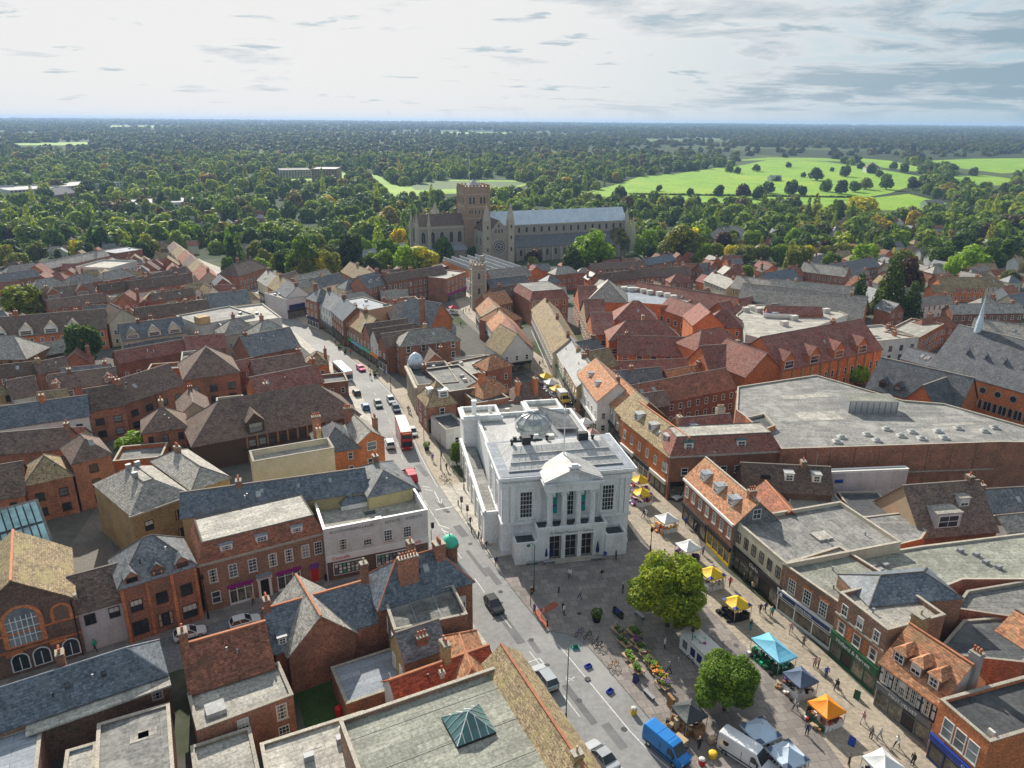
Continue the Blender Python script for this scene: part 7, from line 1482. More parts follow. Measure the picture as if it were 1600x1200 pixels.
def signal(label,px,py,ang=-1.3):
    p=P(px,py); root=empty('traffic_light',(p.x,p.y,.14),ang); tag(root,label,'traffic light','traffic lights')
    MB().tube([(0,0,0),(0,0,1.7),(.25,0,2.2),(.25,0,3.2)],.06,'black',6).build('post',root); MB().box(.05,-.2,2.3,.5,.2,3.4,'black').build('signal_head',root)
    for z in (2.5,2.85,3.2): MB().lathe(0,0,[(.11,0),(.11,.03)],{2.5:'green',2.85:'orange',3.2:'red'}[z],8).build('lens',root,loc=(.51,0,z-.0)).rotation_euler=(0,math.pi/2,0)
signal('traffic light nearest the town hall arcade wing',721,802); signal('second traffic light beside the town hall side wall',730,816); signal('traffic light at the estate agent corner',674,845,.4); signal('traffic light at the square corner by red paving',829,948)
def bollard(label,px,py,m='black',h=1.0):
    p=P(px,py); root=MB().lathe(0,0,[(.11,0),(.10,h*.8),(.13,h*.82),(.13,h*.9),(.06,h)],m,8).build('bollard',loc=(p.x,p.y,T(p.y)+.14)); tag(root,label,'bollard','bollards')
for l,x,y in (('white capped black bollard in the open square',873,927),('black bollard beside the red paving',855,980),('black bollard near the white bread stall',1038,867),('second black bollard near the bread stall',1055,869),('black bollard before the dark clothes stall',1095,893),('litter bin like black post by cycle stands',737,833),('black post at the arcade wing corner',716,790)): bollard(l,x,y)
def bin_(label,px,py,m,lid,s=.55,h=1.0):
    p=P(px,py); root=empty('grit_bin',(p.x,p.y,T(p.y)+.05),-.9); tag(root,label,'bin','bins'); MB().lathe(0,0,[(s*.62,0),(s*.7,h*.5),(s*.66,h*.85)],m,8).build('body',root); MB().lathe(0,0,[(s*.7,h*.86),(s*.45,h),(.05,h*1.04)],lid,8).build('lid',root)
bin_('yellow bin standing in the loading bay',990,1116,'yellow','offwhite'); bin_('orange-red bin beside the blue van',1096,1196,'red','offwhite'); bin_('red bin in the back garden',530,1118,'red','red',.7,1.3); bin_('black litter bin before the white office',511,907,'black','black'); bin_('yellow sack bin below the furniture stall',1113,1184,'yellow','yellow',.7,.8)
def tray(label,px,py,m):
    p=P(px,py); o=MB().box(-.45,-.3,0,.45,.3,.05,m).box(-.45,-.3,.05,-.4,.3,.3,m).box(.4,-.3,.05,.45,.3,.3,m).box(-.4,-.3,.05,.4,-.25,.3,m).box(-.4,.25,.05,.4,.3,.3,m).build('plastic_tray',loc=(p.x,p.y,.05),rz=rng.random()); tag(o,label,'tray','plastic trays on the road')
tray('blue plastic tray nearest the bay shadow edge',919,1043,'blue'); tray('blue plastic tray lying further down the bay',953,1082,'blue'); tray('green plastic tray in the shaded bay',899,1013,'teal')
def bicycle(label,px,py,ang,m='black'):
    p=P(px,py); root=empty('bicycle',(p.x,p.y,.16),ang); tag(root,label,'bicycle','bicycles at the stands')
    wm=cached('bwheel',lambda:MB().tube([(.33*math.cos(a),0,.33+.33*math.sin(a)) for a in [2*math.pi*i/16 for i in range(17)]],.04,'tyre',4).mesh('wheel'))
    for x in (-.52,.52): ob('wheel',wm,root,(x,0,0))
    f=MB()
    for a,b in (((-.52,.33),(-.15,.85)),((-.15,.85),(.4,.88)),((-.05,.3),(.4,.88)),((-.15,.85),(-.05,.3)),((-.52,.33),(-.05,.3)),((.4,.95),(.52,.33))): f.tube([(a[0],0,a[1]),(b[0],0,b[1])],.04,m,4)
    f.build('frame',root); MB().tube([(.36,-.26,1.02),(.42,0,.97),(.36,.26,1.02)],.02,'black',4).build('handlebar',root); MB().box(-.3,-.07,.9,-.05,.07,.96,'black').build('saddle',root)
for l,x,y,a,m in (('purple bicycle at the end of the stand row',905,993,.7,'purple'),('dark green bicycle second in the stand row',918,997,.8,'green'),('grey bicycle third in the stand row',930,1004,.9,'grey'),('black bicycle last in the stand row',936,1013,.3,'black'),('orange bicycle leaning near the flower benches',958,1044,.5,'orange'),('pale bicycle by the main street stands',692,748,.6,'grey'),('second bicycle by the main street stands',700,756,.5,'black')): bicycle(l,x,y,a,m)
def parasol(label,px,py,m='navy'):
    p=P(px,py); root=empty('closed_parasol',(p.x,p.y,.16)); tag(root,label,'parasol','closed parasols by the town hall'); MB().lathe(0,0,[(.03,0),(.03,2.6)],'grey',6).build('pole',root); MB().lathe(0,0,[(.24,.7),(.3,1.0),(.16,2.0),(.03,2.75)],m,9).build('canopy',root); MB().lathe(0,0,[(.3,0),(.3,.08)],'grey',10).build('base',root)
for l,x,y in (('closed navy parasol outermost by the town hall doors',853,876),('closed navy parasol nearest the doors',862,874),('closed navy parasol on the far side of the doors',933,869),('closed navy parasol beside the low right block',940,866)): parasol(l,x,y)
def bench(label,px,py,ang,L_=1.8):
    p=P(px,py); root=empty('bench',(p.x,p.y,.16),ang); tag(root,label,'bench','benches'); MB().box(-L_/2,-.25,.42,L_/2,.25,.48,'grey').build('seat',root)
    for x in (-L_/2+.15,L_/2-.15): ob('leg',cached('bleg',lambda:MB().box(-.05,-.22,0,.05,.22,.42,'midgrey').mesh('leg')),root,(x,0,0))
for l,x,y,a in (('grey planter bench before the low block of town hall',832,883,.2),('grey planter bench in front of closed parasols',858,882,.2),('small bench beside the seated café visitors',932,876,.2),('long bench rail beside the flower benches',1014,1090,-1.05),('picnic bench beside the big tree',999,965,-1.0)): bench(l,x,y,a)
def planter(label,px,py,s=1.0):
    p=P(px,py); root=empty('planter',(p.x,p.y,T(p.y)+.14)); tag(root,label,'planter','street planters'); MB().lathe(0,0,[(.35*s,0),(.45*s,.6*s)],'black',8).build('pot',root); o=ob('shrub',crown_lite(),root,(0,0,.5*s)); o.scale=(.6*s,.6*s,.55*s); o.color=(.09,.16,.025,1)
def crown_lite(): return cached('clite',lambda:crown_mesh('crown','round',260,.13,77))
def aboard(label,px,py,m,ang=-.7):
    p=P(px,py); root=empty('pavement_sign',(p.x,p.y,.16),ang); tag(root,label,'pavement sign','pavement signs')
    for s in (-1,1): MB().slab([(-.35,s*.28,0.02),(.35,s*.28,0.02),(.35,s*.03,1.1),(-.35,s*.03,1.1)],.04,m).build('panel',root)
for l,x,y,m in (('black pavement sign beside the orange stall',1241,1085,'black'),('red pavement sign by the corner shop',1033,765,'red'),('yellow pavement sign by the corner shop',1046,772,'yellow'),('green pavement sign before the green shop',1338,1092,'green'),('dark blue easel sign at the flower bench end',993,1067,'navy'),('white banner sign at the bread stall',1049,815,'white'),('striped clothes rail sign at stall by road',1330,1165,'blue')): aboard(l,x,y,m)
# furniture for sale
for l,x,y,s,m,a in (('orange wooden cupboard beside the blue van',1059,1140,(1.0,.5,1.5),'tan',.4),('tall reddish cabinet under the dark canopy',1069,1148,(.6,.5,1.8),'wood',.3),('pale table near the orange bin',1063,1163,(1.4,.8,.75),'wood_pale',-.9),('brown chest behind the furniture stall',1090,1155,(1.0,.6,.9),'wood',.2),('small tan cabinet at the stall edge',1111,1163,(.7,.5,.8),'tan',.5),('wooden panel leaning by the furniture stall',1047,1108,(.3,1.2,1.7),'wood',.4)):
    p=P(x,y); root=empty('furniture',(p.x,p.y,.16),a); tag(root,l,'furniture','furniture for sale'); MB().box(-s[0]/2,-s[1]/2,.08,s[0]/2,s[1]/2,s[2],m).build('carcass',root); MB().box(-s[0]/2-.04,-s[1]/2-.04,s[2]+.003,s[0]/2+.04,s[1]/2+.04,s[2]+.05,m).build('top',root)
    for q in (-1,1): MB().box(q*s[0]/4-s[0]/5,-s[1]/2-.03,.2,q*s[0]/4+s[0]/5,-s[1]/2-.003,s[2]-.1,m).build('door',root)
# ---------------- people ----------------
def person_mesh(pose,seed=0):
    """one continuous body grown over a skeleton; metres, facing -y"""
    st={'stand':(0.06,-.02),'walk':(.3,-.26),'walk2':(.2,-.3)}[pose]; sw=.02 if pose=='stand' else .18
    J=[(0,0,.95,.145,.10),(0,0,1.15,.15,.10),(0,-.01,1.38,.17,.105),(0,-.02,1.50,.065,.06),(0,-.04,1.62,.085,.10),(0,-.04,1.74,.06,.07)]; E=[(0,1),(1,2),(2,3),(3,4),(4,5)]
    for s,(fy,sy) in ((-1,(st[0],sw)),(1,(st[1],-sw))):
        n=len(J); J+=[(s*.10,0,.88,.095,.095),(s*.105,-fy*.55,.50,.068,.07),(s*.11,-fy+.04*(fy<0),.10,.05,.05),(s*.11,-fy-.14,.04,.045,.035)]; E+=[(0,n),(n,n+1),(n+1,n+2),(n+2,n+3)]
        n=len(J); J+=[(s*.21,0,1.40,.065,.065),(s*.26,sy*.4,1.13,.05,.05),(s*.25,sy-.08,.90,.04,.04),(s*.24,sy-.11,.80,.045,.025)]; E+=[(2,n),(n,n+1),(n+1,n+2),(n+2,n+3)]
    me=bpy.data.meshes.new('person'); me.from_pydata([j[:3] for j in J],E,[]); o=bpy.data.objects.new('person_skeleton',me); C.objects.link(o)
    sk=o.modifiers.new('s','SKIN'); sk.use_smooth_shade=True; o.modifiers.new('d','SUBSURF').levels=1
    sv=me.skin_vertices[0].data if me.skin_vertices else None
    if sv is None:
        return None
    for v,j in zip(sv,J): v.radius=j[3:5]
    sv[0].use_root=True
    bpy.context.view_layer.update(); dg=bpy.context.evaluated_depsgraph_get(); m2=bpy.data.meshes.new_from_object(o.evaluated_get(dg)); bpy.data.objects.remove(o)
    for m in ('black','dark','grey','skin','darkbrown'): m2.materials.append(MT[m])   # shoes, legs, top, skin, hair
    for f in m2.polygons:
        c=f.center; z=c.z; k=1
        if z<.09: k=0
        elif abs(c.x)>.175 and z<.86: k=3
        elif z>.92 and z<1.475: k=2
        elif abs(c.x)>.16 and z>.86: k=2
        if z>=1.475: k=3
        if z>1.66 or (z>1.53 and c.y>-.02): k=4
        f.material_index=k
    m2.name='person'; return m2
PM={k:person_mesh(k) for k in ('stand','walk','walk2')}
def person(label,px,py,top,legs='dark',hair='darkbrown',pose=None,face=None,h=1.0,z=.16):
    p=P(px,py); o=ob('person',PM[pose or rng.choice(['stand','walk','walk2'])],None,(p.x,p.y,T(p.y)+z),rng.random()*6.28 if face is None else face); o.scale=(h*1.12,h*1.12,h*1.03); tag(o,label,'person','people in the market')
    for i,m in ((1,legs),(2,top),(4,hair)): o.material_slots[i].link='OBJECT'; o.material_slots[i].material=MT[m]
for a in (('person in grey jacket striding across the open square',906,937,'grey','navy','offwhite','walk',-1.9),('person in black standing under the big tree edge',973,928,'black','dark','offwhite','stand'),('person in purple top waiting at the red paving',835,960,'purple','dark','offwhite','stand'),('person in lilac top beside the red paving',849,965,'pink','grey','darkbrown','walk'),('person in dark coat with a pushchair on square',879,958,'dark','grey','darkbrown','stand'),('person in white shirt near the pushchair',881,962,'white','dark','darkbrown','stand'),
 ('person in long white coat by the flower stands',1038,1015,'white','dark','offwhite','stand'),('person in grey top beside the lower flower stand',1045,1053,'midgrey','dark','offwhite','walk'),('person in dark red top near the black shop',1140,918,'red','dark','black','walk'),('person in black outside the black fronted shop',1162,912,'black','dark','black','stand'),('person in dark clothes passing the second yellow stall',1187,960,'dark','dark','darkbrown','walk'),('companion of the passer-by at second yellow stall',1195,958,'navy','dark','darkbrown','walk'),('person in green beside the dark clothes stall',1172,985,'green','teal','darkbrown','stand'),
 ('person in bright blue top near the white bread stall',1071,822,'blue','navy','black','walk'),('person in grey beside the shop under orange tiles',1086,833,'midgrey','dark','offwhite','stand'),('person in navy walking past the bread stall',1005,810,'navy','grey','black','walk'),('person in white next to the navy walker',1009,810,'white','dark','black','walk'),('person in red coat behind the yellow stalls',1017,755,'red','dark','black','stand'),
 ('person in lilac shirt before the green shop',1272,1044,'pink','dark','black','stand'),('person in tan coat beside lilac shirt',1278,1046,'tan','darkbrown','tan','stand'),('person in black leaving the orange stall',1306,1080,'black','black','black','walk'),('person in grey and black near the blackboard sign',1242,1112,'grey','black','black','walk',-1.4),('person in pale top with orange bag near the timbered shop',1347,1132,'pink','offwhite','darkbrown','walk'),('person with pushchair before the timbered shop',1360,1155,'midgrey','dark','darkbrown','stand'),('person in grey beside the pushchair near timbered shop',1373,1158,'grey','grey','offwhite','walk'),('person in white top striding by timbered shop',1400,1170,'white','dark','darkbrown','walk',-1.2),('person in black at the picture bottom near white stall',1425,1197,'black','dark','black','stand'),('person in dark clothes at the bottom by clothes rail',1325,1199,'dark','dark','black','stand'),
 ('person seated look-alike in blue by parasols',945,876,'blue','grey','offwhite','stand'),('person in black by the closed parasols',962,876,'black','dark','black','stand'),('person in dark jacket at the arcade pavement',748,845,'dark','dark','black','stand'),('person in white shirt at the crossing pavement',752,848,'white','dark','black','walk'),('person in black walking below the arcade wing',735,822,'black','dark','black','walk'),('person in brown near the street cycle stands',698,736,'darkbrown','dark','black','walk'),('person in white beside the brown walker',705,734,'white','dark','darkbrown','walk'),('person in dark coat by the mossy corner shop',638,645,'dark','dark','black','walk'),('companion in grey by the mossy corner shop',641,648,'grey','dark','black','walk'),
 ('person in black behind the town hall in lane',884,668,'black','dark','black','stand'),('person in pink in the market lane',906,648,'pink','red','darkbrown','walk'),('person in black at the white lane stall',900,664,'black','dark','black','stand'),('person in dark blue by the lane shop front',898,624,'navy','dark','black','walk'),('person in hi-vis jacket near the arched window hall',150,1018,'brightgreen','black','black','walk'),('person in tan coat outside the Georgian shop',396,945,'tan','dark','darkbrown','walk'),('person in dark clothes in the shaded courtyard',167,832,'dark','black','black','walk'),
 ('person in black at the upper lane',843,573,'black','dark','black','walk'),('person in grey at the upper lane',848,570,'grey','dark','black','walk'),('person in navy near the far clock tower square',720,510,'navy','dark','black','walk'),('person in dark crowd by the red canopy',728,488,'dark','dark','black','stand'),('second person in the crowd by red canopy',733,489,'grey','dark','black','stand'),('third person in the crowd by red canopy',724,490,'black','dark','black','stand'),('person in blue by the yellow shopfront on main street',601,588,'blue','navy','black','walk'),('person in black by street planter',577,578,'black','dark','black','walk'),('person in black near far crossing railings',579,592,'black','dark','black','walk'),
 ('shopper in black at the front of second yellow stall',1145,958,'black','black','black','stand'),('second shopper in black at second yellow stall',1152,962,'dark','black','darkbrown','stand'),('third shopper in black at second yellow stall',1160,966,'black','black','black','stand'),('shopper in grey at the aqua stall',1225,1045,'grey','dark','darkbrown','stand'),('shopper in dark clothes under the furniture canopy',1092,1172,'dark','dark','offwhite','stand')):
    person(*a)

tops=['navy','red','grey','black','white','tan','teal','pink','midgrey','blue','purple','darkbrown']
for i,(x,y,w) in enumerate(((1010,790,'beside the town hall corner'),(1030,835,'between two white stalls'),(1098,868,'by the yellow shopfront'),(1105,905,'beside the blue cornered stall'),(1128,920,'crossing to the black shop'),(1175,925,'under the black shop sign'),(1205,965,'outside the white bank front'),(1235,990,'outside the bank doorway'),(1255,1010,'near the bank window end'),(1290,1060,'by the green shop door'),(1225,1075,'beside the dark blue canopy'),(1300,1140,'below the orange stall'),(1260,1150,'on the tan paving in the open'),(1060,870,'behind the clothes rails'),(985,935,'in the tree shade'),(940,905,'before the town hall steps'),(890,905,'on the dark paving'),(865,660,'in the lane by the rear wall'),(918,640,'by the timber framed house'),(880,600,'by the yellow lane stalls'),(858,575,'near the top lane stall'),(690,715,'by the bus stop'),(676,722,'waiting near the planter'),(760,860,'on the pale pavement by arcade'),(775,885,'at the town hall road corner'),(548,555,'on the upper street pavement'),(524,538,'far up the street pavement'),(590,580,'near the yellow shopfront'))):
    person('person in %s top %s'%(tops[i%12],w),x,y,tops[i%12],['dark','navy','black','grey'][i%4],['darkbrown','black','offwhite','tan'][i%4])
# ---------------- trees ----------------
def leaf_material(name,stops,transl=.38):
    m=bpy.data.materials.new(name); m.use_nodes=True; t=m.node_tree; t.nodes.clear()
    oi=N(t,'ShaderNodeObjectInfo'); g=N(t,'ShaderNodeNewGeometry')
    col=RAMP(t,oi.outputs['Random'],stops)
    col=MIX(t,1.0,col,RAMP(t,g.outputs['Random Per Island'],[(0,.55),(1,1.5)]),'MULTIPLY')
    col=MIX(t,1.0,col,oi.outputs['Color'],'MULTIPLY')
    tcn=N(t,'ShaderNodeTexCoord'); nz=NOISE(t,tcn.outputs['Object'],2.6,3,.6); col=MIX(t,RAMP(t,nz,[(.42,0),(.66,.75)]),col,MIX(t,1.0,col,(1.75,1.35,.8),'MULTIPLY')); col=MIX(t,RAMP(t,NOISE(t,tcn.outputs['Object'],4.5,2,.6),[(.5,0),(.7,.6)]),col,MIX(t,1.0,col,(.5,.62,.7),'MULTIPLY'))
    b=N(t,'ShaderNodeBsdfPrincipled'); b.inputs['Roughness'].default_value=.6; b.inputs['Specular IOR Level'].default_value=.2; L(t,col,b.inputs['Base Color'])
    tr=N(t,'ShaderNodeBsdfTranslucent'); L(t,MIX(t,1.0,col,(1.5,1.5,.5),'MULTIPLY'),tr.inputs['Color'])
    ms=N(t,'ShaderNodeMixShader'); ms.inputs[0].default_value=transl; L(t,b.outputs[0],ms.inputs[1]); L(t,tr.outputs[0],ms.inputs[2])
    o=N(t,'ShaderNodeOutputMaterial'); L(t,ms.outputs[0],o.inputs[0]); MT[name]=m
leaf_material('leaf',[(0,(.9,.95,.9)),(1,(1.1,1.05,1.1))])
leaf_material('leaf_far',[(0,(.040,.07,.032)),(.3,(.058,.098,.034)),(.6,(.085,.13,.036)),(.85,(.12,.155,.04)),(.93,(.09,.065,.045)),(1,(.17,.16,.05))])
leaf_material('leaf_wood',[(0,(.065,.115,.045)),(.25,(.098,.165,.045)),(.5,(.14,.22,.045)),(.7,(.20,.29,.048)),(.84,(.26,.32,.055)),(.9,(.12,.085,.06)),(.95,(.12,.15,.09)),(1,(.36,.30,.05))])
mat('bark',(.10,.075,.055),(.06,.045,.035),2,fine=.4)
def crown_mesh(name,kind,n,size,seed,mname='leaf',rad=1.0,hgt=1.0):
    """leaf-sized faces spread over a lobed crown; unit radius, base at z=0"""
    rs=np.random.RandomState(seed)
    if kind=='broad':
        k=rs.randint(17,24); lob=[]
        for i in range(k):
            a=rs.rand()*6.283; r=.70*math.sqrt(rs.rand()); z=.3+1.15*rs.rand()
            r*=1-max(0,(z-1.0))*.9
            lob.append((r*math.cos(a),r*math.sin(a),z,.24+.22*rs.rand()))
        lob.append((0,0,.8,.55)); lob.append((0,0,1.2,.40))
    elif kind=='bushy':
        lob=[]
        for i in range(38):
            a=rs.rand()*6.283; z=.3+1.1*rs.rand(); r=(.72-.55*max(0,z-.85))*math.sqrt(rs.rand()*.75+.25); c=np.array((r*math.cos(a),r*math.sin(a),z)); lob.append((*c,.2+.1*rs.rand()))
            for j in range(5):
                d=rs.normal(size=3); d/=np.linalg.norm(d); q=c+d*.22; lob.append((*q,.09+.07*rs.rand()))
        lob.append((0,0,.8,.4)); lob.append((0,0,1.15,.3))
    elif kind=='round':
        lob=[(0,0,.85,.72)]+[(.6*math.cos(a)*(1-.3*b),.6*math.sin(a)*(1-.3*b),.5+.8*b,.36+.1*rs.rand()) for a,b in rs.rand(16,2)*np.array([6.283,1])]
    elif kind=='poplar':
        lob=[(.12*math.cos(i*2.4),.12*math.sin(i*2.4),.25+i*.27,.36-.02*abs(i-3)) for i in range(11)]
    elif kind=='conifer':
        lob=[]
        for i in range(15):
            z=.1+i*.17; rr=.95*(1-i/15.5)
            for a in np.arange(0,6.28,6.28/max(3,int(7*rr+2))): 
                a+=rs.rand(); lob.append((rr*.7*math.cos(a),rr*.7*math.sin(a),z-.08*rr,.16+.17*rr))
    lob=np.array(lob); area=lob[:,3]**2; pk=rs.choice(len(lob),n*3,p=area/area.sum())
    d=rs.normal(size=(n*3,3)); d/=np.linalg.norm(d,axis=1)[:,None]
    rr=lob[pk,3]*(.66+.46*rs.rand(n*3)**.8); pos=lob[pk,:3]+d*rr[:,None]
    dist=np.linalg.norm(pos[:,None,:]-lob[None,:,:3],axis=2)/lob[None,:,3]
    dist[np.arange(n*3),pk]=9
    keep=(dist.min(axis=1)>.72)&(pos[:,2]>.02)
    pos,d=pos[keep][:n],d[keep][:n]; n=len(pos)
    nor=d+rs.normal(size=(n,3))*.55; nor[:,2]+=.25; nor/=np.linalg.norm(nor,axis=1)[:,None]
    up=rs.normal(size=(n,3)); t1=np.cross(nor,up); t1/=np.linalg.norm(t1,axis=1)[:,None]; t2=np.cross(nor,t1)
    s=size*(.6+.8*rs.rand(n))[:,None]
    q=np.stack([pos-t1*s-t2*s*.55,pos+t1*s*.2-t2*s*.9,pos+t1*s+t2*s*.5,pos-t1*s*.25+t2*s*.9],axis=1).reshape(-1,3)
    me=bpy.data.meshes.new(name); me.from_pydata(q.tolist(),[],np.arange(n*4).reshape(n,4).tolist()); me.materials.append(MT[mname]); return me
def trunk_mesh(seed,h=1.0):
    r=random.Random(seed); m=MB(); m.tube([(0,0,-.3),(0.01,0,.0),(.02,.02,.5),(0,.03,1.0)],[.085,.07,.05,.02],'bark',7)
    for i in range(5):
        a=r.random()*6.28; z=.3+.1*i; m.tube([(0.01,0.01,z),(.25*math.cos(a),.25*math.sin(a),z+.22),(.48*math.cos(a),.48*math.sin(a),z+.5)],[.04,.025,.008],'bark',5)
    return m.mesh('trunk')
TREES={}
def tree_mesh(kind,lod,seed):
    key=(kind,lod,seed)
    if key not in TREES:
        n,s={'near':(26000,.026),'mid':(2600,.075),'low':(900,.12)}[lod]
        if kind=='conifer': s*=.75
        TREES[key]=(crown_mesh('crown','bushy' if lod=='near' else kind,n,s,seed),trunk_mesh(seed))
    return TREES[key]
GREENS={'n':(.14,.22,.032),'m':(.23,.30,.03),'g':(.085,.15,.026),'d':(.048,.088,.026),'l':(.15,.25,.028),'b':(.19,.33,.035),'o':(.16,.19,.035),'y':(.40,.38,.03),'k':(.055,.105,.042),'u':(.055,.034,.03),'a':(.22,.15,.03),'p':(.09,.115,.055),'s':(.10,.135,.07)}
def tree(label,px,py,width,height=None,col='g',kind='broad',lod='mid',name='tree',group=None,clear=.12,world=None,jit=True,cat='tree'):
    """px,py: picture point of the middle of the crown bottom on the ground; width: crown diameter m; height: m"""
    p=Vector(world) if world else P(px,py); height=height or width*1.15
    cm,tm=tree_mesh(kind,lod,rng.randrange(4) if lod!='near' else rng.randrange(1000))
    z=T(p.y); root=empty(name,(p.x,p.y,z),rng.random()*6.28); tag(root,label,cat,group)
    top={'broad':1.70 if lod=='near' else 1.75,'round':1.65,'poplar':3.2,'conifer':2.65}[kind]
    cz=height*clear; sc=(height-cz)/top
    c=ob('crown',cm,root,(0,0,cz)); c.scale=(width/2/({'broad':.98,'round':.95,'poplar':.48,'conifer':.9}[kind]),)*2+(sc,)
    k=GREENS[col]; j=rng.uniform(.82,1.18) if jit else 1; c.color=(k[0]*j*rng.uniform(.92,1.08),k[1]*j,k[2]*j,1)
    t=ob('trunk',tm,root); t.scale=(max(width*.42,2.2),)*2+(height*.72,)
    return root
def in_poly(p,poly):
    c=False; j=len(poly)-1
    for i in range(len(poly)):
        a,b=poly[i],poly[j]
        if (a.y>p.y)!=(b.y>p.y) and p.x<(b.x-a.x)*(p.y-a.y)/(b.y-a.y)+a.x: c=not c
        j=i
    return c
def clear_of_fields(p): return not any(in_poly(p*t,f) for f in FIELDS for t in (1.0,1.04,1.08))
def scatter(name,pts,kinds,label,cat):
    """uncountable wood: one object, its trees instanced on points (x,y,z,scale,kind)"""
    col=bpy.data.collections.new(name+'_kinds')
    for i,me in enumerate(kinds):
        o=bpy.data.objects.new('%s_kind_%02d'%(name,i),me); col.objects.link(o)
    me=bpy.data.meshes.new(name); me.from_pydata([(p[0],p[1],p[2]) for p in pts],[],[])
    a=me.attributes.new('sc','FLOAT_VECTOR','POINT'); a.data.foreach_set('vector',np.array([p[3] for p in pts],dtype=np.float32).ravel())
    a=me.attributes.new('kd','INT','POINT'); a.data.foreach_set('value',[p[4] for p in pts])
    a=me.attributes.new('rt','FLOAT','POINT'); a.data.foreach_set('value',[rng.random()*6.28 for p in pts])
    o=ob(name,me); tag(o,label,cat,kind='stuff')
    ng=bpy.data.node_groups.new(name,'GeometryNodeTree'); ng.interface.new_socket('Geometry',in_out='INPUT',socket_type='NodeSocketGeometry'); ng.interface.new_socket('Geometry',in_out='OUTPUT',socket_type='NodeSocketGeometry')
    gi=ng.nodes.new('NodeGroupInput'); go=ng.nodes.new('NodeGroupOutput'); ip=ng.nodes.new('GeometryNodeInstanceOnPoints'); ci=ng.nodes.new('GeometryNodeCollectionInfo')
    ci.inputs['Collection'].default_value=col; ci.inputs['Separate Children'].default_value=True; ci.inputs['Reset Children'].default_value=True
    def at(n,ty):
        x=ng.nodes.new('GeometryNodeInputNamedAttribute'); x.data_type=ty; x.inputs['Name'].default_value=n; return x.outputs['Attribute']
    cx=ng.nodes.new('ShaderNodeCombineXYZ'); ng.links.new(at('rt','FLOAT'),cx.inputs[2])
    ip.inputs['Pick Instance'].default_value=True
    ng.links.new(gi.outputs[0],ip.inputs['Points']); ng.links.new(ci.outputs[0],ip.inputs['Instance']); ng.links.new(at('kd','INT'),ip.inputs['Instance Index'])
    ng.links.new(cx.outputs[0],ip.inputs['Rotation']); ng.links.new(at('sc','FLOAT_VECTOR'),ip.inputs['Scale']); ng.links.new(ip.outputs[0],go.inputs[0])
    md=o.modifiers.new('scatter','NODES'); md.node_group=ng
    return o
def woods():
    mids=[crown_mesh('crown','broad',700,.13,40+i,'leaf_wood') for i in range(4)]+[crown_mesh('crown','round',700,.13,50,'leaf_wood'),crown_mesh('crown','conifer',700,.1,51,'leaf_wood')]
    pts=[]
    # belt between the town and the meadows
    while len(pts)<3900:
        y=490+ (1650-490)*rng.random()**.85; x=(rng.random()*2-1)*.86*y
        p=Vector((x,y))
        if not clear_of_fields(p): continue
        if y<640 and abs(x)<40 : continue
        if rng.random()<.12: continue
        if x<-.25*y and y<900 and (math.sin(x*.02)+math.sin(y*.03+1))>.5 and rng.random()<.8: continue
        r=rng.choice([3.5,5,6,7.5,9,10.5])*rng.uniform(.85,1.15); k=rng.choice([0,1,2,3,4,0,1,2,3,4,5]); h=min(r*rng.uniform(.95,1.3),10.5)
        if k==5: r*=.6; h*=.95
        pts.append((x,y,T(y)-.5,(r,r,h),k))
    scatter('woodland',pts,mids,'mixed green woodland spreading from the town edge past the meadows','woodland')
    lows=[crown_mesh('crown','broad',260,.2,60+i,'leaf_far') for i in range(3)]
    pts=[]
    while len(pts)<13000:
        y=1600*math.exp(rng.random()**.8*2.05); x=(rng.random()*2-1)*.84*y
        if not clear_of_fields(Vector((x,y))): continue
        nz=math.sin(x*.0021+y*.0013)+math.sin(x*.0009-y*.0024+2)+math.sin(x*.004+y*.0041)*.6
        if nz<-.9 and rng.random()<.75: continue
        f=1+(y-1600)/5200; r=rng.uniform(6,12)*f; h=rng.uniform(5.5,8.5)*min(f,1.6)
        pts.append((x,y,T(y)-1,(r,r,h),rng.randrange(3)))
    scatter('far_woodland',pts,lows,'dark blue-green woods running out to the horizon','woodland')
woods()
def hills():
    """low wooded ridge on the skyline"""
    mb=MB(); 
    y=12500; xs=list(range(-12000,12001,400)); pr=[T(y)+14+7*math.sin(x*.0007)+6*math.sin(x*.0019+1)+(10 if x<-1500 else 0)*max(0,1-abs(x+4200)/4200) for x in xs]
    for i in range(len(xs)-1):
        mb.face([(xs[i],y-1500,T(y-1500)-5),(xs[i+1],y-1500,T(y-1500)-5),(xs[i+1],y,pr[i+1]),(xs[i],y,pr[i])],'hill_wood'); mb.face([(xs[i],y,pr[i]),(xs[i+1],y,pr[i+1]),(xs[i+1],y+2400,20),(xs[i],y+2400,20)],'hill_wood')
    struct(mb.build('hills'))
mat('hill_wood',(.035,.055,.03),(.05,.07,.035),.004,fine=.5,objrand=0)
hills()
def haze(density=9e-5):
    m=bpy.data.materials.new('haze'); m.use_nodes=True; t=m.node_tree; t.nodes.clear()
    v=N(t,'ShaderNodeVolumePrincipled'); v.inputs['Color'].default_value=(.42,.63,.96,1); v.inputs['Density'].default_value=density; v.inputs['Anisotropy'].default_value=.2
    o=N(t,'ShaderNodeOutputMaterial'); L(t,v.outputs[0],o.inputs['Volume']); MT['haze']=m
    x=MB().box(-20000,-80,-27,20000,15100,96,'haze').build('haze'); x['kind']='stuff'; x['label']='thin blue haze lying over the far country'
    return x
haze()
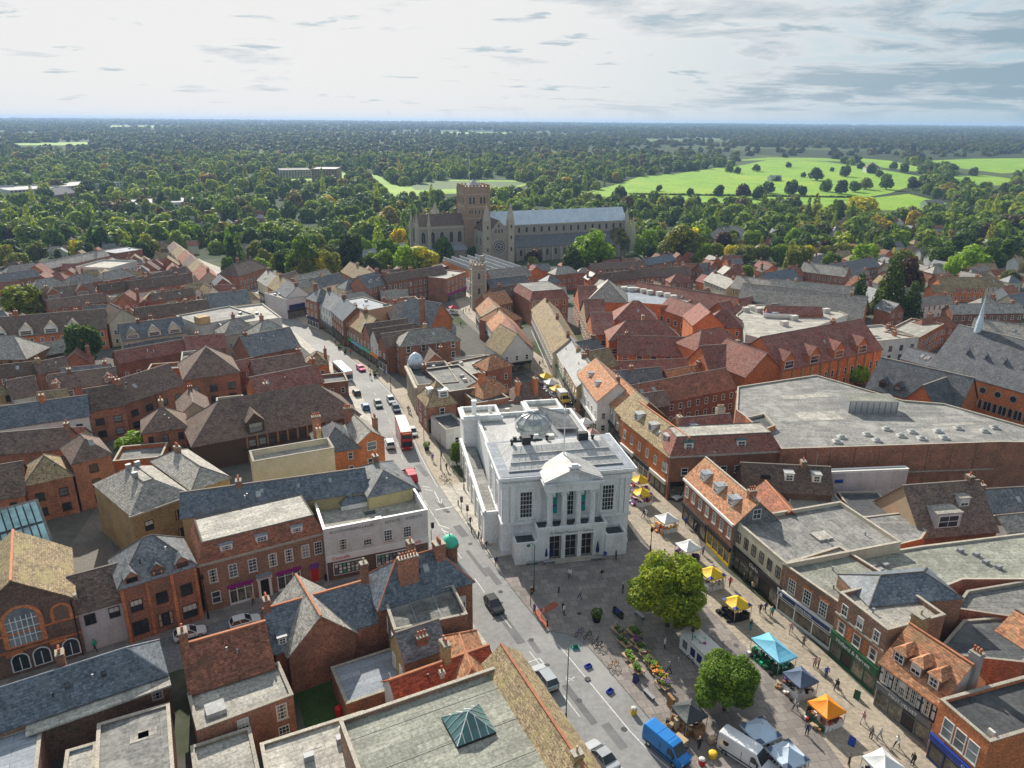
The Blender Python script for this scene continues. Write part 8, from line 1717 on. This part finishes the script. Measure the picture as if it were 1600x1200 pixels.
# ---- single trees ----
tree('big yellow-green plane tree on the market square',1042,980,11.6,11.0,'m','broad','near',clear=.2); 
tree('smaller round green tree beside the white van',1131,1112,8.2,7.6,'n','broad','near',clear=.24)
for a in (('dense dark round tree among the brown roofs',137,580,9.5,13.5,'k','round','mid'),('wide olive tree rising above the western roofs',45,500,15,13,'o','broad','mid'),
 ('tallest pyramid conifer beyond the arcade',1385,498,13,24,'d','conifer','mid'),('slim conifer beside the tallest conifer',1336,498,9,18,'d','conifer','mid'),('low conifer in front of the tallest one',1420,500,9,15,'d','conifer','mid'),('dark purple leaved tree behind the conifers',1405,470,14,19,'u','broad','mid'),('broad dark cedar beside the slim conifer',1308,488,12,9,'d','broad','mid'),
 ('huge bright green tree before the cathedral nave',925,425,25,24,'b','broad','mid'),('wide golden yellow tree below the presbytery',656,428,24,16,'y','broad','mid'),('green tree against the presbytery wall',690,412,14,17,'g','broad','mid'),('small green tree beside the transept corner',737,410,8,10,'g','broad','mid'),('dark purple bush tree below the nave aisle',832,414,13,10,'u','broad','mid'),('grey leafless willow beside the bright green tree',889,420,7,15,'p','broad','low'),
 ('tall dark green tree nearest the street houses',478,440,18,23,'g','broad','mid'),('leafy green tree beside the tall dark one',512,440,14,16,'o','broad','mid'),('dark green tree by the orchard house',548,425,15,22,'d','broad','mid'),('bright green tree by the golden tree',600,428,13,14,'l','broad','mid'),('pale green bush below the tall dark tree',470,448,8,7,'s','broad','mid'),
 ('great olive tree west of the cathedral front',1062,410,30,25,'o','broad','mid'),('lime bright tree behind the west front',1008,404,16,20,'b','broad','mid'),('round dark shrub at the west lawn',988,412,9,8,'k','round','mid'),('dark evergreen by the west lawn',1015,408,8,11,'d','broad','mid'),
 ('spreading autumn yellow tree by the meadow',1345,345,34,24,'y','broad','mid'),('small orange autumn tree among terraces',1442,405,13,13,'a','broad','mid'),('leafy light green tree before the slate houses',1345,425,17,17,'l','broad','mid'),('large bright green tree among right hand gardens' if False else 'large bright green tree among terrace gardens',1515,432,24,17,'b','broad','mid'),('light green tree by the terrace gable',1310,390,11,14,'l','broad','mid'),
 ('young thin tree beside the arcade pavilion',1160,607,6,8,'o','broad','mid'),('lime green bush behind the huge flat store',1337,602,6,5.5,'b','round','mid'),('dark bushy shrub beside the brown house dormer',1470,852,5.5,5.5,'k','broad','mid'),('bright green shrub behind the courtyard block',218,712,8,5.5,'b','broad','mid'),('green ivy shrub beside the town hall wing',713,724,2.6,4.5,'g','broad','mid'),('dark shrub beside the church wall',1553,640,6,4.5,'k','broad','mid'),
 ('golden tree standing alone in the far wood',512,330,22,16,'y','broad','mid'),('tall poplar shaped tree beyond the golden tree',590,350,9,24,'o','poplar','mid'),('slim dark poplar by the white roofed hall',255,330,9,20,'d','poplar','mid'),('poplar by the far office blocks',130,325,14,24,'o','poplar','mid'),('dark round tree at the hill street end',226,410,9,13,'d','round','mid'),('bushy dark tree by the red brick house',188,393,13,16,'d','broad','mid'),('lime tree row end by the cathedral close',1118,408,10,12,'o','broad','mid')):
    tree(a[0],a[1],a[2],a[3],a[4],a[5],a[6],a[7],clear=.1)
for i in range(7): tree(['first','second','third','fourth','fifth','sixth','seventh'][i]+' tree of the yellowing lime row beyond arcade',1142+i*24,412,10.5,11.5,['y','o','o','l','o','y','o'][i],'round','mid',group='yellowing lime row',clear=.1)
CN={'g':'mid green','d':'dark green','l':'light green','b':'bright green','o':'olive green','k':'bluish dark green','u':'copper purple','a':'rusty autumn','p':'grey green','s':'silvery green','y':'yellowing'}
def belt():
    """trees one can tell apart in the belt round the cathedral and the town edge"""
    def free(p,r):
        for f in FOOT:
            c=sum(f,Vector((0,0)))/len(f)
            if (c-p).length<max((q-c).length for q in f)*.8+r: return False
        return True
    n=t=0; cnt={}
    while n<215 and t<30000:
        t+=1; y=rng.uniform(345,560); x=(rng.random()*2-1)*.80*y; p=Vector((x,y))
        if not clear_of_fields(p) or not free(p,3.5): continue
        if -72<x<95 and 440+.3*x<y<525+.3*x: continue      # cathedral
        if -40<x<100 and y<445 and rng.random()<.93: continue
        if y<400 and rng.random()<.45: continue
        if x<-150 and y<500 and rng.random()<.35: continue
        if min((q-p).length for q in RK)<9: continue
        w=rng.uniform(7,15); col=rng.choice('gggdddlllbbookkupslyoog'); kind=rng.choice(['broad','broad','broad','round','poplar' if rng.random()<.25 else 'broad','conifer' if rng.random()<.3 else 'broad'])
        if kind in('poplar','conifer'): w*=.55
        side='west of the street' if x<-120 else 'in the abbey orchard' if x<-30 else 'beyond the cathedral' if x<110 else 'by the meadow side terraces' if x<260 else 'at the eastern garden edge'
        side=side.replace('eastern garden edge','far garden edge')
        sh={'broad':'spreading','round':'rounded','poplar':'upright','conifer':'pointed'}[kind]
        lb='%s %s tree %s'%(CN[col],sh,side)
        if lb in USED:
            for _,nb in sorted(REG,key=lambda r:(r[0]-p).length)[:10]:
                t_=nb.split()[:8]
                while t_[-1] in ('with','and','the','of','a','on','in','by','at','its','from','over','two','three','beside','behind','between','near','to','under','below','above','beyond','one','four','white','brick','brown','long','among','small','tall','blue','red','dark','orange','pale','big','running','facing','up','far','great'): t_=t_[:-1]
                l2='%s %s tree nearest the %s'%(CN[col],sh,' '.join(t_))
                if l2 not in USED: lb=l2; break
        USED[lb]=1
        tree(lb,0,0,w,w*rng.uniform(1.0,1.35)*(2.0 if kind in('poplar','conifer') else 1),col,kind,'low' if y>430 else 'mid',group='trees '+side,world=(x,y),clear=.08); n+=1
belt()
for i,(x,y,w,c) in enumerate(((968,316,20,'d'),(1078,307,11,'d'),(1122,307,15,'d'),(1160,309,18,'u'),(1275,282,22,'d'),(1320,276,20,'d'),(1255,277,9,'d'),(1300,268,8,'k'),(1352,296,17,'o'),(1385,296,22,'g'),(1426,296,18,'d'),(1445,297,18,'d'),(1185,312,18,'d'),(1030,299,9,'d'),(1215,283,8,'k'))):
    tree(['round dark tree at the meadow corner','small dark tree alone on the hedge line','dark tree on the hedge line beside smaller one','tall copper tree on the meadow hedge','wide dark tree on the sunlit slope','dark tree on the upper sunlit slope','little tree beside the wide slope tree','tiny tree at the top of meadow','olive park tree with open trunk','broad park tree beside olive one','dark park tree in the row of parkland','last dark park tree in the row','dark tree clump end at the hedge','small dark tree on the lower hedge','small tree by the meadow pavilion'][i],x,y,w,w*.95,c,'broad','low',clear=.08,group='meadow trees')
for x,y,w in ((1140,269,16),(1152,271,13),(1182,268,15),(1232,262,12),(1345,264,15),(1360,271,18),(1374,277,14),(1396,264,16),(1411,270,18),(1200,302,17),(1236,303,20),(1252,305,14),(1290,299,18),(1312,303,20),(1335,300,16),(1468,300,18),(1490,298,16)): tree('dark hedgerow tree dividing the bright meadow',x,y,w,w*.9,rng.choice('dgk'),'broad','low',clear=.06,group='hedgerow trees dividing the meadow')
def hedge(a,b,w=2.2,h=2.2):
    p,q=P(*a),P(*b); n=int((q-p).length/1.4); m=[]
    me=crown_mesh('hedge','round',90,.3,5,'leaf_wood'); pts=[]
    for i in range(n): v=p+(q-p)*(i/n); pts.append((v.x+rng.uniform(-.4,.4),v.y,T(v.y)-.3,(w*rng.uniform(.8,1.2),w,h*rng.uniform(.5,.8)),0))
    scatter('hedge',pts,[me],'dark hedge line crossing the bright meadow','hedge')
hedge((985,304),(1330,309))
def bush_beds():
    for l,x,y,w in (('low green hedge growing on felt parapet',820,1105,1.6),('hedge strip over flat roof edge',805,1085,1.3)): pass
for l,x,y,s in (('leafy planter on the pavement before the red bus',667,704,1.4),('leafy planter by the pink taxi',586,588,1.3),('planter halfway up the main street pavement',530,545,1.2),('second planter up the main street pavement',539,552,1.1),('leafy shrub tub beside the stacked crates',932,972,1.5)): planter(l,x,y,s)
# lettering becomes plain mesh
def fonts_to_mesh():
    bpy.context.view_layer.update(); dg=bpy.context.evaluated_depsgraph_get()
    for o in [o for o in S.objects if o.type=='FONT']:
        me=bpy.data.meshes.new_from_object(o.evaluated_get(dg)); 
        n=bpy.data.objects.new('lettering',me); C.objects.link(n); n.parent=o.parent; n.location=o.location; n.rotation_euler=o.rotation_euler; n.scale=o.scale
        bpy.data.objects.remove(o)
fonts_to_mesh()
